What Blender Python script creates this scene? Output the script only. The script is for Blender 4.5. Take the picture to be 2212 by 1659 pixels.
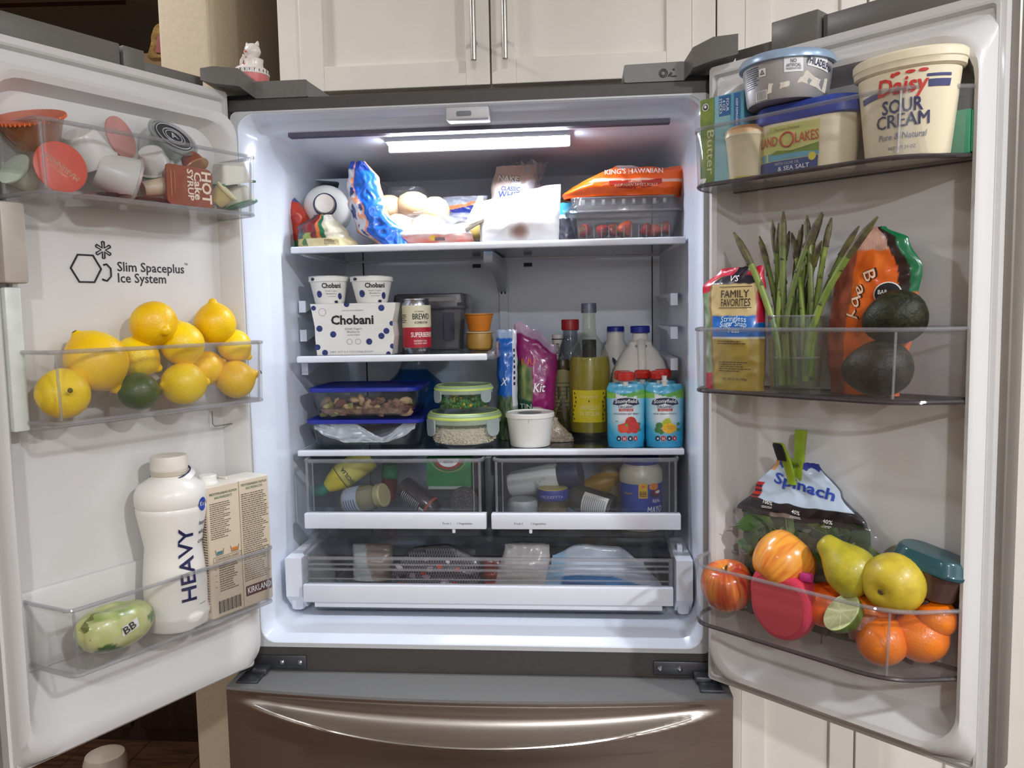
import bpy, bmesh, math, random
from mathutils import Vector, Matrix, noise
for o in list(bpy.data.objects): bpy.data.objects.remove(o)
SC = bpy.context.scene
COL = SC.collection
R = math.radians
rnd = random.Random(7)

# ------------------------------------------------------------ camera, world, lights, exposure
CF, CX, CY, CZ, YAW, PITCH, ROLL = 1754.9, 0.1986, -1.4519, 1.3513, -0.0855, -0.0869, -0.0191
FW = Vector((math.sin(YAW)*math.cos(PITCH), math.cos(YAW)*math.cos(PITCH), math.sin(PITCH)))
r0 = FW.cross(Vector((0, 0, 1))).normalized(); u0 = r0.cross(FW)
RT = math.cos(ROLL)*r0 + math.sin(ROLL)*u0
UP = -math.sin(ROLL)*r0 + math.cos(ROLL)*u0
CAM = Vector((CX, CY, CZ))
cd = bpy.data.cameras.new('camera'); cam = bpy.data.objects.new('camera', cd); COL.objects.link(cam)
cd.sensor_width = 36; cd.lens = CF*36/2212; cd.clip_start = .02
mw = Matrix((RT, UP, -FW)).transposed().to_4x4(); mw.translation = CAM
cam.matrix_world = mw
SC.camera = cam

SC.view_settings.view_transform = 'Standard'; SC.view_settings.look = 'None'
SC.view_settings.gamma = 1; SC.view_settings.use_curve_mapping = False
SC.view_settings.exposure = 0.0
w = bpy.data.worlds.new('world'); SC.world = w; w.use_nodes = True
w.node_tree.nodes['Background'].inputs[0].default_value = (.98, 1.0, 1.0, 1)
w.node_tree.nodes['Background'].inputs[1].default_value = .10
cy = SC.cycles
cy.max_bounces = 14; cy.transparent_max_bounces = 40; cy.diffuse_bounces = 4; cy.glossy_bounces = 4; cy.transmission_bounces = 6
cy.caustics_reflective = False; cy.caustics_refractive = False; cy.sample_clamp_indirect = 4
cy.use_denoising = True

def lamp(name, loc, power, col, size, target=None, spread=None):
    d = bpy.data.lights.new(name, 'AREA'); d.shape = 'DISK'; d.size = size; d.energy = power; d.color = col
    if spread: d.spread = spread
    o = bpy.data.objects.new(name, d); COL.objects.link(o); o.location = loc
    if target is not None:
        o.rotation_euler = (Vector(target)-Vector(loc)).to_track_quat('-Z', 'Y').to_euler()
    return o
WARM = (.97, 1.0, 1.06)
CEIL_OR_FILL = [(1.7, -2.0), (-1.7, -2.9), (.5, -3.4), (-1.3, -.1), (2.0, -1.0)]  # the one nearest the left recess is a fill lamp added to brighten it
for i, (x, y) in enumerate(CEIL_OR_FILL):
    lamp('ceiling_or_fill_lamp', (x, y, 2.585), [66, 12, 62, 18, 10][i], WARM, .16)

# ------------------------------------------------------------ frames and pixel helpers (photo 2212 x 1659)
def frame(h, ang):
    m = Matrix.Rotation(ang, 4, 'Z'); m.translation = Vector(h); return m
FM = {'0': Matrix.Identity(4), 'R': frame((.4172, -.0355, 0), R(-41.96)), 'L': frame((-.4226, -.0172, 0), R(61.90))}
FI = {k: v.inverted() for k, v in FM.items()}
def ray(F, px, py):
    d = FW + RT*((px-1106)/CF) - UP*((py-829.5)/CF)
    return FI[F] @ CAM, FI[F].to_3x3() @ d
def PY(F, px, py, y):
    c, d = ray(F, px, py); return c + d*((y-c.y)/d.y)
def PZ(F, px, py, z):
    c, d = ray(F, px, py); return c + d*((z-c.z)/d.z)
def SP(F, y, l, r, t, b):
    """box of a pixel span on the plane y: centre x, base z, width, height"""
    a = PY(F, l, (t+b)/2, y); c = PY(F, r, (t+b)/2, y); m = (l+r)/2
    tz = PY(F, m, t, y).z; bz = PY(F, m, b, y).z
    return (a.x+c.x)/2, bz, c.x-a.x, tz-bz

# ------------------------------------------------------------ materials
def lin(c):
    if isinstance(c, str): c = [int(c[i:i+2], 16) for i in (0, 2, 4)]
    return tuple(((v/255)/12.92 if v/255 <= .04045 else ((v/255+.055)/1.055)**2.4) for v in c[:3]) + (1,)
MC = {}
def newm(name):
    m = bpy.data.materials.new(name); m.use_nodes = True
    n = m.node_tree.nodes; b = n['Principled BSDF']; return m, n, m.node_tree.links, b
def pm(name, c, rough=.45, var=.05, scale=40, metal=0, bump=0, sss=0, c2=None, stretch=None, coat=0, spec=.5, fac=(.35, .65), bscale=None):
    """procedural surface: noise between two tones, optional bump"""
    if name in MC: return MC[name]
    m, n, l, b = newm(name); c = lin(c)
    tc = n.new('ShaderNodeTexCoord'); mp = n.new('ShaderNodeMapping'); l.new(tc.outputs['Object'], mp.inputs[0])
    if stretch: mp.inputs['Scale'].default_value = stretch
    nz = n.new('ShaderNodeTexNoise'); nz.inputs['Scale'].default_value = scale; nz.inputs['Detail'].default_value = 4
    l.new(mp.outputs[0], nz.inputs['Vector'])
    rp = n.new('ShaderNodeValToRGB'); l.new(nz.outputs[0], rp.inputs[0])
    rp.color_ramp.elements[0].position, rp.color_ramp.elements[1].position = fac
    rp.color_ramp.elements[0].color = lin(c2) if c2 else tuple(v*(1-var) for v in c[:3])+(1,)
    rp.color_ramp.elements[1].color = c if c2 else tuple(min(1, v*(1+var)) for v in c[:3])+(1,)
    l.new(rp.outputs[0], b.inputs['Base Color'])
    b.inputs['Roughness'].default_value = rough; b.inputs['Metallic'].default_value = metal
    b.inputs['Specular IOR Level'].default_value = spec
    if coat: b.inputs['Coat Weight'].default_value = coat; b.inputs['Coat Roughness'].default_value = .08
    if sss:
        b.inputs['Subsurface Weight'].default_value = sss; b.inputs['Subsurface Radius'].default_value = (.01, .006, .003)
        b.inputs['Subsurface Scale'].default_value = .6
    if bump:
        bp = n.new('ShaderNodeBump'); bp.inputs['Strength'].default_value = bump; bp.inputs['Distance'].default_value = .002
        if bscale:
            nb = n.new('ShaderNodeTexNoise'); nb.inputs['Scale'].default_value = bscale; l.new(mp.outputs[0], nb.inputs['Vector'])
        else: nb = nz
        l.new(nb.outputs[0], bp.inputs['Height']); l.new(bp.outputs[0], b.inputs['Normal'])
    MC[name] = m; return m
def pv(name, rough=.35, bump=0, scale=60, coat=0, metal=0, spec=.5, grain=.04):
    """printed surface: colour attribute with a slight procedural grain"""
    if name in MC: return MC[name]
    m, n, l, b = newm(name)
    at = n.new('ShaderNodeAttribute'); at.attribute_name = 'Col'
    nz = n.new('ShaderNodeTexNoise'); nz.inputs['Scale'].default_value = scale
    tc = n.new('ShaderNodeTexCoord'); l.new(tc.outputs['Object'], nz.inputs['Vector'])
    mr = n.new('ShaderNodeMapRange'); mr.inputs['To Min'].default_value = 1-grain*2; mr.inputs['To Max'].default_value = 1+grain*2
    l.new(nz.outputs[0], mr.inputs[0])
    mx = n.new('ShaderNodeVectorMath'); mx.operation = 'SCALE'; l.new(at.outputs['Color'], mx.inputs[0]); l.new(mr.outputs[0], mx.inputs['Scale'])
    l.new(mx.outputs[0], b.inputs['Base Color'])
    b.inputs['Roughness'].default_value = rough; b.inputs['Metallic'].default_value = metal; b.inputs['Specular IOR Level'].default_value = spec
    if coat: b.inputs['Coat Weight'].default_value = coat; b.inputs['Coat Roughness'].default_value = .1
    if bump:
        bp = n.new('ShaderNodeBump'); bp.inputs['Strength'].default_value = bump; bp.inputs['Distance'].default_value = .003
        l.new(nz.outputs[0], bp.inputs['Height']); l.new(bp.outputs[0], b.inputs['Normal'])
    MC[name] = m; return m
def clear(name, tint=(240, 244, 244), milk=0, milkc=(220, 220, 220), rough=.05, ior=1.45, gl=1.0):
    """clear plastic or glass: tinted see-through with Fresnel gloss and some haze"""
    if name in MC: return MC[name]
    m, n, l, b = newm(name); n.remove(b); out = n['Material Output']
    tr = n.new('ShaderNodeBsdfTransparent'); tr.inputs[0].default_value = lin(tint)
    gs = n.new('ShaderNodeBsdfGlossy'); gs.inputs['Roughness'].default_value = rough; gs.inputs[0].default_value = (gl, gl, gl, 1)
    df = n.new('ShaderNodeBsdfPrincipled'); df.inputs['Base Color'].default_value = lin(milkc); df.inputs['Roughness'].default_value = .4
    m1 = n.new('ShaderNodeMixShader'); l.new(tr.outputs[0], m1.inputs[1]); l.new(df.outputs[0], m1.inputs[2])
    nz = n.new('ShaderNodeTexNoise'); nz.inputs['Scale'].default_value = 18; tc = n.new('ShaderNodeTexCoord'); l.new(tc.outputs['Object'], nz.inputs['Vector'])
    mr = n.new('ShaderNodeMapRange'); mr.inputs['To Min'].default_value = milk*.75; mr.inputs['To Max'].default_value = milk*1.25
    l.new(nz.outputs[0], mr.inputs[0]); l.new(mr.outputs[0], m1.inputs[0])
    lw = n.new('ShaderNodeLayerWeight'); lw.inputs[0].default_value = .5; f0 = ((ior-1)/(ior+1))**2
    pw = n.new('ShaderNodeMath'); pw.operation = 'POWER'; pw.inputs[1].default_value = 4; l.new(lw.outputs['Facing'], pw.inputs[0])
    fr = n.new('ShaderNodeMapRange'); fr.inputs['To Min'].default_value = f0; fr.inputs['To Max'].default_value = .75; l.new(pw.outputs[0], fr.inputs[0])
    m2 = n.new('ShaderNodeMixShader'); l.new(fr.outputs[0], m2.inputs[0]); l.new(m1.outputs[0], m2.inputs[1]); l.new(gs.outputs[0], m2.inputs[2])
    l.new(m2.outputs[0], out.inputs[0]); MC[name] = m; return m
def emit(name, c, s):
    if name in MC: return MC[name]
    m, n, l, b = newm(name); b.inputs['Base Color'].default_value = (1, 1, 1, 1)
    b.inputs['Emission Color'].default_value = c+(1,); b.inputs['Emission Strength'].default_value = s; MC[name] = m; return m

# ------------------------------------------------------------ objects
def tag(o, label, cat, group=None, kind=None):
    if label: o['label'] = label
    if cat: o['category'] = cat
    if group: o['group'] = group
    if kind: o['kind'] = kind
    return o
def place(o, F, loc, rz=0, rot=None):
    m = FM[F] @ Matrix.Translation(loc) @ Matrix.Rotation(rz, 4, 'Z')
    if rot is not None: m = m @ rot
    o.matrix_world = m; return o
def T(name, label, cat, F='0', loc=(0, 0, 0), rz=0, group=None, rot=None):
    o = bpy.data.objects.new(name, None); COL.objects.link(o); o.empty_display_size = .02
    place(o, F, loc, rz, rot); return tag(o, label, cat, group)
def dup(o, F, loc, rz, label, rot=None):
    c = o.copy(); COL.objects.link(c); place(c, F, loc, rz, rot); c['label'] = label
    for ch in o.children:
        k = ch.copy(); COL.objects.link(k); k.parent = c
        for g in ch.children:
            q = g.copy(); COL.objects.link(q); q.parent = k
    return c
def RX(a): return Matrix.Rotation(R(a), 4, 'X')
def RYm(a): return Matrix.Rotation(R(a), 4, 'Y')
def RZm(a): return Matrix.Rotation(R(a), 4, 'Z')
def TL(x, y, z): return Matrix.Translation((x, y, z))

def rr(wd, dp, r, n=4):
    """rounded rectangle ring, counter-clockwise"""
    r = min(r, wd/2-1e-5, dp/2-1e-5); p = []
    for cx, cy_, a in ((wd/2-r, dp/2-r, 0), (-wd/2+r, dp/2-r, 90), (-wd/2+r, -dp/2+r, 180), (wd/2-r, -dp/2+r, 270)):
        for i in range(n+1):
            t = R(a+90*i/n); p.append((cx+r*math.cos(t), cy_+r*math.sin(t)))
    return p
def fillet(pts, r, n=4):
    out = []; N = len(pts)
    for i in range(N):
        p = Vector(pts[i]); a = (Vector(pts[i-1])-p); b = (Vector(pts[(i+1) % N])-p)
        ri = r[i] if isinstance(r, (list, tuple)) else r
        la, lb = a.length, b.length; a.normalize(); b.normalize()
        d = min(ri, la*.45, lb*.45); s, e = p+a*d, p+b*d
        for k in range(n+1):
            t = k/n; out.append(tuple((1-t)**2*s + 2*t*(1-t)*p + t*t*e))
    return out
def circ(r, n=32, ex=1): return [(r*math.cos(2*math.pi*i/n), r*ex*math.sin(2*math.pi*i/n)) for i in range(n)]

class B:
    def __init__(s): s.bm = bmesh.new(); s.X = Matrix.Identity(4); s.mi = 0
    def x(s, m=None): s.X = m if m is not None else Matrix.Identity(4); return s
    def v(s, p): return s.bm.verts.new(s.X @ Vector(p))
    def f(s, vs):
        try:
            q = s.bm.faces.new(vs); q.material_index = s.mi; return q
        except ValueError: return None
    def box(s, c, d, bev=0, seg=2):
        r = bmesh.ops.create_cube(s.bm, size=1, matrix=s.X @ Matrix.Translation(c) @ Matrix.Diagonal((d[0], d[1], d[2], 1)))
        fs = {f for v in r['verts'] for f in v.link_faces}
        for f in fs: f.material_index = s.mi
        if bev:
            es = list({e for v in r['verts'] for e in v.link_edges})
            bmesh.ops.bevel(s.bm, geom=es, offset=min(bev, min(map(abs, d))*.48), segments=seg, affect='EDGES', profile=.5, material=s.mi)
        return s
    def bb(s, x0, x1, y0, y1, z0, z1, bev=0, seg=2): return s.box(((x0+x1)/2, (y0+y1)/2, (z0+z1)/2), (x1-x0, y1-y0, z1-z0), bev, seg)
    def rings(s, rs, cap0=True, cap1=True, closed=True, loop=False):
        L = [[s.v(p) for p in r] for r in rs]; n = len(L[0])
        for a, b in zip(L, L[1:] + ([L[0]] if loop else [])):
            for i in range(n if closed else n-1):
                j = (i+1) % n; s.f((a[i], a[j], b[j], b[i]))
        if not loop:
            if cap0: s.f(L[0][::-1])
            if cap1: s.f(L[-1])
        return s
    def loft(s, secs, cap0=True, cap1=True):
        """secs: (ring2d, z[, dx, dy])"""
        return s.rings([[(p[0]+(q[2] if len(q) > 2 else 0), p[1]+(q[3] if len(q) > 3 else 0), q[1]) for p in q[0]] for q in secs], cap0, cap1)
    def lathe(s, prof, n=32, fn=None):
        rs = []; c0 = prof[0][0] < 1e-6; c1 = prof[-1][0] < 1e-6
        pr = [p for p in prof if p[0] >= 1e-6]
        for r, z in pr: rs.append([(r*math.cos(2*math.pi*i/n), r*math.sin(2*math.pi*i/n), z) for i in range(n)])
        if fn: rs = [[fn(p) for p in r] for r in rs]
        L = [[s.v(p) for p in r] for r in rs]
        for a, b in zip(L, L[1:]):
            for i in range(n): s.f((a[i], a[(i+1) % n], b[(i+1) % n], b[i]))
        for ok, ring, p in ((c0, L[0], prof[0]), (c1, L[-1], prof[-1])):
            if ok:
                q = (0, 0, p[1]); q = fn(q) if fn else q; c = s.v(q)
                for i in range(n): s.f((ring[i], ring[(i+1) % n], c) if ring is L[-1] else (ring[(i+1) % n], ring[i], c))
        return s
    def cyl(s, c, r, h, n=24, r2=None, bev=0):
        r2 = r if r2 is None else r2; X = s.X; s.X = X @ Matrix.Translation(c)
        b = bev
        s.lathe([(0, 0), (r-b, 0), (r, b), (r2, h-b), (r2-b, h), (0, h)] if b else [(0, 0), (r, 0), (r2, h), (0, h)], n); s.X = X; return s
    def tube(s, path, r, n=8, rad=None, closed=False, ex=1):
        P = [Vector(p) for p in path]; rs = []; prev = None; N = len(P)
        for i, p in enumerate(P):
            if closed: t = (P[(i+1) % N]-P[i-1])
            else: t = (P[min(i+1, N-1)]-P[max(i-1, 0)])
            t.normalize()
            if prev is None:
                a = Vector((0, 0, 1)) if abs(t.z) < .9 else Vector((1, 0, 0)); u = t.cross(a).normalized()
            else: u = (prev - t*prev.dot(t)).normalized()
            prev = u; q = t.cross(u); ri = rad[i] if rad else r
            rs.append([p + (u*math.cos(2*math.pi*k/n) + q*ex*math.sin(2*math.pi*k/n))*ri for k in range(n)])
        return s.rings(rs, loop=closed)
    def prism(s, pts, h0, h1, axis='y'):
        """outline in x,z swept along y (or x,y along z / y,z along x)"""
        g = {'y': lambda p, h: (p[0], h, p[1]), 'z': lambda p, h: (p[0], p[1], h), 'x': lambda p, h: (h, p[0], p[1])}[axis]
        return s.rings([[g(p, h0) for p in pts], [g(p, h1) for p in pts]])
    def jitter(s, amt, scale, seed=0, aniso=(1, 1, 1)):
        s.bm.normal_update()
        for v in s.bm.verts:
            q = Vector((v.co.x*aniso[0], v.co.y*aniso[1], v.co.z*aniso[2]))*scale + Vector((seed*3.1, seed*1.7, seed))
            v.co += v.normal*(noise.noise(q)*amt)
        return s
    def out(s, name, mat, parent=None, smooth=True, ang=35, label=None, paint=None, kind=None, sub=0):
        me = bpy.data.meshes.new(name)
        bmesh.ops.recalc_face_normals(s.bm, faces=s.bm.faces[:])
        s.bm.to_mesh(me); s.bm.free()
        for q in (mat if isinstance(mat, (list, tuple)) else [mat]): me.materials.append(q)
        if smooth:
            me.polygons.foreach_set('use_smooth', [True]*len(me.polygons)); me.set_sharp_from_angle(angle=R(ang))
        o = bpy.data.objects.new(name, me); COL.objects.link(o)
        if parent is not None: o.parent = parent
        if label: o['label'] = label
        if kind: o['kind'] = kind
        if paint:
            at = me.color_attributes.new('Col', 'FLOAT_COLOR', 'POINT'); a = []
            for v in me.vertices: a += lin(paint(v.co))
            at.data.foreach_set('color', a)
        if sub:
            md = o.modifiers.new('s', 'SUBSURF'); md.levels = md.render_levels = sub
        return o

# ------------------------------------------------------------ stickers that lie on a curved thing
def stick(obj, t, F, px, py, y, polys, mat, off, name):
    from mathutils.bvhtree import BVHTree
    M = obj.matrix_world if obj.parent is None else obj.parent.matrix_world @ obj.matrix_local
    bv = BVHTree.FromPolygons([M @ v.co for v in obj.data.vertices], [p.vertices[:] for p in obj.data.polygons])
    c = PY(F, px, py, y); Mi = t.matrix_world.inverted(); f3 = FM[F].to_3x3(); d = f3 @ Vector((0, 1, 0)); b = B()
    def on(x, z):
        o = FM[F] @ Vector((c.x+x, -.4, c.z+z)); h = bv.ray_cast(o, d)
        p = h[0] if h[0] is not None else bv.find_nearest(FM[F] @ Vector((c.x+x, c.y, c.z+z)))[0]
        return Mi @ (p-d*off)
    for P in polys:
        cx = sum(p[0] for p in P)/len(P); cz = sum(p[1] for p in P)/len(P); k = b.v(on(cx, cz)); V = [b.v(on(*p)) for p in P]; W = [b.v(on((p[0]+cx)/2, (p[1]+cz)/2)) for p in P]; n = len(P)
        for i in range(n): j = (i+1) % n; b.f((k, W[i], W[j])); b.f((W[i], V[i], V[j], W[j]))
    return b.out(name, mat, t, smooth=False)

# ------------------------------------------------------------ lettering
_dg = bpy.context.evaluated_depsgraph_get
def txt(lines, mat, parent, y=0, wrap=None, name='lettering', rot=0, fn=None, label=None):
    """lines: (string, x, z, height[, width][, weight][, shear][, arch]); centred at x, base z, lying on the plane y facing -y"""
    b = bmesh.new()
    for L in lines:
        s, x, z, h = L[:4]; wd = L[4] if len(L) > 4 else None; wt = L[5] if len(L) > 5 else 0; sh = L[6] if len(L) > 6 else 0; arch = L[7] if len(L) > 7 else 0
        cu = bpy.data.curves.new('t', 'FONT'); cu.body = s; cu.size = 1; cu.resolution_u = 2; cu.offset = 0 if set(s) & set('MW') else (min(wt, .014) if set(s) & set('NKVA') else wt); cu.shear = sh
        to = bpy.data.objects.new('t', cu); me = bpy.data.meshes.new_from_object(to)
        if len(me.vertices):
            xs = [v.co.x for v in me.vertices]; x0, x1 = min(xs), max(xs)
            zs = [v.co.y for v in me.vertices]; ch = .69
            raw = []; k = h/ch; kx = wd/(x1-x0) if wd else k
            for v in me.vertices:
                p = Vector(((v.co.x-(x0+x1)/2)*kx, v.co.y*k))
                if arch: p.y += arch*(1-(2*p.x/((x1-x0)*kx))**2)
                if rot: p.rotate(Matrix.Rotation(R(rot), 2))
                p += Vector((x, z)); raw.append((p.x, p.y))
                v.co = fn(p.x, p.y) if fn else (wrap(p.x, p.y) if wrap else (p.x, y, p.y))
            b.from_mesh(me)
            if wt and set(s) & set('MW'):   # heavier strokes for letters whose outline cannot be offset
                for sg in (-1, 1):
                    m3 = me.copy(); w_ = wt*k*.8*sg; q0 = me.vertices[0].co.copy()
                    for v, p0 in zip(m3.vertices, raw):
                        p = Vector((p0[0]+w_, p0[1]))
                        v.co = fn(p.x, p.y) if fn else (wrap(p.x, p.y) if wrap else (p.x, y, p.y))
                    b.from_mesh(m3); bpy.data.meshes.remove(m3)
        bpy.data.objects.remove(to); bpy.data.curves.remove(cu); bpy.data.meshes.remove(me)
    m2 = bpy.data.meshes.new(name); b.to_mesh(m2); b.free(); m2.materials.append(mat)
    o = bpy.data.objects.new(name, m2); COL.objects.link(o); o.parent = parent
    if label: o['label'] = label
    return o
def cylwrap(rad, off=.0005, a0=0):
    """wrap x around a vertical round body whose radius at height z is rad(z) (or a number)"""
    f = rad if callable(rad) else (lambda z: rad)
    def g(x, z):
        r = f(z)+off; a = a0 + x/max(r, 1e-4); return (r*math.sin(a), -r*math.cos(a), z)
    return g
def flats(polys, mat, parent, y=0, wrap=None, name='printed_panel', fn=None, sub=1, label=None):
    """flat printed shapes: each a list of (x,z); wrapped like lettering"""
    b = B(); g = fn or wrap or (lambda x, z: (x, y, z))
    for P in polys:
        if wrap or fn:
            xs = [p[0] for p in P]; zs = [p[1] for p in P]
            if len(P) == 4:
                n, m_ = max(2, sub*8), max(1, sub*2)
                V = [[b.v(g(*[((1-i/n)*(1-j/m_)*P[0][k]+(i/n)*(1-j/m_)*P[1][k]+(i/n)*(j/m_)*P[2][k]+(1-i/n)*(j/m_)*P[3][k]) for k in (0, 1)])) for i in range(n+1)] for j in range(m_+1)]
                for j in range(m_):
                    for i in range(n): b.f((V[j][i], V[j][i+1], V[j+1][i+1], V[j+1][i]))
            else:
                cx = sum(xs)/len(xs); cz = sum(zs)/len(zs); c = b.v(g(cx, cz)); mid = [b.v(g((p[0]+cx)/2, (p[1]+cz)/2)) for p in P]; out_ = [b.v(g(*p)) for p in P]
                n = len(P)
                for i in range(n): b.f((c, mid[i], mid[(i+1) % n])); b.f((mid[i], out_[i], out_[(i+1) % n], mid[(i+1) % n]))
        else: b.f([b.v(g(*p)) for p in P])
    return b.out(name, mat, parent, smooth=False, label=label)
def rect(x0, x1, z0, z1): return [(x0, z0), (x1, z0), (x1, z1), (x0, z1)]
def disc(x, z, r, n=16, rz=None): return [(x+r*math.cos(2*math.pi*i/n), z+(rz or r)*math.sin(2*math.pi*i/n)) for i in range(n)]
def dashes(x0, x1, z0, z1, rows, h=.5, seed=1, gap=.25):
    """unreadable small print: rows of short strokes"""
    r = random.Random(seed); P = []
    for i in range(rows):
        zc = z1-(i+.5)*(z1-z0)/rows; hh = (z1-z0)/rows*h/2; x = x0; end = x1-(x1-x0)*r.random()*.35
        while x < end:
            l = (x1-x0)*r.uniform(.03, .13); P.append(rect(x, min(x+l, x1), zc-hh, zc+hh)); x += l+(x1-x0)*gap*.08
    return P
# ------------------------------------------------------------ room shell
WALLM = pm('wall_paint', (198, 182, 154), .8, .04, 90, bump=.25, bscale=220)
TANM = pm('tan_wall', (172, 142, 108), .8, .05, 60, bump=.2, bscale=200)
CABM = pm('cabinet_white', (232, 225, 214), .38, .015, 12)
WOODF = pm('wood_floor', (92, 62, 42), .4, .2, 9, c2=(58, 38, 26), stretch=(1, 9, 1))
CEILM = pm('ceiling_paint', (226, 222, 216), .85, .03, 50)
def struct(b, name, m, par=None):
    o = b.out(name, m, par, smooth=False)
    if par is None: o['kind'] = 'structure'
    return o
fl = struct(B().bb(-2.6, 2.6, -4.0, 2.3, -.06, -.012), 'floor', pm('subfloor', (60, 42, 30), .8))
k = 0
for i in range(26):
    x = -2.6+i*.2; y = -4.0 - (i*37 % 11)*.11
    while y < 2.3:
        L = 1.25; b = B().bb(x+.001, x+.199, max(y, -4)+.001, min(y+L, 2.3)-.001, -.012, 0, .0015, 1); b.out('floor_plank', WOODF, fl, smooth=False); y += L
struct(B().bb(-2.6, 2.6, -4.0, 2.3, 2.6, 2.66), 'ceiling', CEILM)
struct(B().bb(-2.6, 2.6, 2.3, 2.4, 0, 2.6), 'wall_back', TANM)
NEUT = pm('neutral_paint', (206, 202, 196), .8, .03, 60)
struct(B().bb(-2.6, 2.6, -4.1, -4.0, 0, 2.6), 'wall_front', NEUT)
struct(B().bb(-2.7, -2.6, -4.0, 2.3, 0, 2.6), 'wall_left', TANM)
struct(B().bb(2.6, 2.7, -4.0, 2.3, 0, 2.6), 'wall_right', NEUT)
# wall stub beside the fridge alcove, rounded corner
st = fillet([(-.705, .3), (-.585, .3), (-.585, .9), (-.705, .9)], [.004, .018, .004, .004], 6)
struct(B().loft([(st, 0), (st, 2.6)]), 'wall_stub', WALLM)
struct(B().bb(-.585, .9, .86, .9, 0, 2.6), 'wall_alcove', WALLM)
# darker recess to the left: soffit, tan back wall, dark counter unit
q = PY('0', 0, 11, 1.27); q2 = PY('0', 262, 3, 1.27)
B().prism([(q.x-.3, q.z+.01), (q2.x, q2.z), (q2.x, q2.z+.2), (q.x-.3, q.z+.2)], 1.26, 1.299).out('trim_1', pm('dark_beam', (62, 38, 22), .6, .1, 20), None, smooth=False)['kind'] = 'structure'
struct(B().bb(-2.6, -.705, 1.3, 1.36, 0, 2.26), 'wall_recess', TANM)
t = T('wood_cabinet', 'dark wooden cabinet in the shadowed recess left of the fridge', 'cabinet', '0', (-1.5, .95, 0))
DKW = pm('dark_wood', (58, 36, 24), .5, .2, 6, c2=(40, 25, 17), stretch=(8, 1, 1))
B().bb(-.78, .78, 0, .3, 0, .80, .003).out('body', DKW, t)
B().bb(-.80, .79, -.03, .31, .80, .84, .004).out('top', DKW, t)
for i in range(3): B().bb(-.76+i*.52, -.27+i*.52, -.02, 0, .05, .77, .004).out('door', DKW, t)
bt = PY('0', 226, 1622, .42)
t = T('plastic_bin', 'pale plastic bin on the floor in the dark gap under the left fridge door', 'bin', '0', (bt.x, .42, 0))
hq = bt.z; B().loft([(circ(.045, 24), 0), (circ(.050, 24), hq*.8), (circ(.052, 24), hq*.9), (circ(.046, 24), hq*.97), (circ(.03, 24), hq)]).out('bin_body', pm('bin_plastic', (190, 178, 160), .5), t)
# ornament seen past the left door
t = T('foil_bag', 'shiny gold and red bag top peeking over the left fridge door', 'bag', '0', (-.80, .42, 1.80))
o_ = PY('0', 345, 100, .45)
t.location = (o_.x, .45, o_.z-.03)
BG = fillet([(-.03, .0), (.03, .0), (.024, .05), (.012, .08), (-.006, .076), (-.012, .045)], .008, 2)
B().prism(BG, -.012, .012).jitter(.006, 40, 3).out('foil', pm('gold_foil', (150, 120, 70), .25, .3, 60, metal=.8, bump=.5), t)
B().prism([(-.004, .012), (.02, .008), (.016, .055), (.004, .05)], -.0145, -.0125).out('red_print', pm('red_print', (120, 30, 25), .4), t)

# ------------------------------------------------------------ upper cabinet and pantry
STEEL = pm('brushed_steel', (178, 174, 168), .28, .06, 30, metal=1, stretch=(1, 1, 40))
def shaker(b, x0, x1, z0, z1, y, th=.02, st=.058):
    """shaker door: four rails and a recessed panel with a bevelled inner edge"""
    b.bb(x0+st-.004, x1-st+.004, y+.009, y+th, z0+st-.004, z1-st+.004)
    b.bb(x0, x0+st, y, y+th, z0, z1, .0015); b.bb(x1-st, x1, y, y+th, z0, z1, .0015)
    b.bb(x0+st, x1-st, y, y+th, z0, z0+st, .0015); b.bb(x0+st, x1-st, y, y+th, z1-st, z1, .0015); return b
t = T('upper_cabinet', 'white shaker cabinet with two doors mounted above the fridge', 'cabinet', '0', (0, 0, 0))
zb = PY('0', 1059, 182, .25).z; xg = PY('0', 1059, 90, .25).x; xl = PY('0', 597, 90, .25).x; xr = PY('0', 1548, 90, .25).x
xdl = PY('0', 647, 90, .25).x; xdr = PY('0', 1494, 90, .25).x
B().bb(xl, xr, .29, .855, zb-.002, 2.5).out('carcass', CABM, t, smooth=False)
B().bb(xl, xdl-.002, .262, .29, zb-.002, 2.5, .001).out('stile', CABM, t, smooth=False)
B().bb(xdr+.002, xr, .262, .29, zb-.002, 2.5, .001).out('stile', CABM, t, smooth=False)
for s in (-1, 1):
    b = B(); x0, x1 = (xdl, xg-.0018) if s < 0 else (xg+.0018, xdr)
    d = shaker(b, x0, x1, zb, 2.49, .25, .02, .05).out('door', CABM, t, smooth=False)
    hx = PY('0', 1022 if s < 0 else 1090, 60, .215).x; z0 = PY('0', 1056, 130, .215).z
    h = B().cyl((hx, .213, z0), .0058, .36, 16, bev=.001)
    for zz in (z0+.045, z0+.30): h.x(TL(hx, .213, zz) @ RX(-90)).cyl((0, 0, 0), .0042, .038, 12).x()
    h.out('handle', STEEL, d)
t = T('pantry_cabinet', 'tall white pantry cabinet standing right of the fridge', 'cabinet', '0', (0, 0, 0))
B().bb(xr+.003, 1.6, .31, .855, 0, 2.5).out('carcass', CABM, t, smooth=False)
x1 = PY('0', 1613, 90, .25).x
B().bb(xr+.003, x1-.001, .262, .31, 0, 2.5, .001).out('stile', CABM, t, smooth=False)
for i in range(2):
    a = x1+.001+i*.24; b = B(); shaker(b, a, a+.236, .1, 2.49, .27, .02, .05).out('door', CABM, t, smooth=False)
B().bb(x1+.48, 1.6, .27, .29, .1, 2.49, .001).out('side_panel', CABM, t, smooth=False)

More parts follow.
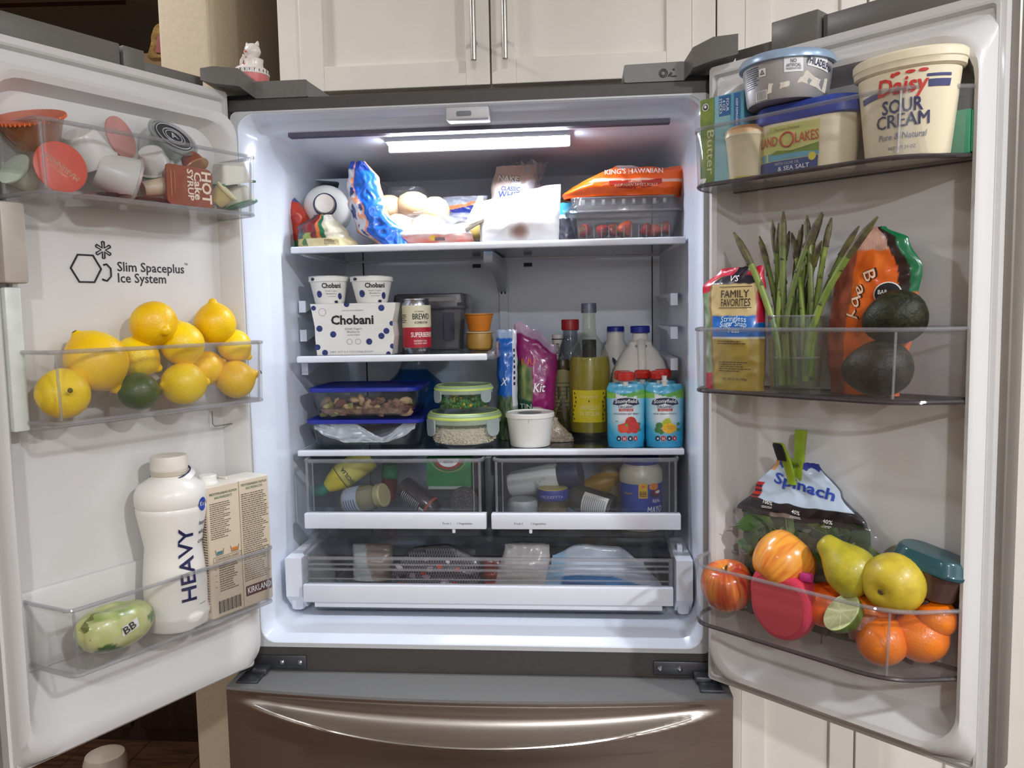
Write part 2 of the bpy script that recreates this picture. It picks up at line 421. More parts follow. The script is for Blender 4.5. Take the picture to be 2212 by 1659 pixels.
# ------------------------------------------------------------ refrigerator
FR = T('refrigerator', 'open french door refrigerator with white interior and stainless freezer drawer', 'refrigerator', '0', (0, 0, 0))
WHT = pm('fridge_white', (221, 228, 240), .22, .01, 8, coat=.3)
DWHT = pm('door_white', (208, 206, 203), .28, .01, 8, coat=.2)
TRIM = pm('shelf_white', (231, 235, 243), .3, .01, 8)
GREY = pm('fridge_grey', (116, 113, 109), .5, .04, 120)
DGRY = pm('frame_grey', (70, 66, 63), .5, .05, 90, bump=.05)
FLNG = pm('flange_grey', (196, 197, 198), .4, .02, 40)
RUB = pm('gasket', (186, 184, 180), .6, .02, 40)
BLK = pm('black_plastic', (28, 28, 30), .5, .1, 60)
DSTEEL = pm('stainless', (186, 178, 170), .33, .03, 6, metal=1, stretch=(1, 1, 90))
CLEAR = clear('clear_bin', (251, 251, 251), .012, (225, 225, 225), .06, 1.42)
CLR2 = clear('clear_drawer', (244, 246, 248), .03, (190, 200, 210), .08, 1.42)
EDGE = clear('clear_edge', (226, 226, 228), .14, (228, 228, 230), .05, 1.6)  # tint and milkiness imitate the refraction seen at clear plastic edges
REFR_DARK = clear('refraction_dark_edge', (150, 140, 142), .12, (160, 155, 158), .05, 1.6)  # darker tint paints the refraction dark along the clear bins' base edges
INK = pm('black_ink', (26, 26, 30), .6, .02, 50)
NAVY = pm('navy_ink', (24, 28, 74), .5, .02, 50)
WINK = pm('white_ink', (238, 238, 236), .5, .02, 50)
GINK = pm('grey_ink', (120, 120, 124), .6, .02, 50)
RINK = pm('red_ink', (196, 40, 36), .5, .03, 50)
ZT, ZT2, ZB, ZB2 = 1.72, 1.7428, .7296, .6836
# cabinet shell
b = B(); b.bb(-.454, -.444, .03, .72, .03, 1.7428); b.bb(.444, .454, .03, .72, .03, 1.7428); b.bb(-.444, .444, .70, .72, .03, 1.7428); b.bb(-.444, .444, .03, .70, 1.733, 1.7428)
b.bb(-.444, .444, .03, .70, .03, .05)
b.out('cabinet_shell', GREY, FR, smooth=False)
b = B(); b.bb(-.454, .454, 0, .03, ZT, ZT2, .002); b.bb(-.454, .454, 0, .03, ZB2-.02, ZB, .002); b.bb(-.454, -.425, 0, .03, ZB, ZT); b.bb(.425, .454, 0, .03, ZB, ZT)
b.out('front_frame', DGRY, FR, smooth=False)
def ringxz(x0, x1, z0, z1, r, y, n=5): return [(p[0]+(x0+x1)/2, y, p[1]+(z0+z1)/2) for p in rr(x1-x0, z1-z0, r, n)]
b = B(); b.rings([ringxz(-.426, .426, ZB-.001, ZT+.001, .012, .004), ringxz(-.426, .426, ZB-.001, ZT+.001, .012, -.001), ringxz(-.413, .413, .7365, 1.7178, .028, -.001), ringxz(-.411, .411, .738, 1.7165, .03, .006)], False, False)
b.out('door_flange', FLNG, FR)
zb_in = PY('0', 1000, 1332, .075).z
b = B(); b.rings([ringxz(-.413, .413, .7365, 1.7178, .03, 0), ringxz(-.410, .410, .739, 1.715, .032, .003), ringxz(-.398, .408, zb_in-.01, 1.7135, .034, .050), ringxz(-.395, .407, zb_in-.002, 1.700, .034, .060), ringxz(-.393, .406, zb_in, 1.6925, .034, .075), ringxz(-.378, .388, .775, 1.676, .03, .53)], False, True)
b.out('interior_liner', WHT, FR, ang=50)
# back wall details
b = B()
for px in (787, 1409):
    p = PY('0', px, 640, .528); B().bb(p.x-.0012, p.x+.0012, .5275, .533, .80, 1.62).out('panel_seam', pm('seam_dark', (40, 42, 48), .8), FR)
b.bm.free()
px = PY('0', 1088, 650, .52).x; t1 = PY('0', 1088, 715, .52).z
b = B(); b.bb(px-.011, px+.011, .517, .53, 1.08, 1.46, .002); duct = b.out('shelf_track', TRIM, FR, smooth=False)
b = B(); 
for z in (1.41, 1.30, 1.19):
    for dx in (-.0045, .0045): B().bb(px+dx-.0018, px+dx+.0018, .5155, .519, z-.012, z+.012, .001).out('track_slot', BLK, duct, smooth=False)
b = B()
for dx in (-.075, .05): B().bb(px+dx, px+dx+.02, .5265, .531, 1.463, 1.472).out('clip_hole', pm('hole_grey', (58, 60, 66), .7), FR, smooth=False)
# curved bracket under the top shelf
b = B(); pr = fillet([(.515, 1.42), (.515, 1.478), (.20, 1.478), (.20, 1.455), (.30, 1.448), (.42, 1.43), (.49, 1.40)], .012, 3)
b.rings([[(px-.009, p[0], p[1]) for p in pr], [(px+.009, p[0], p[1]) for p in pr]]); b.out('shelf_bracket', pm('bracket_grey', (196, 202, 210), .35), FR)
# side rails
b = B()
def rail(b, s, x, y0, y1, z):
    pts = [(y0, z), (y1, z), (y1, z-.006), (y0+.08, z-.008), (y0, z-.024)]
    xs = (x, x-s*.014); b.rings([[(xs[0], p[0], p[1]) for p in pts], [(xs[1], p[0], p[1]) for p in pts]])
for z in (1.385, 1.318, 1.255, 1.19):
    b = B(); rail(b, 1, .392, .20, .50, z); b.out('shelf_rail', WHT, FR, smooth=False)
for z in (1.385, 1.325, 1.255):
    b = B(); rail(b, -1, -.384, .20, .50, z); b.out('shelf_rail', WHT, FR, smooth=False)
# ceiling of the fridge: LED bar, vent slots, catch
led = T('x', None, None); bpy.data.objects.remove(led)
zl = 1.6815
p0, p1 = PZ('0', 846, 318, zl), PZ('0', 1228, 303, zl); p2 = PZ('0', 850, 308, zl)
ly0, ly1 = .118, .142
led = B().bb(p0.x-.004, p1.x+.004, ly0-.003, ly1+.02, zl+.001, zl+.012, .002).bb(p0.x-.004, p1.x+.004, ly1+.002, ly1+.018, zl-.014, zl+.004, .004).out('lamp_housing_baffle', WHT, FR)  # rear lip added to hold the lamp's light off the back wall
B().bb(p0.x, p1.x, ly0, ly1, zl-.004, zl+.003, .0035, 3).out('led_strip', emit('led_glow', (.84, .89, 1.0), 150), led)
b = B(); q = (PZ('0', 620, 293, 1.690), PZ('0', 1447, 264, 1.690)); yv = (q[0].y+q[1].y)/2
for i in range(4): b.bb(q[0].x, q[1].x, yv+i*.0055, yv+i*.0055+.0035, 1.6885, 1.696)
b.out('vent_slot', pm('slot_grey', (92, 88, 104), .6), FR, smooth=False)
b = B(); pa, pb = PY('0', 962, 258, 0.0), PY('0', 1056, 270, 0.0)
b.bb(pa.x, pb.x, .004, .05, 1.694, 1.7165, .003); ct = b.out('mullion_catch', FLNG, FR)
B().bb(pa.x+.018, pb.x-.03, .0028, .01, 1.698, 1.709, .004).out('catch_pocket', pm('pocket_grey', (120, 126, 134), .6), ct)
# ice maker housing at back left, top shelf level
p = PY('0', 700, 365, .36)
b = B(); pts = fillet([(-.40, 1.655), (-.25, 1.655), (-.25, 1.50), (-.30, 1.50), (-.332, 1.53), (-.346, 1.585), (-.34, 1.62), (-.328, 1.648)], .008, 3)
b.prism([(q[0], q[1]) for q in pts], .34, .50); b.out('ice_duct_cover', WHT, FR)
# vents and rating label on the left inner wall
LW = lambda y, z: -.410 + (y-.003)*.012/.059 if y < .062 else -.398+(y-.062)*.05
for z0, z1, bars in ((1.492, 1.545, 1), (1.30, 1.455, 5)):
    b = B(); c = [(.030+.007*math.cos(a), 0, 0) for a in ()]
    ring = [(p[0]+.030, p[1]+(z0+z1)/2) for p in rr(.013, z1-z0, .0064, 5)]; rin = [(p[0]+.030, p[1]+(z0+z1)/2) for p in rr(.008, z1-z0-.006, .0039, 5)]
    f_ = lambda p, d: (-.4055+d+(p[0]-.03)*.2, p[0], p[1])
    b.rings([[f_(p, -.002) for p in ring], [f_(p, .0015) for p in ring], [f_(p, .0015) for p in rin], [f_(p, -.002) for p in rin]], False, False)
    v = b.out('air_vent', WHT, FR)
    b = B(); h = (z1-z0-.012)/bars
    for i in range(bars): b.bb(-.4058, -.4036, .0275, .0325, z0+.006+i*h+.002, z0+.006+(i+1)*h-.002, .001)
    b.out('vent_opening', pm('vent_dark', (96, 104, 122), .6), v, smooth=False)
lz0, lz1 = 1.545, 1.637
b = B(); b.bb(-.3988, -.3968, .072, .112, lz0, lz1); lb = b.out('rating_label', pm('label_white', (225, 226, 232), .5), FR, smooth=False)
LF = lambda x, z: (-.3962, x, z)
flats(dashes(.075, .093, lz0+.004, lz1-.004, 22, .45, 3)+dashes(.096, .109, lz0+.012, lz1-.03, 12, .45, 5)+[rect(.097, .108, lz1-.018, lz1-.009), rect(.098, .107, lz1-.028, lz1-.021), rect(.101, .108, lz0+.003, lz0+.009)], INK, lb, fn=LF, name='fine_print')
# shelves
GLS = clear('shelf_glass', (206, 216, 220), .04, (180, 190, 200), .04, 1.45)
def shelf(x0, x1, z, y0=.13, y1=.50, lip=.0125, gl=GLS):
    o = B().bb(x0+.004, x1-.004, y0+.01, y1, z-.008, z, .001).out('glass_shelf', gl, FR, smooth=False)
    B().bb(x0, x1, y0, y0+.016, z-lip, z+.0008, .003, 3).out('front_trim', TRIM, o)
    b = B(); b.bb(x0, x0+.014, y0+.016, y1, z-.011, z-.0005, .002); b.bb(x1-.014, x1, y0+.016, y1, z-.011, z-.0005, .002); b.bb(x0+.014, x1-.014, y1-.012, y1, z-.011, z-.0005, .002)
    b.out('shelf_frame', TRIM, o); return o
Z1 = 1.4897; Z2 = 1.2725; Z3 = 1.082
XL1 = PY('0', 627, 540, .13).x; XR1 = PY('0', 1482, 518, .13).x
TOPG = pm('shelf_underside', (150, 156, 166), .25, .05, 10)
shelf(XL1, XR1, Z1, gl=clear('shelf_glass_frosted', (150, 160, 168), .35, (170, 176, 184), .1, 1.45))
XM = PY('0', 1052, 775, .13).x
o = shelf(PY('0', 640, 775, .13).x, XM, Z2)
B().bb(XM, XM+.016, .135, .50, Z2-.011, Z2+.006, .003).out('side_guide', EDGE, o)
shelf(PY('0', 642, 980, .13).x, PY('0', 1479, 975, .13).x, Z3, lip=.0115)
# crisper drawers
CY0 = .105
czT = PY('0', 1045, 993, CY0).z; czL = PY('0', 1045, 1106, CY0).z; czM = PY('0', 1045, 1139, CY0).z; czB = PY('0', 1045, 1160, CY0).z
cb = [(PY('0', 658, 1050, CY0).x, PY('0', 1043, 1050, CY0).x), (PY('0', 1066, 1050, CY0).x, PY('0', 1466, 1050, CY0).x)]
cl = [(PY('0', 663, 1120, CY0).x, PY('0', 1052, 1120, CY0).x), (PY('0', 1063, 1120, CY0).x, PY('0', 1469, 1120, CY0).x)]
for i in range(2):
    x0, x1 = cb[i]; xc = (x0+x1)/2; wd = x1-x0
    def rg(i_, ins=0, n=3): return [(p[0]+xc, p[1]+(CY0+.48)/2+i_) for p in rr(wd-ins*2, .48-CY0-ins*2, .014, n)]
    b = B(); b.loft([(rg(0, .006), czB), (rg(0), czT), (rg(0, .0025), czT), (rg(0, .0085), czB+.003)])
    d = b.out('crisper_drawer', CLR2, FR)
    b = B(); b.tube([(p[0], p[1], czT-.002) for p in rg(0, .001)], .0042, 8, closed=True)
    for s in (x0+.006, x1-.006): b.tube([(s, CY0-.001, czT-.004), (s, CY0-.001, czL)], .0028, 6)
    for s in (x0+.018, x1-.018): b.tube([(s, CY0-.001, czT-.004), (s, CY0-.001, czL)], .0012, 6)
    b.out('drawer_rim', EDGE, d)
    l0, l1 = cl[i]
    B().bb(l0, l1, CY0-.016, CY0+.004, czM, czL, .002, 2).out('front_trim', TRIM, d)
    fx = [PY('0', p, 1130, CY0-.016).x for p in ((965, 1004) if i == 0 else (1120, 1163))]
    zt_ = PY('0', 1000, 1133, CY0-.016).z
    txt([('Fruit I', fx[0], zt_, .0042, .016), ('I Vegetables', fx[1], zt_, .0042, .029)], INK, d, y=CY0-.0163)
    sx = (PY('0', 982, 1140, CY0).x if i == 0 else PY('0', 1147, 1140, CY0).x)
    B().bb(sx-.003, sx+.003, CY0-.012, CY0-.004, czM-.009, czM+.001, .001).out('humidity_slider', TRIM, d)
xm = (cb[0][1]+cb[1][0])/2
B().bb(xm-.006, xm+.006, CY0+.002, .48, czB-.01, Z3-.012, .002).out('divider', CLR2, FR)
B().bb(cb[0][0]-.01, cb[1][1]+.01, CY0+.03, .49, czB-.016, czB-.008, .001).out('glass_cover', CLEAR, FR, smooth=False)
# deli drawer with white housings
DY = .05
dx0, dx1 = PY('0', 660, 1280, DY).x, PY('0', 1453, 1280, DY).x
dzl, dzm, dzb = PY('0', 1050, 1262, DY).z, PY('0', 1050, 1300, DY).z, PY('0', 1050, 1309, DY).z
dzt = PY('0', 1050, 1206, DY).z; dzk = PY('0', 1050, 1166, .13).z
for x0, x1, s in ((PY('0', 617, 1250, DY).x, PY('0', 652, 1250, DY).x, -1), (PY('0', 1461, 1250, DY).x, PY('0', 1497, 1250, DY).x, 1)):
    zt_ = PY('0', 1478, 1212, DY).z; zq = PY('0', 1478, 1298, DY).z; zk = PY('0', 650, 1165, .19).z
    b = B(); pts = [(DY, zq), (DY, zt_), (.19, zk), (.5, zk), (.5, zq-.03), (DY+.03, zq-.03)]
    b.rings([[(x0, p[0], p[1]) for p in pts], [(x1, p[0], p[1]) for p in pts]])
    h = b.out('drawer_housing', TRIM, FR, smooth=False)
    B().bb(min(x0, x1)+.003, max(x0, x1)-.003, DY+.012, .3, .775, zq-.004, .008).out('housing_foot', WHT, h)
    if s > 0: B().bb((x0+x1)/2-.006, (x0+x1)/2+.004, .115, .135, PY('0', 1475, 1190, .12).z-.003, PY('0', 1475, 1190, .12).z+.012, .001).out('control_button', TRIM, h)
b = B(); y1 = .46
def dr(ins, y0): return [(p[0]+(dx0+dx1)/2, p[1]+(y0+y1)/2) for p in rr(dx1-dx0-ins*2, y1-y0-ins*2, .012, 3)]
b.loft([(dr(.008, DY), dzb-.004), (dr(0, DY), dzl+.004), (dr(.001, DY+.004), dzt), (dr(.003, DY+.008), dzt), (dr(.003, DY+.004), dzl+.004), (dr(.011, DY+.004), dzb)])
d = b.out('deli_drawer', CLEAR, FR)
b = B()
for z, r_ in ((dzt-.002, .0035), (dzt-.014, .002), (dzt-.024, .0028), (dzl+.008, .0015)): b.tube([(dx0+.004, DY+.001, z), (dx1-.004, DY+.001, z)], r_, 6)
for s in (dx0+.004, dx1-.004): b.tube([(s, DY, dzt), (s, DY, dzl)], .004, 6); 
b.out('drawer_rim', EDGE, d)
B().bb(dx0, dx1, DY-.014, DY+.004, dzm, dzl, .002).out('front_trim', TRIM, d)
B().bb(dx0+.02, dx1-.02, DY-.008, DY+.006, dzb-.003, dzm, .001).out('lower_lip', TRIM, d)
# lid of the deli drawer, sloping back
b = B(); za = dzt+.004; zb2 = dzk
b.rings([[(dx0-.003, DY+.004, za), (dx1+.003, DY+.004, za), (dx1+.003, DY+.004, za+.003), (dx0-.003, DY+.004, za+.003)], [(dx0-.003, .19, zb2+.004), (dx1+.003, .19, zb2+.004), (dx1+.003, .19, zb2+.007), (dx0-.003, .19, zb2+.007)]])
ld = b.out('drawer_lid', CLEAR, FR, smooth=False)
b = B()
for s in (dx0, dx1): b.tube([(s, DY+.004, za+.002), (s, .19, zb2+.006)], .003, 6)
b.tube([(dx0, .19, zb2+.006), (dx1, .19, zb2+.006)], .005, 6); b.out('lid_edge', EDGE, ld)
# grey strip painting the shadow gap under the deli drawer
B().bb(dx0+.01, dx1-.01, .075, .47, .776, .783).out('shadow_gap_strip', pm('shadow_gap_grey', (120, 130, 142), .5), FR, smooth=False)

# ------------------------------------------------------------ freezer drawer front
b = B(); NX, NZ = 61, 40
def yfr(x): return -.072-.033*(1-(x/.454)**2)
def fz_y(x, z):
    y = yfr(x); a = abs(x)
    if a < .415:
        q = 1-(a/.415)**2; zl_ = .658-.052*q**.8; zt_ = ZB2-.012
        if z > zl_: 
            u = (zt_-z)/(zt_-zl_); 
            if u > 0: y += .022*q**.5*math.sin(math.pi*min(1, u*.93))*(1-.2*u) - .020*q*u**4
        else:
            u = (zl_-z)/.045
            if u < 1: y -= .020*q*(1-u)**.6 if u > 0 else 0
    return y
zs = [ZB2-.004-i*.0033 for i in range(30)] + [.55, .5, .4, .3, .2, .1]
V = [[b.v((-.454+.908*i/(NX-1), fz_y(-.454+.908*i/(NX-1), z), z)) for i in range(NX)] for z in zs]
for j in range(len(zs)-1):
    for i in range(NX-1): b.f((V[j][i], V[j+1][i], V[j+1][i+1], V[j][i+1]))
bk = [[b.v((-.454+.908*i/(NX-1), -.004, z)) for i in range(NX)] for z in (zs[0], zs[-1])]
for i in range(NX-1): b.f((bk[1][i], bk[1][i+1], V[-1][i+1], V[-1][i]))
for s in (0, NX-1):
    b.f([bk[0][s]]+[r_[s] for r_ in V]+[bk[1][s]])
fz = b.out('freezer_drawer', DSTEEL, FR, ang=60)
b = B(); tp = [(-.454+.908*i/(NX-1), yfr(-.454+.908*i/(NX-1))-.001) for i in range(NX)]
b.rings([[(p[0], p[1], z) for p in tp+[(.454, -.003), (-.454, -.003)]] for z in (ZB2-.006, ZB2-.001)]); b.out('drawer_top_cap', pm('cap_grey', (124, 123, 121), .35, .03, 200), fz, smooth=False)
b = B(); b.tube([(x/100*.41, fz_y(x/100*.41, .658-.052*(1-(x/100)**2)**.8-.0005)-.0008, .658-.052*(1-(x/100)**2)**.8) for x in range(-97, 98, 5)], .0022, 6)
b.out('handle_edge', pm('polished_edge', (225, 222, 216), .15, metal=1), fz)
# door hinges at the foot
for s, xx in ((-1, PY('0', 663, 1425, 0).x), (1, PY('0', 1411, 1440, 0).x)):
    zc = PY('0', 625 if s < 0 else 1450, 1428 if s < 0 else 1442, 0).z
    b = B(); b.bb(min(xx, s*.424), max(xx, s*.424), -.005, 0, zc-.013, zc+.013, .002); b.bb(min(s*.424, s*.395), max(s*.424, s*.395), -.03, -.002, zc-.016, zc-.004, .003)
    b.bb(min(s*.44, s*.40), max(s*.44, s*.40), -.06, -.012, zc-.02, zc-.013, .002)
    h = b.out('hinge_plate', pm('hinge_metal', (96, 98, 104), .3, .05, 80, metal=.8), FR)
    for dx in (.012, .047):
        b = B(); b.x(TL(xx+s*dx, -.005, zc) @ RX(90)).lathe([(0, 0), (.0048, 0), (.0048, .002), (.0025, .0045), (0, .005)], 12); b.out('screw', pm('screw_steel', (200, 202, 206), .2, metal=1), h)
# hinge covers on top
HC = pm('hinge_grey', (106, 103, 98), .38, .03, 150)
zc0 = ZT2
b = B(); a0, a1 = PY('0', 552, 195, 0).x, PY('0', 664, 195, 0).x; zt_ = PY('0', 610, 174, 0).z; a2 = PY('0', 712, 205, 0).x
pts = fillet([(a0, zc0), (a1, zc0), (a1, zt_), (a0, zt_)], .003, 2); b.prism(pts, -.001, .12)
b.rings([[(a1, -.001, zc0), (a1, .12, zc0), (a1, .12, zt_-.002), (a1, -.001, zt_-.002)], [(a2, .04, zc0), (a2, .12, zc0), (a2, .12, zc0+.002), (a2, .04, zc0+.002)]])
c0, c1 = PY('0', 463, 180, -.05).x, PY('0', 516, 180, -.05).x
b.rings([[(c0-.02, -.06, 1.762), (c0-.02, .03, 1.762), (c0-.02, .03, 1.782), (c0-.02, -.06, 1.782)], [(c0, -.055, 1.757), (c0, .06, 1.757), (c0, .06, 1.786), (c0, -.055, 1.786)], [(c1, -.05, 1.752), (c1, .08, 1.752), (c1, .08, 1.782), (c1, -.05, 1.782)], [(a0, -.001, zc0), (a0, .12, zc0), (a0, .12, zt_-.002), (a0, -.001, zt_-.002)]])
b.out('hinge_cover', HC, FR, ang=25)
b = B(); a0, a1 = PY('0', 1348, 160, 0).x, PY('0', 1478, 160, 0).x; zt_ = PY('0', 1410, 138, 0).z
b.prism(fillet([(a0, zc0), (a1, zc0), (a1, zt_+.002), (a0, zt_)], .003, 2), -.001, .12)
c0, c1 = PY('0', 1497, 130, -.04).x, PY('0', 1592, 120, -.06).x
b.rings([[(a1, -.001, zc0), (a1, .12, zc0), (a1, .12, zt_+.002), (a1, -.001, zt_+.002)], [(c0, -.04, 1.752), (c0, .08, 1.752), (c0, .08, 1.785), (c0, -.04, 1.785)], [(c0+.03, -.06, 1.757), (c0+.03, .06, 1.757), (c0+.03, .06, 1.794), (c0+.03, -.06, 1.794)], [(c1, -.07, 1.762), (c1, .03, 1.762), (c1, .03, 1.794), (c1, -.07, 1.794)]])
hc = b.out('hinge_cover', HC, FR, ang=25)
ex, ez = PY('0', 1438, 158, -.001).x, PY('0', 1438, 158, -.001).z
pl = [disc(ex-.004, ez, .0068, 20)]
b = B(); 
for r_ in (.0068, .0042): b.tube([(ex-.004+r_*math.cos(a*.2618), -.002, ez+r_*math.sin(a*.2618)) for a in range(24)], .0007, 5, closed=True)
b.tube([(ex+.004, -.002, ez-.006), (ex+.009, -.002, ez+.001)], .0008, 5); b.tube([(ex+.007, -.002, ez-.006), (ex+.011, -.002, ez)], .0006, 5)
b.bb(ex+.009, ex+.018, -.0025, -.001, ez-.0065, ez-.005); b.bb(ex+.012, ex+.015, -.0025, -.001, ez+.004, ez+.007)
b.out('embossed_icon', INK, hc)
for s, px0 in ((-1, 505), (1, 1505)):
    b = B(); b.bb(min(s*.35, s*.45), max(s*.35, s*.45), .002, .03, ZT+.001, 1.751, .002); b.out('hinge_block', BLK, FR)

# ------------------------------------------------------------ doors
ZD0, ZD1, WD = .699, 1.7515, .4402
def door(F, s):
    """s=+1 right door (x runs 0..W), s=-1 left door (x runs -W..0)"""
    X = FM[F]; W_ = WD if s > 0 else .4345
    def rg(i0, i1, it, ib, r, v, n=6):   # hinge inset, free inset, top, bottom
        x0, x1 = sorted((s*i0, s*(W_-i1))); return [(p[0]+(x0+x1)/2, -v, p[1]+(ZD0+ib+ZD1-it)/2) for p in rr(x1-x0, (ZD1-it)-(ZD0+ib), r, n)]
    b = B().x(X)
    if s > 0:
        R_ = [(0, 0, 0, 0, .006, -.02), (0, 0, 0, 0, .006, 0), (.018, .006, .026, .016, .01, .001), (.02, .008, .035, .020, .03, .012), (.024, .014, .046, .026, .05, .034), (.030, .019, .05, .032, .055, .038), (.038, .024, .058, .040, .055, .036), (.052, .034, .075, .07, .05, -.010)]
    else:
        R_ = [(0, 0, 0, 0, .006, -.02), (0, 0, 0, 0, .006, 0), (.004, .004, .040, .006, .01, .001), (.006, .006, .043, .010, .03, .016), (.010, .010, .047, .020, .04, .034), (.016, .014, .054, .034, .05, .038), (.022, .018, .064, .050, .05, .034), (.040, .028, .08, .13, .05, -.004)]
    b.rings([rg(*q) for q in R_], False, True)
    d = b.out('left_door' if s < 0 else 'right_door', DWHT, FR, ang=40); d.name = 'door'
    b = B().x(X); b.rings([rg(.006, .006, .012, .008, .006, .001), rg(.006, .006, .012, .008, .006, .006), rg(.010, .010, .016, .012, .006, .007), rg(.013, .012, .020, .014, .006, .001)], False, False); b.out('gasket', RUB, d)
    x0, x1 = sorted((s*-.012, s*(W_+.012)))
    ol = fillet([(x0, .02), (x1, .02), (x1, .075), (x1-(x1-x0)*.25, .088), (x0+(x1-x0)*.25, .088), (x0, .075)], .006, 3)
    b = B().x(X); b.loft([(ol, ZD0-.004), (ol, ZD1+.003)]); b.out('door_skin', pm('skin_steel', (138, 132, 124), .34, .03, 40, metal=.55), d, ang=30)
    return d
DL = door('L', -1); DR_ = door('R', 1)
# top caps of the doors
def cap(F, s, u0, u1, z1, v0=.022, v1=.075, z0=ZD1+.003, name='top_cap', par=None, bev=.002):
    x0, x1 = sorted((s*u0, s*u1)); B().x(FM[F]).bb(x0, x1, v0, v1, z0, z1, bev).out(name, HC, par)
cap('L', -1, .185, .446, 1.792, par=DL); cap('L', -1, .145, .182, 1.790, .018, .06, par=DL); cap('L', -1, .03, .145, 1.775, .024, .06, par=DL)
cap('R', 1, .185, .452, 1.792, par=DR_); cap('R', 1, .105, .182, 1.800, .012, .06, par=DR_); cap('R', 1, .03, .105, 1.778, .03, .06, par=DR_)
# ice compartment on the left door
b = B().x(FM['L']); zi0, zi1 = 1.195, 1.70
def ic(ins, v, r=.02): return [(p[0]-.212, -v, p[1]+(zi0+zi1)/2) for p in rr(.355-ins*2, zi1-zi0-ins*2, r, 4)]
b.rings([ic(0, -.004), ic(0, .002), ic(.003, .006), ic(.02, .0065)]); ice = b.out('ice_compartment_cover', DWHT, DL)
b = B().x(FM['L']); b.bb(-.418, -.385, -.052, -.012, 1.405, 1.515, .004); b.out('cover_latch', pm('latch_beige', (178, 168, 156), .4), DL)
b = B().x(FM['L']); b.bb(-.415, -.393, -.042, -.012, 1.20, 1.40, .003); b.out('side_panel', pm('panel_greenish', (206, 210, 202), .35), DL)
LW_ = lambda dy: (lambda x, z: FM['L'] @ Vector((x, dy, z)))
lx, lz = PY('L', 186, 580, -.0070).x, PY('L', 186, 580, -.0070).z
b = B().x(FM['L'])
def hexa(cx, cz, r, rt): return [(cx+r*math.cos(R(60*i)), -.0073, cz+r*math.sin(R(60*i))) for i in range(6)]
b.tube(hexa(lx, lz, .0235, 0), .0016, 5, closed=True)
sx_, sz_ = PY('L', 228, 588, -.0070).x, PY('L', 228, 588, -.0070).z
b.tube([(sx_-.006, -.0073, sz_-.011), (sx_+.0015, -.0073, sz_-.0135), (sx_+.0085, -.0073, sz_-.006), (sx_+.0085, -.0073, sz_+.006), (sx_+.002, -.0073, sz_+.0125), (sx_-.003, -.0073, sz_+.011)], .0015, 5)
ax_, az_ = PY('L', 223, 540, -.0070).x, PY('L', 223, 540, -.0070).z
pts = []
for i in range(6):
    a = R(90+60*i)
    for rad_, da in ((.0035, -30), (.0126, -9), (.0132, 0), (.0126, 9)): pts.append((ax_+rad_*math.cos(a+R(da)), -.0073, az_+rad_*math.sin(a+R(da))))
b.tube(pts, .0012, 5, closed=True); b.out('ice_emblem', INK, DL)
q1, q2 = PY('L', 327, 588, -.0070), PY('L', 306, 608, -.0070); qa = PY('L', 254, 588, -.0070).x; qb = PY('L', 398, 588, -.0070).x; qc = PY('L', 359, 608, -.0070).x
txt([('Slim Spaceplus', (qa+qb)/2, q1.z, .0145, qb-qa, .012), ('\u2122', qb+.004, q1.z+.011, .006), ('Ice System', (qa+qc)/2, PY('L', 306, 611, -.0070).z, .0145, qc-qa, .012)], INK, DL, fn=LW_(-.0070))
# small catch outline low on the left door
b = B().x(FM['L']); a = PY('L', 457, 888, -.01); c = PY('L', 520, 912, -.01)
b.tube([(a.x, -.0115, a.z), (a.x, -.0115, c.z+.004), (a.x+.004, -.0115, c.z), (c.x, -.0115, c.z)], .001, 5); b.out('panel_line', pm('line_grey', (120, 120, 118), .6), DL)
# gallon bin backing on the left door, bottom
b = B().x(FM['L']); b.bb(-.412, -.03, -.005, .004, .842, .962, .004); b.out('bin_mount', DWHT, DL)

# door bins
def door_bin(F, s, hx, fx, ex, z0, z1, vf=.105, refr_dark=False):
    o = T('x', None, None); bpy.data.objects.remove(o)
    pl = [(hx, .0), (hx, vf), (fx, vf), (ex, .012), (ex, 0)] if not refr_dark else [(hx, .0), (hx-.008, vf*.55), (hx+.014, vf), (fx, vf), (ex, .028), (ex, .0)]
    pl = [(s*p[0], -p[1]) for p in pl]
    def ins(k): 
        c = Vector((sum(p[0] for p in pl)/len(pl), sum(p[1] for p in pl)/len(pl)))
        return [tuple(c+(Vector(p)-c)*k) for p in pl]
    g = lambda k: fillet(ins(k), [.003]+[.012]*(len(pl)-2)+[.003] if not refr_dark else [.003, .03, .03, .045, .02, .003], 6)
    b = B().x(FM[F]); b.loft([(g(.96), z0+.001), (g(.985), z0+.006), (g(1), z1), (g(.985), z1), (g(.97), z0+.006), (g(.95), z0+.004)]); d = b.out('door_bin', CLEAR, FR)
    b = B().x(FM[F]); b.tube([(p[0], p[1], z1-.001) for p in g(.995)], .0032, 8, closed=True); b.out('bin_rim', EDGE, d)
    b = B().x(FM[F]); b.tube([(p[0], p[1], z0+.003) for p in g(.975)], .0034, 8, closed=True); b.out('bin_base_edge', REFR_DARK if refr_dark else EDGE, d)
    b = B().x(FM[F])
    for p in ([pl[1], pl[2]] if not refr_dark else [(pl[3][0], pl[3][1]+.003)]):
        c = Vector((sum(q[0] for q in pl)/len(pl), sum(q[1] for q in pl)/len(pl))); a = c+(Vector(p)-c)*.955; e = c+(Vector(p)-c)*.935
        b.tube([(e.x, e.y, z0+.008), (a.x, a.y, z1-.004)], .0018, 6); b.out('bin_corner', EDGE, d); b = B().x(FM[F])
    b.bm.free(); return d
BINS = {}
for k, F, s, z0, z1 in (('L1', 'L', -1, 1.522, 1.622), ('L2', 'L', -1, 1.208, 1.311), ('L3', 'L', -1, .851, .950)):
    door_bin(F, s, .03, .39, .402, z0, z1)
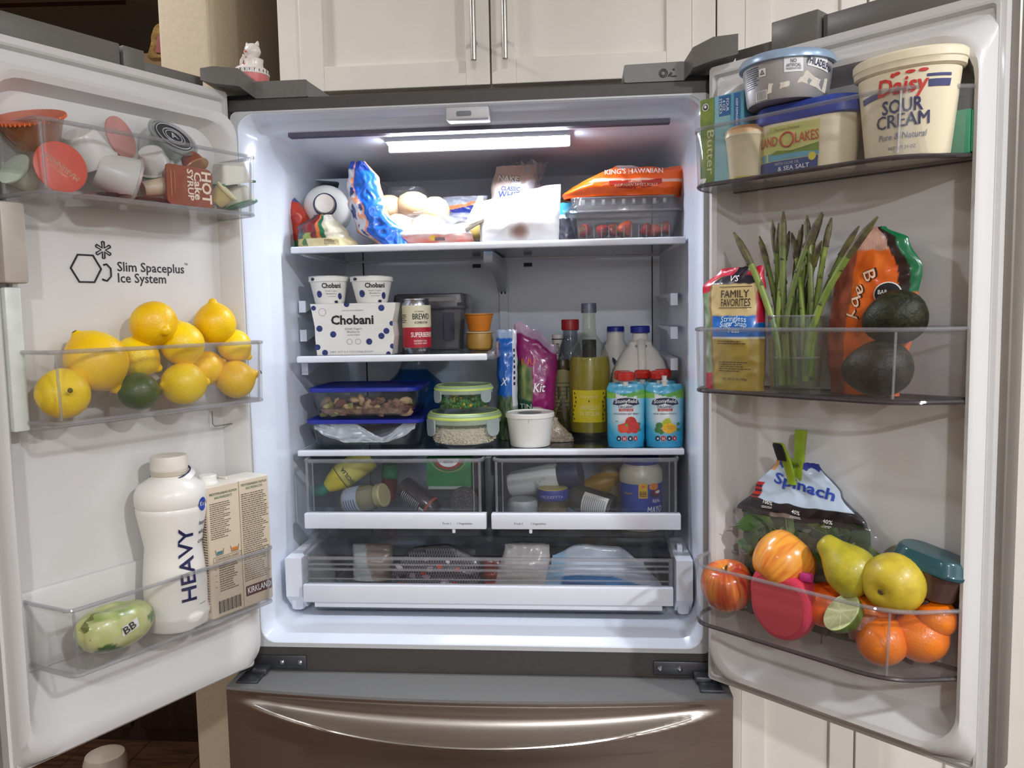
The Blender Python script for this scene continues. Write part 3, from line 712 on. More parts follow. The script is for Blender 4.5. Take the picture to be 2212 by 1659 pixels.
for k, F, s, z0, z1 in (('R1', 'R', 1, 1.540, 1.630), ('R2', 'R', 1, 1.220, 1.321), ('R3', 'R', 1, .840, .940)):
    door_bin(F, s, .027, .357, .423, z0, z1, .105, True)
BZ = {'L1': 1.526, 'L2': 1.212, 'L3': .855, 'R1': 1.544, 'R2': 1.224, 'R3': .844}
# ------------------------------------------------------------ shared builders for the food
def ctl(v, t):
    """piecewise-linear (smoothed) value at t from a number or a list of (t, value)"""
    if not isinstance(v, (list, tuple)): return v
    for (a, x), (b, y) in zip(v, v[1:]):
        if t <= b:
            k = 0 if b == a else max(0, (t-a)/(b-a)); k = k*k*(3-2*k); return x+(y-x)*k
    return v[-1][1]
class Bag:
    """a soft bag standing on z=0, front towards -y: wl, wr, th are numbers or (t,value) lists over its height"""
    def __init__(s, H, wl, wr, th, wrk=.003, ws=28, seed=1, pw=2.4, aniso=(1, 1, 1), lean=0, top=None, nx=30, nz=34):
        s.H, s.wl, s.wr, s.th, s.wrk, s.ws, s.seed, s.pw, s.an, s.lean, s.top, s.nx, s.nz = H, wl, wr, th, wrk, ws, seed, pw, aniso, lean, top, nx, nz
    def pt(s, q, t, side, off=0):
        a, b = ctl(s.wl, t), ctl(s.wr, t); u = 2*q-1
        H = s.H if s.top is None else ctl(s.top, q)
        pr = max(0, 1-abs(u)**s.pw)**.6
        x = a+(b-a)*q; z = H*t
        y = side*(ctl(s.th, t)/2*pr)
        n = Vector((x*s.an[0], side*.03, z*s.an[2]))*s.ws+Vector((s.seed*5.3, s.seed*2.1, 0))
        e = noise.noise(n); e2 = 1-2*abs(noise.noise(n*1.9+Vector((9, 1, 4))))
        y += side*(e*.5+e2*.5)*s.wrk*min(1, pr*2+.15)
        x += noise.noise(Vector((s.seed, t*9, q*2)))*s.wrk*.7; z += noise.noise(Vector((q*9, s.seed, t*2)))*s.wrk*.7 if t > .5 else 0
        return (x, y+s.lean*z+side*off, z)
    def mesh(s, name, mat, par, fn=None, label=None, back=True, q0=0, q1=1, t0=0, t1=1, off=0, ang=70):
        b = B(); cols = []
        for side in ((-1, 1) if back else (-1,)):
            V = []
            for j in range(s.nz+1):
                row = []
                for i in range(s.nx+1):
                    q, t = q0+(q1-q0)*i/s.nx, t0+(t1-t0)*j/s.nz; row.append(b.v(s.pt(q, t, side, off)))
                    if fn: cols.append(fn(q, t, side))
                V.append(row)
            for j in range(s.nz):
                for i in range(s.nx): b.f((V[j][i], V[j][i+1], V[j+1][i+1], V[j+1][i]))
        o = b.out(name, mat, par, ang=ang, label=label)
        if fn:
            at = o.data.color_attributes.new('Col', 'FLOAT_COLOR', 'POINT'); a = []
            for c in cols: a += lin(c)
            at.data.foreach_set('color', a)
        return o
    def fn(s, off=.0012):
        """maps (x, z) on to the front of the bag for lettering"""
        def g(x, z):
            t = min(1, max(0, z/s.H)); a, b_ = ctl(s.wl, t), ctl(s.wr, t); q = min(1, max(0, (x-a)/(b_-a))); p = s.pt(q, t, -1, off); return (x, p[1], z)
        return g
FLOORS = {'L': (BZ['L1'], BZ['L2'], BZ['L3']), 'R': (BZ['R1'], BZ['R2'], BZ['R3'])}
def seat(F, px, py, y, r):
    """centre of a round fruit on the pixel ray, kept inside its door bin"""
    def ok(c):
        s = c.y-r*1.0 > -.1015 and c.y+r < (.008 if F == 'R' else .002)
        if F == 'L': s = s and c.x+r < -.026
        if F == 'R':
            a, b_ = Vector((.355, -.1035)), Vector((.420, -.030)); d = (b_-a).normalized(); n = Vector((-d.y, d.x))
            s = s and (Vector((c.x, c.y))-a).dot(n) > r*1.0 and c.x-r > .026
        return s
    best = None
    for k in range(60):
        for sg in (1, -1):
            c = PY(F, px, py, y+sg*k*.001)
            if best is None and ok(c): best = c
        if best is not None: break
    c = best if best is not None else PY(F, px, py, y)
    if best is None: print('SEAT', F, px, py, r)
    fl = max([z for z in FLOORS[F] if z < c.z], default=0)
    if c.z-r*.98 < fl+.003: c.z = fl+.003+r*.98
    return c, r
def along(v): return Vector((0, 0, 1)).rotation_difference(Vector(v)).to_matrix().to_4x4()
def wv(p, sc, k=0): return noise.noise(Vector(p)*sc+Vector((k*7.7, k*3.3, k)))
LEM = [(0, -1.16), (.10, -1.15), (.16, -1.08), (.3, -1.0), (.55, -.86), (.8, -.6), (.95, -.3), (1, 0), (.96, .3), (.84, .58), (.62, .82), (.4, .98), (.25, 1.08), (.2, 1.18), (.15, 1.26), (.08, 1.3), (0, 1.31)]
APP = [(0, -.72), (.12, -.74), (.3, -.84), (.55, -.80), (.8, -.58), (.96, -.22), (1, .1), (.96, .4), (.84, .66), (.62, .82), (.4, .84), (.22, .76), (.1, .62), (0, .54)]
PEA = [(0, -.86), (.1, -.9), (.35, -.96), (.7, -.8), (.93, -.45), (1, -.05), (.93, .32), (.74, .7), (.55, 1.02), (.44, 1.3), (.36, 1.48), (.2, 1.58), (0, 1.6)]
AVO = [(0, -1.0), (.3, -.98), (.65, -.8), (.9, -.42), (1, 0), (.94, .4), (.76, .8), (.55, 1.08), (.36, 1.26), (.16, 1.36), (0, 1.38)]
ORA = [(0, -.86), (.1, -.88), (.4, -.86), (.75, -.62), (.95, -.28), (1, .05), (.95, .36), (.78, .64), (.5, .84), (.22, .92), (.08, .90), (0, .87)]
def fruit(name, label, cat, F, px, py, y, r, prof, mat, axis=(0, 0, 1), group=None, lump=.03, seed=1, k=1, paint=None, extra=None):
    c, r = seat(F, px, py, y, r)
    t = T(name, label, cat, F, c, 0, group, along(axis))
    b = B(); b.lathe([(p[0]*r, p[1]*r*k) for p in smoothp(prof, 5 if paint else 2)], 96 if paint else 32, fn=lambda p: tuple(v*(1+lump*wv(p, 1.1/r, seed)) for v in p))
    b.out('flesh' if name == 'half_lime' else 'skin', mat, t, ang=80, paint=paint)
    if extra: extra(t, r)
    return t
def smoothp(P, n=2):
    out = []
    for i in range(len(P)-1):
        p0 = P[max(i-1, 0)]; p1 = P[i]; p2 = P[i+1]; p3 = P[min(i+2, len(P)-1)]
        for j in range(n):
            t = j/n; out.append(tuple(.5*(2*p1[a]+(p2[a]-p0[a])*t+(2*p0[a]-5*p1[a]+4*p2[a]-p3[a])*t*t+(3*p1[a]-p0[a]-3*p2[a]+p3[a])*t**3) for a in (0, 1)))
    out.append(P[-1]); return [(max(0, a), b) for a, b in out]
def stem(r, z, h, mat, rad=.0016):
    return lambda t, R0: B().tube([(0, 0, z*R0), (.001, 0, z*R0+h*.6), (.003, 0, z*R0+h)], rad, 6).out('stem', mat, t)
STEM = pm('stem_brown', (86, 66, 36), .8, .2, 90)
def tub(t, prof, lidp, mbody, mlid, n=40, bname='tub', lname='lid', paint=None):
    B().lathe(prof, n).out(bname, mbody, t, paint=paint); B().lathe(lidp, n).out(lname, mlid, t)
PLW = pm('plastic_white', (236, 235, 228), .32, .012, 20, coat=.1)
PAPERW = pm('paper_white', (232, 228, 218), .6, .02, 40)
FILM = clear('clear_film', (246, 247, 248), .05, (235, 235, 238), .1, 1.5)
FILM2 = clear('haze_film', (236, 238, 240), .16, (225, 225, 228), .14, 1.5)
PRT = pv('printed_film', .28, .25, 90, coat=.3)
PRM = pv('printed_paper', .5)
PRG = pv('printed_plastic', .3)
def mixc(a, b, k): return tuple(a[i]+(b[i]-a[i])*k for i in range(3))

# ============================================================ TOP SHELF
zS = Z1+.001
# orange bag of sweet rolls on the strawberry box ---------------------------------
yc = .235
x, z0, wd, h = SP('0', yc-.05, 1227, 1478, 422, 520)
zS0 = zS
cw = wd*.97; ch = h-.002
t = T('strawberry_clamshell', 'clear hinged plastic box with a few strawberries under the orange bag', 'food box', '0', (x-.004, yc, zS))
dp = .12
def cr(k, n=3): return rr(cw*k, dp*k, .014, n)
b = B(); b.loft([(cr(.84), 0), (cr(.87), .006), (cr(.985), ch*.62), (cr(1.03), ch*.62+.001), (cr(1.03), ch*.62+.004), (cr(.97), ch*.62+.003), (cr(.85), .008), (cr(.8), .0025)], True, True)
b.out('box_base', FILM, t)
b = B()
for i in range(13):
    xx = (-.40+.8*i/12)*cw; b.tube([(xx, -dp*.435, .003), (xx, -dp*.46, ch*.34)], .0011, 5)
b.out('moulded_rib', FILM2, t, kind='stuff')
b = B(); b.loft([(cr(1.0), ch*.62+.004), (cr(1.0), ch*.75), (cr(.95), ch*.80), (cr(.92), ch*.985), (cr(.86), ch), (cr(.85), ch*.985), (cr(.93), ch*.79), (cr(.985), ch*.75), (cr(.985), ch*.62+.004)], False, False)
b.rings([[(p[0], p[1], ch) for p in cr(.86)], [(p[0], p[1], ch-.001) for p in cr(.86)]]); b.out('box_lid', FILM, t)
b = B(); b.tube([(p[0], p[1], ch*.62+.003) for p in cr(1.035, 4)], .0022, 6, closed=True); b.tube([(p[0], p[1], ch*.97) for p in cr(.93, 4)], .0016, 6, closed=True); b.out('box_flange', EDGE, t)
for i in range(9):
    B().bb((-.36+.72*i/8)*cw-.0035, (-.36+.72*i/8)*cw+.0035, -dp*.475, -dp*.463, ch*.80, ch*.93, .002).out('moulded_tab', FILM2, t)
B().bb(-.012, .014, -dp*.512, -dp*.498, ch*.62, ch*.74, .001).out('latch', EDGE, t)
STR = pm('strawberry_red', (196, 32, 30), .3, .1, 260, c2=(150, 18, 22), bump=.4, coat=.3)
STO = pm('strawberry_orange', (226, 96, 34), .3, .1, 200, c2=(200, 48, 28), bump=.4, coat=.3)
LEAF = pm('leaf_green', (62, 104, 40), .5, .2, 80)
sb = [(1265, 500, -.03, STR), (1300, 498, -.032, STR), (1325, 500, -.02, STR), (1352, 492, -.034, STO), (1395, 498, -.03, STR), (1415, 497, -.03, STO), (1438, 494, -.028, STR), (1340, 500, .01, STR), (1400, 500, .012, STR)]
SBP = [(0, -1.0), (.2, -.95), (.55, -.6), (.85, -.1), (1, .35), (.9, .7), (.5, .88), (0, .86)]
for i, (px, py, dy, m) in enumerate(sb):
    p = PY('0', px, py, yc+dy); r = .0135 if i != 3 else .016
    ax = [(-.5, -.5, .2), (.6, -.3, -.3), (.2, -.6, .4), (-.5, .1, -.8), (.7, -.4, .3), (.3, -.3, -.7), (-.4, -.5, .5), (1, 0, 0), (-1, 0, .2)][i]
    t2 = T('strawberry', ['small strawberry at the left end of the clear box', 'dark red strawberry second from left in the clear box', 'small strawberry third from left in the clear box', 'large half ripe orange strawberry with green cap in the clear box', 'strawberry just right of the large orange one', 'orange red strawberry near the right of the clear box', 'red strawberry at the right end of the clear box', 'strawberry lying behind the third one in the clear box', 'strawberry lying at the back right of the clear box'][i], 'strawberry', '0', (p.x, p.y, max(p.z, zS+.0035+r)), 0, 'strawberries in the clear box', along(ax))
    B().lathe([(q[0]*r, q[1]*r) for q in smoothp(SBP)], 20).jitter(.0012, 260, i).out('berry', m, t2, ang=80)
    b = B()
    for k in range(6):
        a = k*1.05; b.f([b.v((0, 0, .86*r)), b.v((.5*r*math.cos(a-.25), .5*r*math.sin(a-.25), .98*r)), b.v((.95*r*math.cos(a), .95*r*math.sin(a), .85*r)), b.v((.5*r*math.cos(a+.25), .5*r*math.sin(a+.25), .98*r))])
    b.out('leaf_cap', LEAF, t2)
# King's Hawaiian
yk = yc-.01
xk, zk, wk, hk = SP('0', yk-.05, 1213, 1487, 350, 438)
zk = zS+ch+.001; hk = PY('0', 1350, 350, yk-.05).z-zk
t = T('sweet_roll_bag', 'bright orange bag of sweet rolls lying on the clear strawberry box', 'bread bag', '0', (xk, yk, zk))
kb = Bag(hk, [(0, -wk*.485), (.25, -wk*.50), (.6, -wk*.43), (1, -wk*.22)], [(0, wk*.46), (.5, wk*.50), (1, wk*.50)], [(0, .085), (.3, .115), (.8, .10), (1, .03)], .0035, 40, 3, 3.2, top=[(0, hk*.6), (.25, hk*1.0), (.55, hk*.93), (.8, hk*.88), (1, hk*.98)], nx=50, nz=30)
def kf(q, t_, s_):
    if t_ > .80 and .22 < q < .47 and t_ > .80+.1*abs(q-.36)/.1: return (196, 176, 176)
    if .43 < t_ < .53 and q > .2: return (236, 190, 168)
    return (240, 98, 20)
kb.mesh('bag_film', PRT, t, kf)
kk = kb.fn(.0015)
KO = pm('roll_panel', (178, 44, 20), .4)
flats([[(-.03, hk*.42), (.072, hk*.46), (.072, hk*.32), (.05, hk*.2), (.02, hk*.15), (-.012, hk*.2), (-.03, hk*.28)]], KO, t, fn=kk, name='printed_panel')
kk2 = kb.fn(.003)
txt([("KING'S HAWAIIAN", .018, hk*.63, .0095, .112, .012)], WINK, t, fn=kk2)
PINK = pm('pale_orange_ink', (244, 200, 170), .5)
txt([('ORIGINAL', .02, hk*.34, .0042, .026, .005), ('HAWAIIAN SWEET ROLLS', .022, hk*.235, .0052, .082, .006)], PINK, t, fn=kk2)
# dark pack and teal strip behind, between the white packet and the strawberry box
x, z0, wd, h = SP('0', .25, 1200, 1240, 425, 462)
t = T('frozen_pack', 'pale blue and dark pack standing behind the white packet on the top shelf', 'food pack', '0', (x-.004, .262, zS))
Bag(.085, -.028, .028, .02, .002, 40, 5).mesh('pack_film', PRT, t, lambda q, t_, s: (70, 176, 214) if t_ > .72 else ((196, 222, 230) if t_ > .62 else (58, 56, 68)))
# white packet, bright under the lamp
yw = .165
x, z0, wd, h = SP('0', yw, 1036, 1212, 412, 527)
t = T('white_packet', 'white waxed paper packet with a brown root inside standing under the lamp', 'packet', '0', (x, yw, zS))
wb = Bag(h, -wd/2, [(0, wd*.47), (1, wd*.5)], [(0, .03), (.35, .045), (1, .004)], .0022, 22, 8, 2.2, top=[(0, h*.80), (1, h*1.06)], nx=34, nz=30)
def wf(q, t_, s):
    d = math.hypot((q-.50)*1.5, (t_-.20)*1.0); n = wv((q, t_, 0), 7, 2)*.05
    return mixc((132, 104, 92), (240, 240, 242), min(1, max(0, (d+n-.06)/.16)))
wb.mesh('paper', pv('waxed_paper', .35, .1, 30), t, wf)
x2 = PY('0', 1022, 480, yw).x-x; zt_ = PY('0', 1022, 478, yw).z-zS
pa, pb = PY('0', 1006, 495, yw), PY('0', 1040, 470, yw); pc = PY('0', 1036, 425, yw)
b = B(); b.prism([(pa.x-x, pa.z-zS+.004), (pb.x-x+.004, pb.z-zS-.004), (pb.x-x+.004, pc.z-zS), (pb.x-x-.004, pc.z-zS), (pa.x-x+.004, pa.z-zS+.018)], -.008, .0); b.out('paper_flap', PAPERW, t, smooth=False)
b = B(); b.prism([(pa.x-x, pa.z-zS), (pb.x-x+.006, pb.z-zS-.003), (pb.x-x+.006, pb.z-zS-.008), (pa.x-x+.001, pa.z-zS-.005)], -.010, .0); b.out('clip_edge', pm('wire_grey', (150, 140, 128), .4, metal=.5), t, smooth=False)
# loaf bags ------------------------------------------------------------------------
BUN = pm('bun_pale', (226, 196, 150), .6, .06, 30, bump=.15); BUN2 = pm('bun_yellow', (205, 172, 96), .6, .08, 40, bump=.15)
def loaf(t, items, mat, nm='bread_roll'):
    for i, (x_, y_, z_, rx, ry, rz) in enumerate(items):
        o = B().x(TL(x_, y_, z_) @ Matrix.Diagonal((rx, ry, rz, 1))).lathe([(0, -1), (.4, -.93), (.8, -.7), (1, -.25), (1, .2), (.8, .68), (.4, .94), (0, 1)], 20).out(nm, mat, t, ang=80)
yb = .275
x, z0, wd, h = SP('0', yb-.04, 812, 972, 366, 520)
t = T('roll_bag', 'clear bag of pale rolls with a blue and orange printed tail at left', 'bread bag', '0', (x, yb, zS))
loaf(t, [(-.052, -.03, .085, .03, .035, .026), (.0, -.035, .088, .034, .035, .028), (.045, -.03, .075, .03, .035, .03), (-.03, -.04, .045, .034, .036, .026), (.032, -.045, .04, .036, .034, .028), (-.02, .02, .07, .03, .03, .026), (.03, .02, .06, .03, .03, .026)], BUN)
Bag(.128, [(0, -.085), (.6, -.082), (1, -.06)], [(0, .082), (.5, .080), (1, .02)], [(0, .12), (.5, .125), (1, .05)], .005, 30, 4, 3).mesh('bag_film', FILM, t)
# the blue tail of the same bag
yt = .165
ox = lambda px, py: (PY('0', px, py, yt).x-x, PY('0', px, py, yt).z-zS)
zt0 = PY('0', 800, 520, yt).z
A_ = [ox(762, 505), ox(752, 460), ox(757, 420), ox(750, 375), ox(757, 350), ox(770, 352), ox(782, 352), ox(812, 372), ox(822, 400), ox(836, 470), ox(848, 500), ox(884, 474), ox(892, 480), ox(862, 508)]
tailL = [(0, ox(815, 520)[0]), (.2, ox(770, 490)[0]), (.5, ox(753, 440)[0]), (.8, ox(750, 385)[0]), (1, ox(756, 352)[0])]
tailR = [(0, ox(890, 500)[0]), (.15, ox(880, 490)[0]), (.4, ox(838, 460)[0]), (.8, ox(820, 385)[0]), (1, ox(790, 356)[0])]
tH = ox(770, 350)[1]
tb = Bag(tH, tailL, tailR, [(0, .05), (.4, .045), (1, .012)], .006, 34, 12, 2.2, nx=40, nz=50)
def tf(q, t_, s):
    e = q+.12*math.sin(t_*9+1)+.1*wv((q, t_*2, 0), 3, 1)
    if .30 < e < .345 or .93 < q: return (236, 150, 108)
    if e >= .345: return (26, 92, 190) if t_ < .9 else (20, 60, 150)
    if t_ > .90: return (30, 70, 160)
    n = wv((q*3, t_*5, 1), 2.2, 5)
    if n > .12 and t_ < .7: return (36, 56, 120)
    if n < -.3: return (226, 160, 130)
    return (206, 208, 222)
tl = tb.mesh('bag_tail', PRT, t, tf); tl.location = (0, yt-yb, 0)
# second roll bag behind
yb2 = .36
x, z0, wd, h = SP('0', yb2-.03, 970, 1065, 372, 470)
t = T('roll_bag', 'clear bag of yellow rolls half hidden behind the pale rolls', 'bread bag', '0', (x, yb2, zS))
loaf(t, [(-.02, -.03, .085, .03, .03, .022), (.028, -.028, .08, .028, .03, .024), (0, -.03, .045, .04, .03, .024)], BUN2)
Bag(.118, -.062, [(0, .065), (1, .045)], [(0, .09), (.6, .09), (1, .03)], .005, 30, 7, 3).mesh('bag_film', FILM, t)
kx = PY('0', 1003, 450, yb2-.06)
o = Bag(.05, [(0, -.05), (1, -.045)], [(0, .045), (1, .05)], .006, .003, 40, 9).mesh('bag_tail', PRT, t, lambda q, t_, s: (232, 140, 90) if abs(t_-.62-(q-.5)*.3) < .08 else ((34, 52, 140) if t_ < .62+(q-.5)*.3 else (170, 178, 196)))
o.location = (kx.x-x, -.062, kx.z-zS-.025)
# classic white bread
yn = .29
x, z0, wd, h = SP('0', yn-.05, 1052, 1165, 345, 450)
t = T('white_bread_bag', 'printed bag of classic white bread standing behind the white packet', 'bread bag', '0', (x, yn, zS))
nb = Bag(PY('0', 1100, 350, yn-.05).z-zS, [(0, -wd*.52), (.75, -wd*.47), (1, -wd*.36)], [(0, wd*.5), (1, wd*.42)], [(0, .09), (.6, .10), (1, .02)], .0035, 30, 14, 3)
nH = nb.H
def nf(q, t_, s):
    n = wv((q, t_, 0), 6, 3)
    if t_ > .80+n*.1: return (198, 172, 158)
    if t_ > .60 and q < .5: return (226, 208, 196)
    return (230, 230, 236)
nb.mesh('bag_film', PRT, t, nf)
zz = lambda py: PY('0', 1100, py, yn-.05).z-zS
xx = lambda px: PY('0', px, 400, yn-.05).x-x
BLU = pm('blue_ink', (36, 70, 168), .5); CRM = pm('cream_ink', (246, 240, 232), .5); DBR = pm('brown_ink', (70, 46, 40), .5)
nfn = nb.fn(.0018)
txt([('NAKE', xx(1097), zz(387), .0125, .044, .03)], DBR, t, fn=nb.fn(.0012), rot=-8, name='lettering')
txt([('NAKE', xx(1096), zz(388), .0122, .043, .016)], CRM, t, fn=nb.fn(.0022), rot=-8)
txt([('CLASSIC', xx(1102), zz(412), .009, .040, .014), ('WHITE', xx(1103), zz(428), .0135, .055, .022)], BLU, t, fn=nfn, rot=-6)
# twisted clear bag top, and brown loaf beside it
yn = .36; x, z0, wd, h = SP('0', yn-.05, 1160, 1228, 345, 450)
t = T('brown_bread_bag', 'brown loaf in a twisted clear bag beside the classic white bread', 'bread bag', '0', (x, yn, zS))
BRB = pm('brown_crust', (196, 130, 92), .55, .15, 26, c2=(120, 62, 44), bump=.2)
loaf(t, [(.006, 0, .058, .040, .05, .052)], BRB, 'loaf')
Bag(.122, -.048, .046, [(0, .10), (.6, .11), (1, .03)], .004, 30, 15, 3).mesh('bag_film', FILM, t)
p = PY('0', 1156, 372, yn-.08)
b = B(); b.x(TL(p.x-x, -.075, p.z-zS-.02)).lathe([(.004, -.012), (.006, 0), (.012, .012), (.022, .028), (.026, .04)], 22, fn=lambda q: (q[0]*(1+.4*math.sin(5*math.atan2(q[1], q[0])))-.006*(q[2] > .02), q[1]*(1+.3*math.sin(4*math.atan2(q[1], q[0]))), q[2]+.006*math.sin(7*math.atan2(q[1], q[0]))*(q[2] > .02)))
b.x(TL(p.x-x+.0, -.075, p.z-zS-.05)).lathe([(.024, -.01), (.02, .01), (.012, .024), (.004, .032)], 20, fn=lambda q: (q[0]*(1+.25*math.sin(6*math.atan2(q[1], q[0]))), q[1], q[2]))
b.out('twisted_top', FILM2, t)
# flat packet of deli meat in front
ym = .175
x, z0, wd, h = SP('0', ym, 790, 1035, 488, 530)
t = T('deli_pack', 'flat see through pack with red and yellow print lying at the shelf front', 'food pack', '0', (x, ym, zS))
mb = Bag(.040, [(0, -.10), (1, -.085)], [(0, .105), (1, .095)], [(0, .04), (.5, .055), (1, .01)], .004, 34, 17, 3)
def mf(q, t_, s):
    n = wv((q*3, t_, 0), 3, 4)
    if t_ < .45+n*.2 and q > .2: 
        if .58 < q < .66 and .15 < t_ < .4: return (236, 190, 60)
        return mixc((214, 112, 96), (236, 206, 200), min(1, max(0, n+.5)))
    if t_ < .5 and q <= .2: return (190, 176, 150)
    return (232, 226, 226)
mb.mesh('pack_film', PRT, t, mf)
flats([rect(.03, .05, .006, .012)], DBR, t, fn=mb.fn(.001), name='date_code')
# second clear folded wrap lying over the pack
Bag(.034, -.07, .09, .03, .006, 30, 23, 3).mesh('folded_film', FILM2, t).location = (.01, .03, .030)
# dark red and green bag of greens at far left
yg = .165
x, z0, wd, h = SP('0', yg, 640, 772, 462, 532)
t = T('salad_pack', 'dark red and green printed pack lying at the far left of the top shelf', 'food pack', '0', (x, yg, zS))
gb = Bag(h, [(0, -wd*.48), (.6, -wd*.46), (1, -wd*.2)], [(0, wd*.52), (.4, wd*.36), (1, wd*.10)], [(0, .05), (.5, .055), (1, .012)], .004, 36, 19, 2.6, nx=44, nz=34)
def gf(q, t_, s):
    n = wv((q, t_, 0), 5, 6)
    if t_ < .26: return (222, 208, 160) if q > .22 else ((60, 110, 60) if n > 0 else (214, 190, 120))
    if q > .60: return (206, 200, 176) if t_ < .8 else (220, 214, 206)
    if .5 < q < .60: return (24, 92, 60)
    if .45 < q <= .5: return (206, 110, 50)
    if t_ < .42 and q < .34: return (150, 160, 70) if n > .05 else (60, 84, 84)
    if q < .14: return (34, 30, 30)
    return mixc((96, 18, 24), (140, 30, 30), n+.5)
gb.mesh('pack_film', PRT, t, gf)
flats(dashes(wd*.02, wd*.2, h*.05, h*.22, 4, .4, 2), INK, t, fn=gb.fn(.001), name='fine_print')
# red crisps bag against the left wall
x, z0, wd, h = SP('0', .22, 616, 670, 388, 490)
t = T('red_bag', 'small red bag leaning on the left wall of the top shelf', 'food bag', '0', (x, .215, zS))
zo = PY('0', 630, 490, .215).z-zS
Bag(PY('0', 620, 392, .215).z-zS, [(0, -.01), (.4, -.018), (1, -.035)], [(0, .03), (.4, .028), (1, -.022)], [(0, .03), (.5, .05), (1, .006)], .004, 40, 21).mesh('bag_film', PRT, t, lambda q, t_, s: (206, 190, 196) if t_ > .82 else ((70, 90, 140) if .7 < t_ < .8 and q > .5 else (mixc((150, 30, 26), (206, 66, 40), q) if t_ > .12 else (30, 90, 50))))
# white creamer bottle lying with its cap to the front
p = PY('0', 688, 441, .175)
rb = .047
t = T('creamer_bottle', 'white bottle lying down with its round cap facing out, top shelf left', 'bottle', '0', (p.x+.010, .185, max(zS+rb, p.z)), 0, None, RZm(14) @ RX(-90))
B().lathe([(0, .0), (.020, .0), (.021, .012), (.030, .022), (.042, .036), (rb, .05), (rb, .145), (.04, .150), (0, .150)], 36).out('bottle_body', PLW, t)
B().lathe([(.0225, .0), (.0235, .001), (.0235, .005), (.0225, .006)], 30).out('neck_ring', NAVY, t); B().lathe([(.0205, -.004), (.0225, -.004), (.0225, .0005), (.0205, .0005)], 30).out('cap_band', NAVY, t)
B().lathe([(0, -.017), (.0175, -.017), (.019, -.0155), (.019, 0), (0, 0)], 32).out('cap', pm('cap_cream', (222, 214, 206), .45), t)

# ============================================================ HALF SHELF
zH = Z2+.001; yh = .155
x, z0, wd, h = SP('0', yh, 672, 856, 655, 767)
t = T('yogurt_box', 'large white multipack carton printed with blueberries on the half shelf', 'carton', '0', (x, yh, zH))
h = PY('0', 765, 655, yh).z-zH
BERRY = pm('berry_blue', (44, 62, 128), .5, .25, 220, c2=(22, 34, 84)); WCARD = pm('card_white', (228, 226, 220), .5, .012, 30)
fp = [(-wd*.44, 0), (wd*.44, 0), (wd*.475, h*.35), (wd*.455, h*.62), (wd*.49, h*.86), (wd*.50, h), (-wd*.5, h), (-wd*.485, h*.85), (-wd*.455, h*.55), (-wd*.455, h*.3)]
b = B(); b.prism(fp, 0, .095); b.out('carton_sleeve', WCARD, t, smooth=False)
bl = [(-.46, .92, .02), (-.07, .985, .024), (.335, .9, .026), (-.40, .52, .026), (-.24, .405, .026), (.385, .455, .025), (.325, .36, .026), (.18, .255, .026), (-.43, .16, .024), (-.345, .05, .025), (.45, .60, .02), (.45, .16, .021), (.40, .012, .02)]
fl_ = []
for a, c, r in bl:
    P = disc(a*wd, c*h, r*wd*1.4, 16)
    P = [(min(max(q[0], -wd*.492), wd*.46), min(max(q[1], .0005), h)) for q in P]; fl_.append(P)
for P in fl_: flats([P], BERRY, t, y=-.0006, name='printed_berry')
txt([('Chobani', -.01*wd, h*.60, h*.165, wd*.50, .034)], INK, t, y=-.0006)
txt([('Greek Yogurt', 0, h*.49, .0042, wd*.20), ('Blueberry', 0, h*.43, .0042, wd*.15), ('on the bottom', 0, h*.375, .0034, wd*.14), ('NET WT 5.3 OZ (150g) EACH', -.03*wd, h*.05, .003, wd*.5), ('NET NON-GMO INGREDIENTS', .0, h*.85, .0025, wd*.25)], GINK, t, y=-.0006)
b = B()
for cx_, cz_, r in ((-.05*wd, h*.26, .0055), (.05*wd, h*.26, .0055), (-.36*wd, h*.84, .0075)): b.tube([(cx_+r*math.cos(a*.314), -.0007, cz_+r*math.sin(a*.314)) for a in range(20)], .0003, 4, closed=True)
b.out('printed_ring', GINK, t)
def yog(label, l, r, tp, bt, y, z, side=0):
    x, z0, wd, h = SP('0', y, l, r, tp, bt)
    t = T('yogurt_cup', label, 'yogurt cup', '0', (x, y, z), 0, 'blueberry yogurt cups'); R0 = wd/2
    if z > zH+.01: h = PY('0', (l+r)/2, tp, y).z-z
    pf = [(0, 0), (R0*.68, 0), (R0*.72, .004), (R0*.73, h*.10), (R0*.92, h*.78), (R0*.985, h*.80), (R0*.985, h*.965), (R0*.93, h*.97)]
    rad = lambda z_: R0*(.73+.19*(z_/h-.1)/.68) if z_ < h*.78 else R0*.985
    B().lathe(pf, 40).out('cup', WCARD, t); B().lathe([(R0*1.0, h*.97), (R0*1.0, h*.99), (R0*.9, h), (0, h)], 40).out('foil_lid', pm('foil_lid', (214, 214, 214), .3, metal=.6), t)
    w_ = cylwrap(rad, .0006)
    txt([('Chobani', R0*.38, h*.56, h*.17, R0*.95, .03)], INK, t, fn=w_)
    for P in (disc(-R0*.28, h*.34, R0*.15, 14, R0*.17), disc(R0*.78, h*.26, R0*.12, 12, R0*.16)): flats([P], BERRY, t, fn=w_, name='printed_berry')
    txt([('Greek Yogurt', R0*.35, h*.43, .0028, R0*.6), ('Blueberry', R0*.35, h*.33, .0028, R0*.5), ('on the bottom', R0*.35, h*.24, .0022, R0*.4)], GINK, t, fn=w_)
    for P in (disc(-R0*.6, h*.88, R0*.13, 12, h*.06), disc(R0*.55, h*.06, R0*.1, 10, h*.05)): flats([P], pm('berry_dark', (30, 34, 52), .5), t, fn=w_, name='printed_berry')
    return t
zc = zH+h+.0005
yog('yogurt cup standing on the left of the blueberry carton', 669, 754, 597, 654, .195, zc)
yog('yogurt cup standing on the right of the blueberry carton', 758, 849, 597, 654, .195, zc)
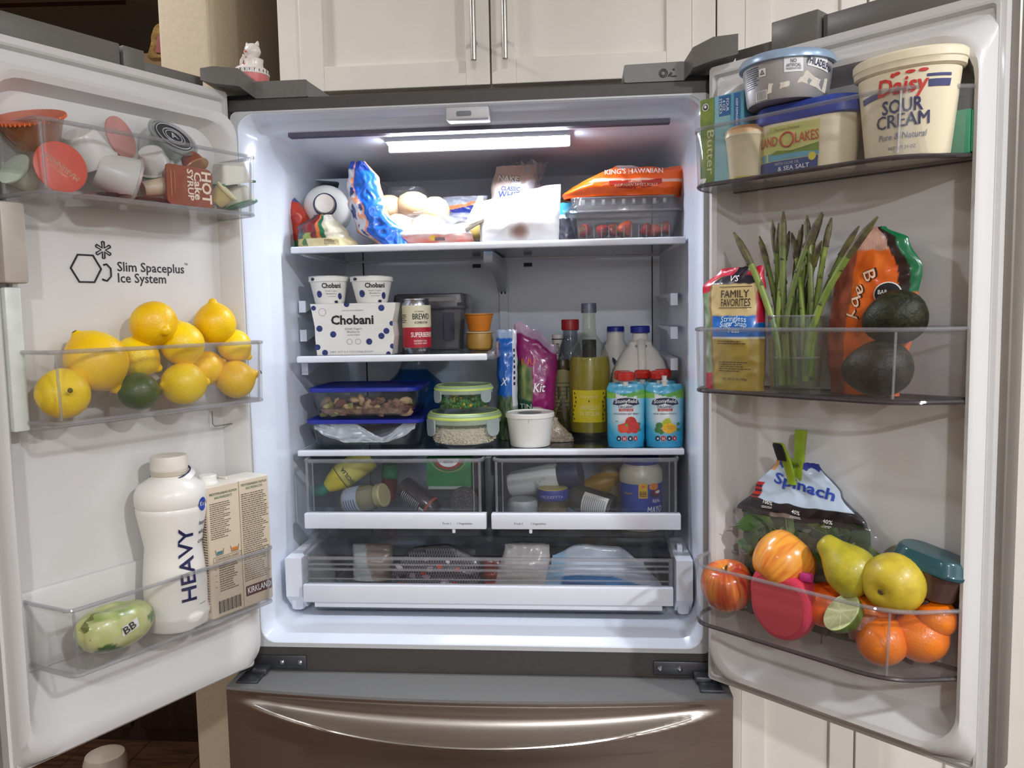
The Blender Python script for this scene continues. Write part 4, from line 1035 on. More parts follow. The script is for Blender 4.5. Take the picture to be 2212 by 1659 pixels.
yog('yogurt cup on the shelf peeking out right of the blueberry carton', 800, 866, 706, 765, .30, zH)
# kombucha can
x, z0, wd, h = SP('0', .20, 870, 931, 645, 766)
h = PY('0', 900, 645, .20).z-zH
t = T('drink_can', 'cream and raspberry red drink can on the half shelf', 'can', '0', (x, .20, zH)); r = wd/2
ALU = pm('aluminium', (190, 192, 198), .25, .03, 40, metal=1)
prof = [(0, .003), (r*.78, .003), (r*.82, 0), (r*.84, .002), (r, .014), (r, h*.885), (r*.86, h*.965), (r*.90, h*.975), (r*.90, h*.995), (r*.84, h), (r*.82, h*.98), (0, h*.98)]
B().lathe(smoothp(prof, 1), 40).out('can_shell', ALU, t)
def cf(c): return (222, 216, 186) if c.z > h*.475 else (176, 26, 52)
b = B(); b.lathe([(r*1.004, .012), (r*1.004, h*.47), (r*1.004, h*.48), (r*1.004, h*.875)], 40); b.out('printed_label', PRG, t, paint=cf)
w_ = cylwrap(r*1.004, .0005)
txt([('BREWD', r*.55, h*.62, h*.105, r*1.25, .02), ('KOMBUCHA', r*.55, h*.54, h*.045, r*.95, .01), ('THE ORIGINAL', r*.4, h*.75, h*.025, r*.7), ], INK, t, fn=w_)
flats(dashes(-r*1.15, -r*.55, h*.55, h*.72, 5, .4, 4), INK, t, fn=w_, name='fine_print')
txt([('SUPERBERRY', r*.65, h*.30, h*.085, r*1.75, .016), ('RASPBERRY CHIA', r*.45, h*.215, h*.03, r*.95), ('GOJI BERRY GRAPE', r*.45, h*.17, h*.03, r*.95), ('12 FL OZ', r*.55, h*.05, h*.022, r*.5)], CRM, t, fn=w_)
# clear clamshell box at the back
x, z0, wd, h = SP('0', .34, 848, 1008, 634, 765)
h = PY('0', 930, 634, .34).z-zH
t = T('clear_produce_box', 'empty looking clear plastic box with a dark label behind the drink can', 'food box', '0', (x, .40, zH))
q = lambda k: rr(wd*k, .12*k, .012, 3)
CB = clear('grey_clear', (178, 178, 184), .22, (150, 148, 152), .12, 1.45)  # clear plastic with a grey tint and some milkiness
B().loft([(q(.88), 0), (q(.97), h*.72), (q(1.0), h*.73), (q(1.0), h*.76), (q(.97), h*.98), (q(.9), h), (q(.88), h*.985), (q(.95), h*.76), (q(.95), h*.72), (q(.86), .003)]).out('box_shell', CB, t)
B().tube([(p[0], p[1], h*.74) for p in q(1.01)], .003, 6, closed=True).out('box_flange', CB, t)
a = PY('0', 970, 700, .34).x-x; B().bb(a-.011, a+.011, -.062, -.0595, h*.17, h*.65).out('dark_label', pm('label_dark', (52, 54, 68), .5), t, smooth=False)
B().bb(-.02, .06, -.061, -.0595, h*.86, h*.93).out('lid_label', pm('label_dim', (150, 146, 146), .5), t, smooth=False)
B().bb(wd*.38, wd*.46, -.06, -.0585, h*.77, h*.83).out('tear_tab', pm('label_dark', 0), t, smooth=False)
# two dessert cups
x, z0, wd, h = SP('0', .30, 1006, 1066, 720, 765)
hh = PY('0', 1036, 716, .30).z-zH; r = wd/2
t = T('pudding_cup', 'lower yellow pudding cup at the right end of the half shelf', 'pudding cup', '0', (x, .30, zH), 0, 'stacked dessert cups')
B().lathe([(0, 0), (r*.78, 0), (r*.92, .004), (r*.98, hh*.5), (r*.9, hh*.9), (r*.96, hh*.92), (r*.96, hh), (0, hh)], 32).out('cup', pm('pudding_yellow', (176, 134, 62), .35, .05, 30), t)
B().lathe([(r*.97, hh*.93), (r*1.0, hh*.94), (r*1.0, hh*.99), (r*.9, hh*1.005), (0, hh*1.005)], 32).out('foil_lid', pm('lid_cream', (206, 190, 150), .4), t)
h2 = PY('0', 1036, 678, .30).z-zH-hh
t = T('jelly_cup', 'orange cup stacked on the yellow pudding cup', 'pudding cup', '0', (x, .30, zH+hh+.001), 0, 'stacked dessert cups')
B().lathe([(0, 0), (r*.72, 0), (r*.78, .003), (r*1.0, h2*.9), (r*1.08, h2*.93), (r*1.08, h2*.97), (0, h2*.97)], 32).out('cup', pm('jelly_orange', (206, 124, 40), .3, .06, 40, sss=.2), t)
B().lathe([(r*1.09, h2*.95), (r*1.09, h2), (0, h2)], 32).out('foil_lid', pm('lid_orange', (190, 126, 66), .4), t)
# ============================================================ BOTTOM SHELF
zT = Z3+.001
def base(px, py, z=zT): 
    p = PZ('0', px, py, z); return p.y
# glass boxes with blue lids
def blue_box(label, l, r, tp, lidb, bt, z, y, content):
    x, z0, wd, h = SP('0', y, l, r, tp, bt); h = PY('0', (l+r)/2, (tp+lidb)/2, y).z-z; dp = .17
    t = T('glass_food_box', label, 'food container', '0', (x, y+dp/2, z))
    g = lambda k, d=0: rr(wd*k-d, (dp)*(.5+k/2)-d, .022, 4)
    GL = clear('box_glass', (247, 249, 250), .02, (190, 200, 206), .05, 1.45)
    B().loft([(g(.80), 0), (g(.84), .004), (g(.93), h*.8), (g(.95), h*.86), (g(.95), h*.9), (g(.93, .006), h*.9), (g(.84, .008), .008), (g(.78), .006)]).out('glass_base', GL, t)
    LID = pm('lid_blue', (30, 44, 150), .4, .03, 30)
    B().loft([(g(.97), h*.86), (g(1.0), h*.87), (g(1.0), h*.985), (g(.985), h*1.0), (g(.90), h*1.0), (g(.88), h*.97), (g(.5), h*.97)]).out('lid', LID, t)
    content(t, wd, dp, h); return t, h
def foil(t, wd, dp, h):
    FO = pm('foil', (226, 228, 232), .34, .05, 60, metal=.2, bump=.7, bscale=55)
    b = B(); NX, NZ = 44, 18; V = []
    for j in range(NZ+1):
        row = []
        for i in range(NX+1):
            u = i/NX; v = j/NZ
            top = h*ctl([(0, .86), (.36, .86), (.66, .36), (.70, .38), (.90, .84), (1, .86)], u)
            bot = h*(.84-.74*max(0, math.sin(math.pi*min(.985, max(.015, u))))**.42)
            bot = max(.010, bot); top = max(top, bot+.003)
            z_ = bot+(top-bot)*v; k = .80+.13*z_/h
            row.append(b.v(((u-.5)*wd*k*.965, -dp*(.5+k/2)/2+.006+.006*v+.004*(1-2*abs(noise.noise(Vector((u*9, v*3, 2))))), z_)))
        V.append(row)
    for j in range(NZ):
        for i in range(NX): b.f((V[j][i], V[j][i+1], V[j+1][i+1], V[j+1][i]))
    b.f([V[NZ][i] for i in range(NX+1)]+[b.v((wd*.3, dp*.3, h*.4)), b.v((-wd*.3, dp*.3, h*.4))])
    b.jitter(.0035, 60, 4).out('foil_wrap', FO, t, ang=25)
def stew(t, wd, dp, h):
    cols = [pm('chicken_tan', (168, 124, 92), .6, .2, 120, c2=(110, 72, 54), bump=.5), pm('chicken_pale', (196, 160, 118), .6, .15, 100, bump=.4), pm('cabbage_green', (150, 142, 66), .5, .2, 60), pm('onion_brown', (120, 66, 46), .5, .2, 60), pm('bean_dark', (84, 52, 50), .5, .2, 80)]
    r_ = random.Random(4)
    b = B(); g = lambda k: rr(wd*k, dp*k, .02, 4); b.loft([(g(.80), .009), (g(.84), h*.28), (g(.7), h*.34)]); b.out('shredded_stew', cols[0], t)
    for i in range(46):
        x_ = r_.uniform(-.40, .40)*wd; z_ = r_.uniform(.14, .62)*h*(1-.3*abs(x_/wd)); k = .80+.13*z_/h
        m = cols[2] if (x_ < -.10*wd and i % 2) else cols[r_.choice([0, 0, 1, 1, 3, 4, 3])]; s = r_.uniform(.010, .017)
        B().x(TL(x_, -dp*(.5+k/2)/2+.016+r_.uniform(0, .012), z_) @ Matrix.Rotation(r_.random()*6, 4, Vector((r_.random(), r_.random(), r_.random())).normalized()) @ Matrix.Diagonal((s, s*.42, s*.6, 1))).lathe([(0, -1), (.7, -.7), (1, 0), (.7, .7), (0, 1)], 10).jitter(.002, 150, i).out('stew_piece', m, t)
t1, h1 = blue_box('glass box with a blue lid holding foil wrapped food, lower of two', 657, 912, 899, 915, 968, zT, .15, foil)
zb_ = zT+h1+.001
t2, h2 = blue_box('glass box with a blue lid holding stew, upper of two', 661, 900, 828, 848, 899, zb_, .155, stew)
# blue bag behind
x, z0, wd, h = SP('0', .33, 800, 948, 785, 900)
t = T('blue_bag', 'dark blue rounded bag lying behind the blue lidded glass boxes', 'food bag', '0', (x, .40, zT))
Bag(PY('0', 890, 785, .33).z-zT, [(0, -wd*.5), (.5, -wd*.48), (1, -.02)], [(0, wd*.55), (.6, wd*.5), (1, .03)], [(0, .10), (.6, .13), (1, .02)], .004, 16, 31).mesh('bag_film', PRT, t, lambda q, t_, s: (24, 64, 112) if t_ < .9 else (120, 128, 140))
# round snap boxes
def round_box(label, l, r, tp, bt, z, y, mode):
    x, z0, wd, h = SP('0', y, l, r, tp, bt); R0 = wd/2*.93; 
    h = PY('0', (l+r)/2, tp, y).z-z
    t = T('round_food_box', label, 'food container', '0', (x, y, z))
    GL = clear('box_glass', 0)
    B().lathe([(0, .002), (R0*.74, 0), (R0*.82, .004), (R0*.90, h*.35), (R0*.93, h*.62), (R0*.97, h*.64), (R0*.97, h*.70), (R0*.92, h*.70), (R0*.88, h*.35), (R0*.80, .008), (0, .007)], 44).out('glass_bowl', GL, t)
    B().lathe([(R0*1.0, h*.66), (R0*1.02, h*.68), (R0*1.02, h*.90), (R0*.98, h*.95), (R0*.90, h*.97), (R0*.86, h*.93), (0, h*.93)], 44).out('lid', clear('lid_clear', (206, 224, 206), .5, (196, 216, 190), .1, 1.45), t)
    B().lathe([(R0*.95, h*.78), (R0*1.025, h*.80), (R0*1.025, h*.86), (R0*.99, h*.93), (R0*.93, h*.975), (R0*.9, h*.96)], 44).out('lid_seal', pm('seal_green', (196, 214, 104), .4, .03, 20), t)
    LT = clear('latch_clear', (220, 232, 230), .45, (214, 226, 226), .1, 1.45)
    for a in ((-54, 56) if mode == 'peas' else (-56, 57)):
        b = B().x(RZm(a)); pl = fillet([(-R0*.25, h*.80), (R0*.25, h*.80), (R0*.25, h*.45), (R0*.14, h*.34), (-R0*.14, h*.34), (-R0*.25, h*.45)], .005, 3)
        V0 = [b.v((p[0], -math.sqrt((R0*1.055)**2-p[0]**2), p[1])) for p in pl]; V1 = [b.v((p[0], -math.sqrt((R0*1.02)**2-p[0]**2), p[1])) for p in pl]
        b.f(V0); b.f(V1[::-1])
        for i in range(len(pl)): b.f((V0[i], V0[(i+1) % len(pl)], V1[(i+1) % len(pl)], V1[i]))
        b.out('latch', LT, t)
    r_ = random.Random(3)
    if mode == 'peas':
        for m, n, nm in ((pm('pea_green', (66, 128, 42), .35, .1, 60, coat=.3), 150, 'peas'), (pm('corn_yellow', (232, 178, 40), .4, .1, 60), 26, 'corn_kernels')):
            b = B()
            for i in range(n):
                a = r_.uniform(0, 6.283); rad = R0*.78*math.sqrt(r_.random()); 
                if i % 2: a = r_.uniform(3.3, 6.1); rad = R0*.80*r_.uniform(.9, 1)
                z_ = .010+r_.random()*h*.42*(1-.3*rad/R0); s = .0042 if nm == 'peas' else .0036
                b.x(TL(rad*math.cos(a), rad*math.sin(a), z_)).lathe([(0, -s), (s*.7, -s*.7), (s, 0), (s*.7, s*.7), (0, s)], 10)
            b.x(); b.out(nm, m, t, kind='stuff')
    else:
        RICE = pm('rice', (232, 220, 194), .55, .06, 160, bump=.8, bscale=320)
        b = B(); b.lathe([(0, .009), (R0*.795, .009), (R0*.87, h*.35), (R0*.885, h*.55), (R0*.6, h*.60), (0, h*.61)], 90).jitter(.0012, 300, 3)
        b.out('rice_mass', RICE, t, kind='stuff')
        b = B()
        for i in range(620):
            a = r_.uniform(3.2, 6.2) if i % 4 else r_.uniform(0, 6.28); z_ = r_.uniform(.012, h*.56); rad = min(R0*.885, R0*(.793+.083*(z_/h)/.35)) if i % 4 else R0*.8*r_.random(); z_ = z_ if i % 4 else h*.57
            b.x(TL(rad*math.cos(a), rad*math.sin(a), z_) @ Matrix.Rotation(r_.random()*6, 4, 'Y') @ Matrix.Rotation(r_.random()*6, 4, 'Z') @ Matrix.Diagonal((.0011, .0011, .0034, 1))).lathe([(0, -1), (1, -.4), (1, .4), (0, 1)], 5)
        b.x(); b.out('rice_grains', RICE, t, kind='stuff')
    return t, h
yR = PZ('0', 1004, 971, zT).y+.06
t1, h1 = round_box('larger round glass box of white rice with green sealed lid', 921, 1088, 884, 971, zT, yR, 'rice')
round_box('smaller round glass box of peas and corn stacked on the rice box', 936, 1069, 828, 897, zT+h1*.975+.001, yR, 'peas')
# white paper tub
y0 = PZ('0', 1145, 968, zT).y; x, z0, wd, h = SP('0', y0+.045, 1093, 1198, 884, 967); r = wd/2; y = y0+r*.86
h = PY('0', 1145, 888, y).z-zT
t = T('paper_tub', 'plain white round tub at the front of the bottom shelf', 'tub', '0', (x, y, zT))
B().lathe([(0, 0), (r*.80, 0), (r*.82, .003), (r*.95, h*.84), (r*.955, h*.85)], 44).out('tub_body', PLW, t)
B().lathe([(r*.96, h*.84), (r*1.0, h*.85), (r*1.0, h*.955), (r*.97, h*.985), (r*.92, h*.985), (r*.90, h*.955), (0, h*.955)], 44).out('lid', PLW, t)
B().lathe([(0, h*.957), (r*.5, h*.957), (r*.5, h*.9585), (0, h*.9585)], 30).out('lid_mark', pm('mark_grey', (130, 128, 128), .5), t)
B().x(TL(0, -r*.86, 0)).tube([(0, .045*.0+.005, .004), (0, -r*.09, h*.82)], .0004, 4).out('side_seam', GINK, t)
# salad kits
def kit(label, l, r, tp, bt, y, fn, seed, top=None, wl=None, wr=None, lean=0, name='salad_bag', th=.06):
    x, z0, wd, h = SP('0', y, l, r, tp, bt); h = PY('0', (l+r)/2, tp, y).z-zT
    t = T(name, label, 'salad bag', '0', (x, y, zT))
    g = Bag(h, [(a, c*wd) for a, c in (wl or [(0, -.5), (1, -.5)])], [(a, c*wd) for a, c in (wr or [(0, .5), (1, .5)])], [(0, th*.6), (.4, th), (.85, th*.6), (1, .004)], .004, 24, seed, 2.4, lean=lean, nx=36, nz=60, top=[(a, c*h) for a, c in top] if top else None)
    g.mesh('bag_film', PRT, t, fn); return t, g, wd, h
def f_blue(q, t_, s):
    if q > .80: return (214, 216, 226) if t_ > .3 else (150, 160, 150)
    if t_ > .93: return (150, 170, 200)
    if t_ < .40+.1*wv((q, t_, 0), 4, 1): return mixc((40, 74, 50), (120, 128, 90), .5+wv((q, t_, 0), 12, 2))
    if q < .22 and .76 < t_ < .90: return (226, 226, 228) if q < .16 else (170, 50, 40)
    return (18, 92, 178)
t, g, wd, h = kit('blue salad kit bag standing left of the purple one', 1074, 1118, 712, 950, .27, f_blue, 41, th=.05)
w_ = g.fn(.0015)
txt([('X', -.004, h*.50, .016, .016, .004, .3)], WINK, t, fn=w_)
txt([('MEDITERRANEAN', wd*.40, h*.68, .006, .05, .01)], NAVY, t, fn=w_, rot=-90) if False else flats(dashes(h*.45, h*.85, -.003, .003, 1, .9, 6, .5) and [rect(wd*.35, wd*.42, h*(.5+.05*i), h*(.5+.05*i)+h*.028) for i in range(7)], NAVY, t, fn=w_, name='edge_print')
def f_pur(q, t_, s):
    n = wv((q, t_, 0), 7, 3)
    if t_ > .90: return (176, 150, 170)
    if t_ < .22: return (214, 214, 200) if q > .55 else (20, 92, 70)
    if q < .42 and t_ < .64+.15*(.4-q): 
        if t_ > .34: return mixc((40, 66, 40), (150, 160, 90), max(0, n+.45))
        return (22, 74, 52)
    if t_ < .30: return (196, 200, 190)
    return mixc((122, 20, 88), (150, 36, 108), n+.5)
t, g, wd, h = kit('magenta purple salad kit bag in the middle of the bottom shelf', 1108, 1202, 704, 900, .30, f_pur, 43, [(0, 1.02), (.15, 1.04), (.5, .97), (1, .82)], [(0, -.1), (.3, -.42), (1, -.46)], [(0, .30), (.35, .46), (.8, .52), (1, .50)], th=.07)
w_ = g.fn(.002)
txt([('Kit', wd*.12, h*.42, .018, .026, .012, .25)], WINK, t, fn=w_)
txt([('IUU', -.12*wd, h*.66, .013, .03, .006)], pm('orange_ink', (206, 96, 50), .5), t, fn=w_)
txt([('TIN', -.20*wd, h*.27, .010, .026, .012), ('AER', -.12*wd, h*.15, .013, .034, .012)], pm('pale_green_ink', (186, 206, 180), .5), t, fn=w_)
flats(dashes(wd*.12, wd*.36, h*.06, h*.2, 5, .4, 8), NAVY, t, fn=w_, name='fine_print')
x, z0, wd, h = SP('0', .24, 1180, 1228, 895, 945)
t = T('nut_bag', 'small clear bag of nuts leaning behind the white tub', 'food bag', '0', (x, .235, zT))
Bag(.05, [(0, -.035), (1, -.02)], [(0, .035), (1, .0)], [(0, .03), (.5, .035), (1, .004)], .004, 40, 45).mesh('bag_film', PRT, t, lambda q, t_, s: mixc((150, 132, 104), (196, 188, 176), .5+wv((q, t_, 0), 14, 4)))
# jar with white lid and red sauce, jar with green label
x, z0, wd, h = SP('0', .42, 1190, 1220, 720, 930); r = wd/2+.006; h = PY('0', 1203, 722, .42).z-zT
t = T('sauce_bottle', 'bottle of dark red sauce with black and white cap behind the salad bag', 'bottle', '0', (PY('0', 1206, 750, .42).x, .42, zT))
B().lathe([(0, 0), (r*1.2, 0), (r*1.25, .006), (r*1.25, h*.52), (r*1.1, h*.60), (r*.62, h*.72), (r*.55, h*.95), (0, h*.95)], 32).out('bottle_body', pm('sauce_red', (92, 26, 20), .2, .1, 30, coat=.4), t)
B().lathe([(r*.64, h*.72), (r*.64, h*.965), (r*.6, h*.97)], 28).out('neck_label', PAPERW, t); B().lathe([(r*.66, h*.945), (r*.68, h*.95), (r*.68, h*.955), (r*.66, h*.955)], 28).out('cap_band', INK, t)
B().lathe([(r*.67, h*.956), (r*.67, h*.995), (r*.6, h), (0, h)], 28).out('cap', PLW, t)
txt([('Ferma', 0, -.004, .010, .030, .006)], INK, t, fn=lambda x_, z_: cylwrap(r*.64, .0006)(z_+.0, h*.84+x_))
x, z0, wd, h = SP('0', .28, 1198, 1232, 800, 905); x = PY('0', 1216, 850, .335).x; t = T('pickle_jar', 'jar with an olive green arched label beside the yellow liqueur bottle', 'jar', '0', (x, .335, zT)); r = .030
B().lathe([(0, 0), (r*.95, 0), (r, .006), (r, .125), (r*.8, .145), (r*.7, .15), (r*.7, .165), (0, .165)], 36).out('jar_glass', clear('jar_olive', (150, 140, 96), .35, (104, 94, 60), .06, 1.5), t)
flats([[(r*1.05*math.sin(a*.0) + u, v) for u, v in fillet([(-.03, .035), (.03, .035), (.03, .12), (.012, .145), (-.012, .145), (-.03, .12)], .01, 3)]], pm('label_olive', (126, 120, 76), .5), t, fn=cylwrap(r, .0006), name='arched_label')
flats(dashes(-.022, .022, .05, .12, 8, .35, 9), pm('olive_ink', (70, 70, 44), .5), t, fn=cylwrap(r, .0012), name='fine_print')
# red capped bottle behind
x, z0, wd, h = SP('0', .39, 1214, 1252, 690, 940); h = PY('0', 1233, 690, .39).z-zT; r = wd/2
t = T('red_cap_bottle', 'clear bottle with a red screw cap behind the liqueur bottle', 'bottle', '0', (x, .39, zT))
B().lathe([(0, 0), (r*1.5, 0), (r*1.55, .008), (r*1.55, h*.62), (r*1.2, h*.76), (r*.85, h*.84), (r*.85, h*.92), (0, h*.92)], 32).out('bottle_body', clear('bottle_clear', (200, 204, 210), .12, (170, 174, 182), .05, 1.5), t)
B().lathe([(r*.95, h*.905), (r, h*.91), (r, h*.99), (r*.95, h), (0, h)], 32).out('cap', pm('cap_red', (170, 36, 38), .4, .05, 30), t)
# limoncello bottle
y0 = PZ('0', 1272, 948, zT).y; x, z0, wd, h = SP('0', y0+.04, 1228, 1319, 655, 948); r = wd/2; y = y0+r; h = PY('0', 1272, 655, y).z-zT
t = T('liqueur_bottle', 'tall glass bottle of yellow lemon liqueur with grey cap', 'bottle', '0', (x, y, zT))
zy = lambda py: PY('0', 1272, py, y).z-zT
prof = [(0, .004), (r*.9, 0), (r, .006), (r, zy(800)), (r*.97, zy(775)), (r*.8, zy(752)), (r*.45, zy(730)), (r*.34, zy(722)), (r*.31, zy(690)), (r*.29, zy(665))]
GB = clear('bottle_glass', (246, 247, 238), .02, (200, 200, 180), .04, 1.5)
B().lathe(prof, 44).out('bottle_glass', GB, t)
LQ = pm('limoncello', (196, 182, 48), .15, .04, 12, c2=(178, 166, 44), sss=.25)
B().lathe([(0, .012), (r*.93, .012), (r*.95, .02), (r*.95, zy(785)), (r*.9, zy(770)), (0, zy(769))], 44).out('liqueur', clear('liqueur_liquid', (226, 212, 96), .55, (204, 190, 58), .1, 1.33), t)
B().lathe([(0, zy(665)-.002), (r*.34, zy(676)), (r*.36, zy(676)), (r*.36, zy(657)), (r*.34, zy(655)), (0, zy(655))], 32).out('cap', pm('cap_grey_metal', (112, 114, 128), .4, .05, 60, metal=.4), t)
B().lathe([(r*.32, zy(784)), (r*.335, zy(783)), (r*.335, zy(735)), (r*.325, zy(734))], 32).out('neck_band', BLK, t)
w_ = cylwrap(r, .0006)
YL = pm('label_yellow', (226, 206, 40), .45, .04, 60)
lab = fillet([(-r*.92, zy(908)), (r*.80, zy(908)), (r*.80, zy(840)), (-r*.92, zy(840))], .003, 2)
flats([rect(-r*.92, r*.80, zy(907), zy(839))], YL, t, fn=w_, name='paper_label', sub=2)
w2 = cylwrap(r, .0014)
txt([('Varenze', -.05*r, zy(855), .006, r*.85, 0, .3), ('LIMONCELLO', -.02*r, zy(880), .0085, r*.95, .006), ('DI SICILIA', -.02*r, zy(892), .0085, r*.95, .006), ('liquore di limoni', -.1*r, zy(871), .003, r*.5)], pm('label_cream', (246, 240, 180), .5), t, fn=w2)
flats([disc(-.05*r, zy(862), .0016, 8, .0025)]+[disc(-.80*r+.004*math.sin(i), zy(846+i*9), .0022, 6, .003) for i in range(7)]+[disc(.68*r+.003*math.sin(i*2), zy(846+i*9), .002, 6, .003) for i in range(7)], pm('leaf_print', (92, 92, 24), .5), t, fn=w2, name='printed_leaves')
# milk
MILK = pm('milk_plastic', (226, 222, 214), .38, .012, 10, sss=.1); CAPB = pm('cap_blue', (28, 40, 140), .4, .04, 40)
def zc_(y): return lambda py: PY('0', 1383, py, y).z-zT
y = .31; zy = zc_(y); x = PY('0', 1383, 780, y).x; hw = (PY('0', 1447, 800, y).x-PY('0', 1325, 800, y).x)/2
t = T('milk_jug', 'large white plastic milk jug with handle and blue cap', 'milk jug', '0', (x, y, zT))
q = lambda k, r_=.3: rr(hw*2*k, hw*2*k, hw*k*.55, 5)
B().loft([(q(.95), 0), (q(1), .006), (q(1), zy(815)), (q(.97), zy(800)), (q(.82), zy(780)), (q(.6), zy(758)), (q(.42), zy(746)), (q(.40), zy(738)), (circ(hw*.34, 24), zy(735)), (circ(hw*.28, 24), zy(733)), (circ(hw*.27, 24), zy(716))]).out('jug_body', MILK, t, ang=50)
b = B(); b.tube([(0, -hw*.30, zy(736)), (.0, -hw*.52, zy(742)), (.0, -hw*.70, zy(760)), (0, -hw*.92, zy(790)), (0, -hw*1.02, zy(815)), (0, -hw*.98, zy(832))], .0085, 10, ex=.7); b.out('handle', MILK, t)
for s in (-1, 1): B().tube([(s*.0105, -hw*.36, zy(745)), (s*.0105, -hw*.58, zy(765)), (s*.0105, -hw*.84, zy(792)), (s*.0105, -hw*.96, zy(815))], .0035, 8).out('recess_shade', pm('recess_shade_grey', (150, 146, 140), .6), t)  # darker strips paint the shade of the recess beside the handle
B().lathe([(hw*.33, zy(719)), (hw*.345, zy(718)), (hw*.345, zy(706)), (hw*.32, zy(704)), (0, zy(704))], 32).out('cap', CAPB, t)
y = .40; zy = zc_(y); x = PY('0', 1330, 760, y).x; r = (PY('0', 1375, 780, y).x-PY('0', 1300, 780, y).x)/2
t = T('milk_bottle', 'white bottle with a blue cap standing behind the milk jug', 'milk bottle', '0', (x, y, zT))
B().lathe([(0, 0), (r*.95, 0), (r, .006), (r, zy(800)), (r*.86, zy(765)), (r*.60, zy(742)), (r*.5, zy(735)), (r*.5, zy(715))], 36).out('bottle_body', MILK, t)
B().lathe([(r*.48, zy(719)), (r*.5, zy(718)), (r*.5, zy(706)), (r*.47, zy(704)), (0, zy(704))], 32).out('cap', CAPB, t)
flats([[(-r*.25+.012*math.cos(a)*k, zy(790)+.022*math.sin(a)*k) for a, k in [(R(i*12-70), 1) for i in range(14)]]+[(-r*.25+.007*math.cos(R(i*12-70)), zy(790)+.016*math.sin(R(i*12-70))) for i in range(13, -1, -1)]], NAVY, t, fn=cylwrap(r*.97, .004), name='printed_arc')
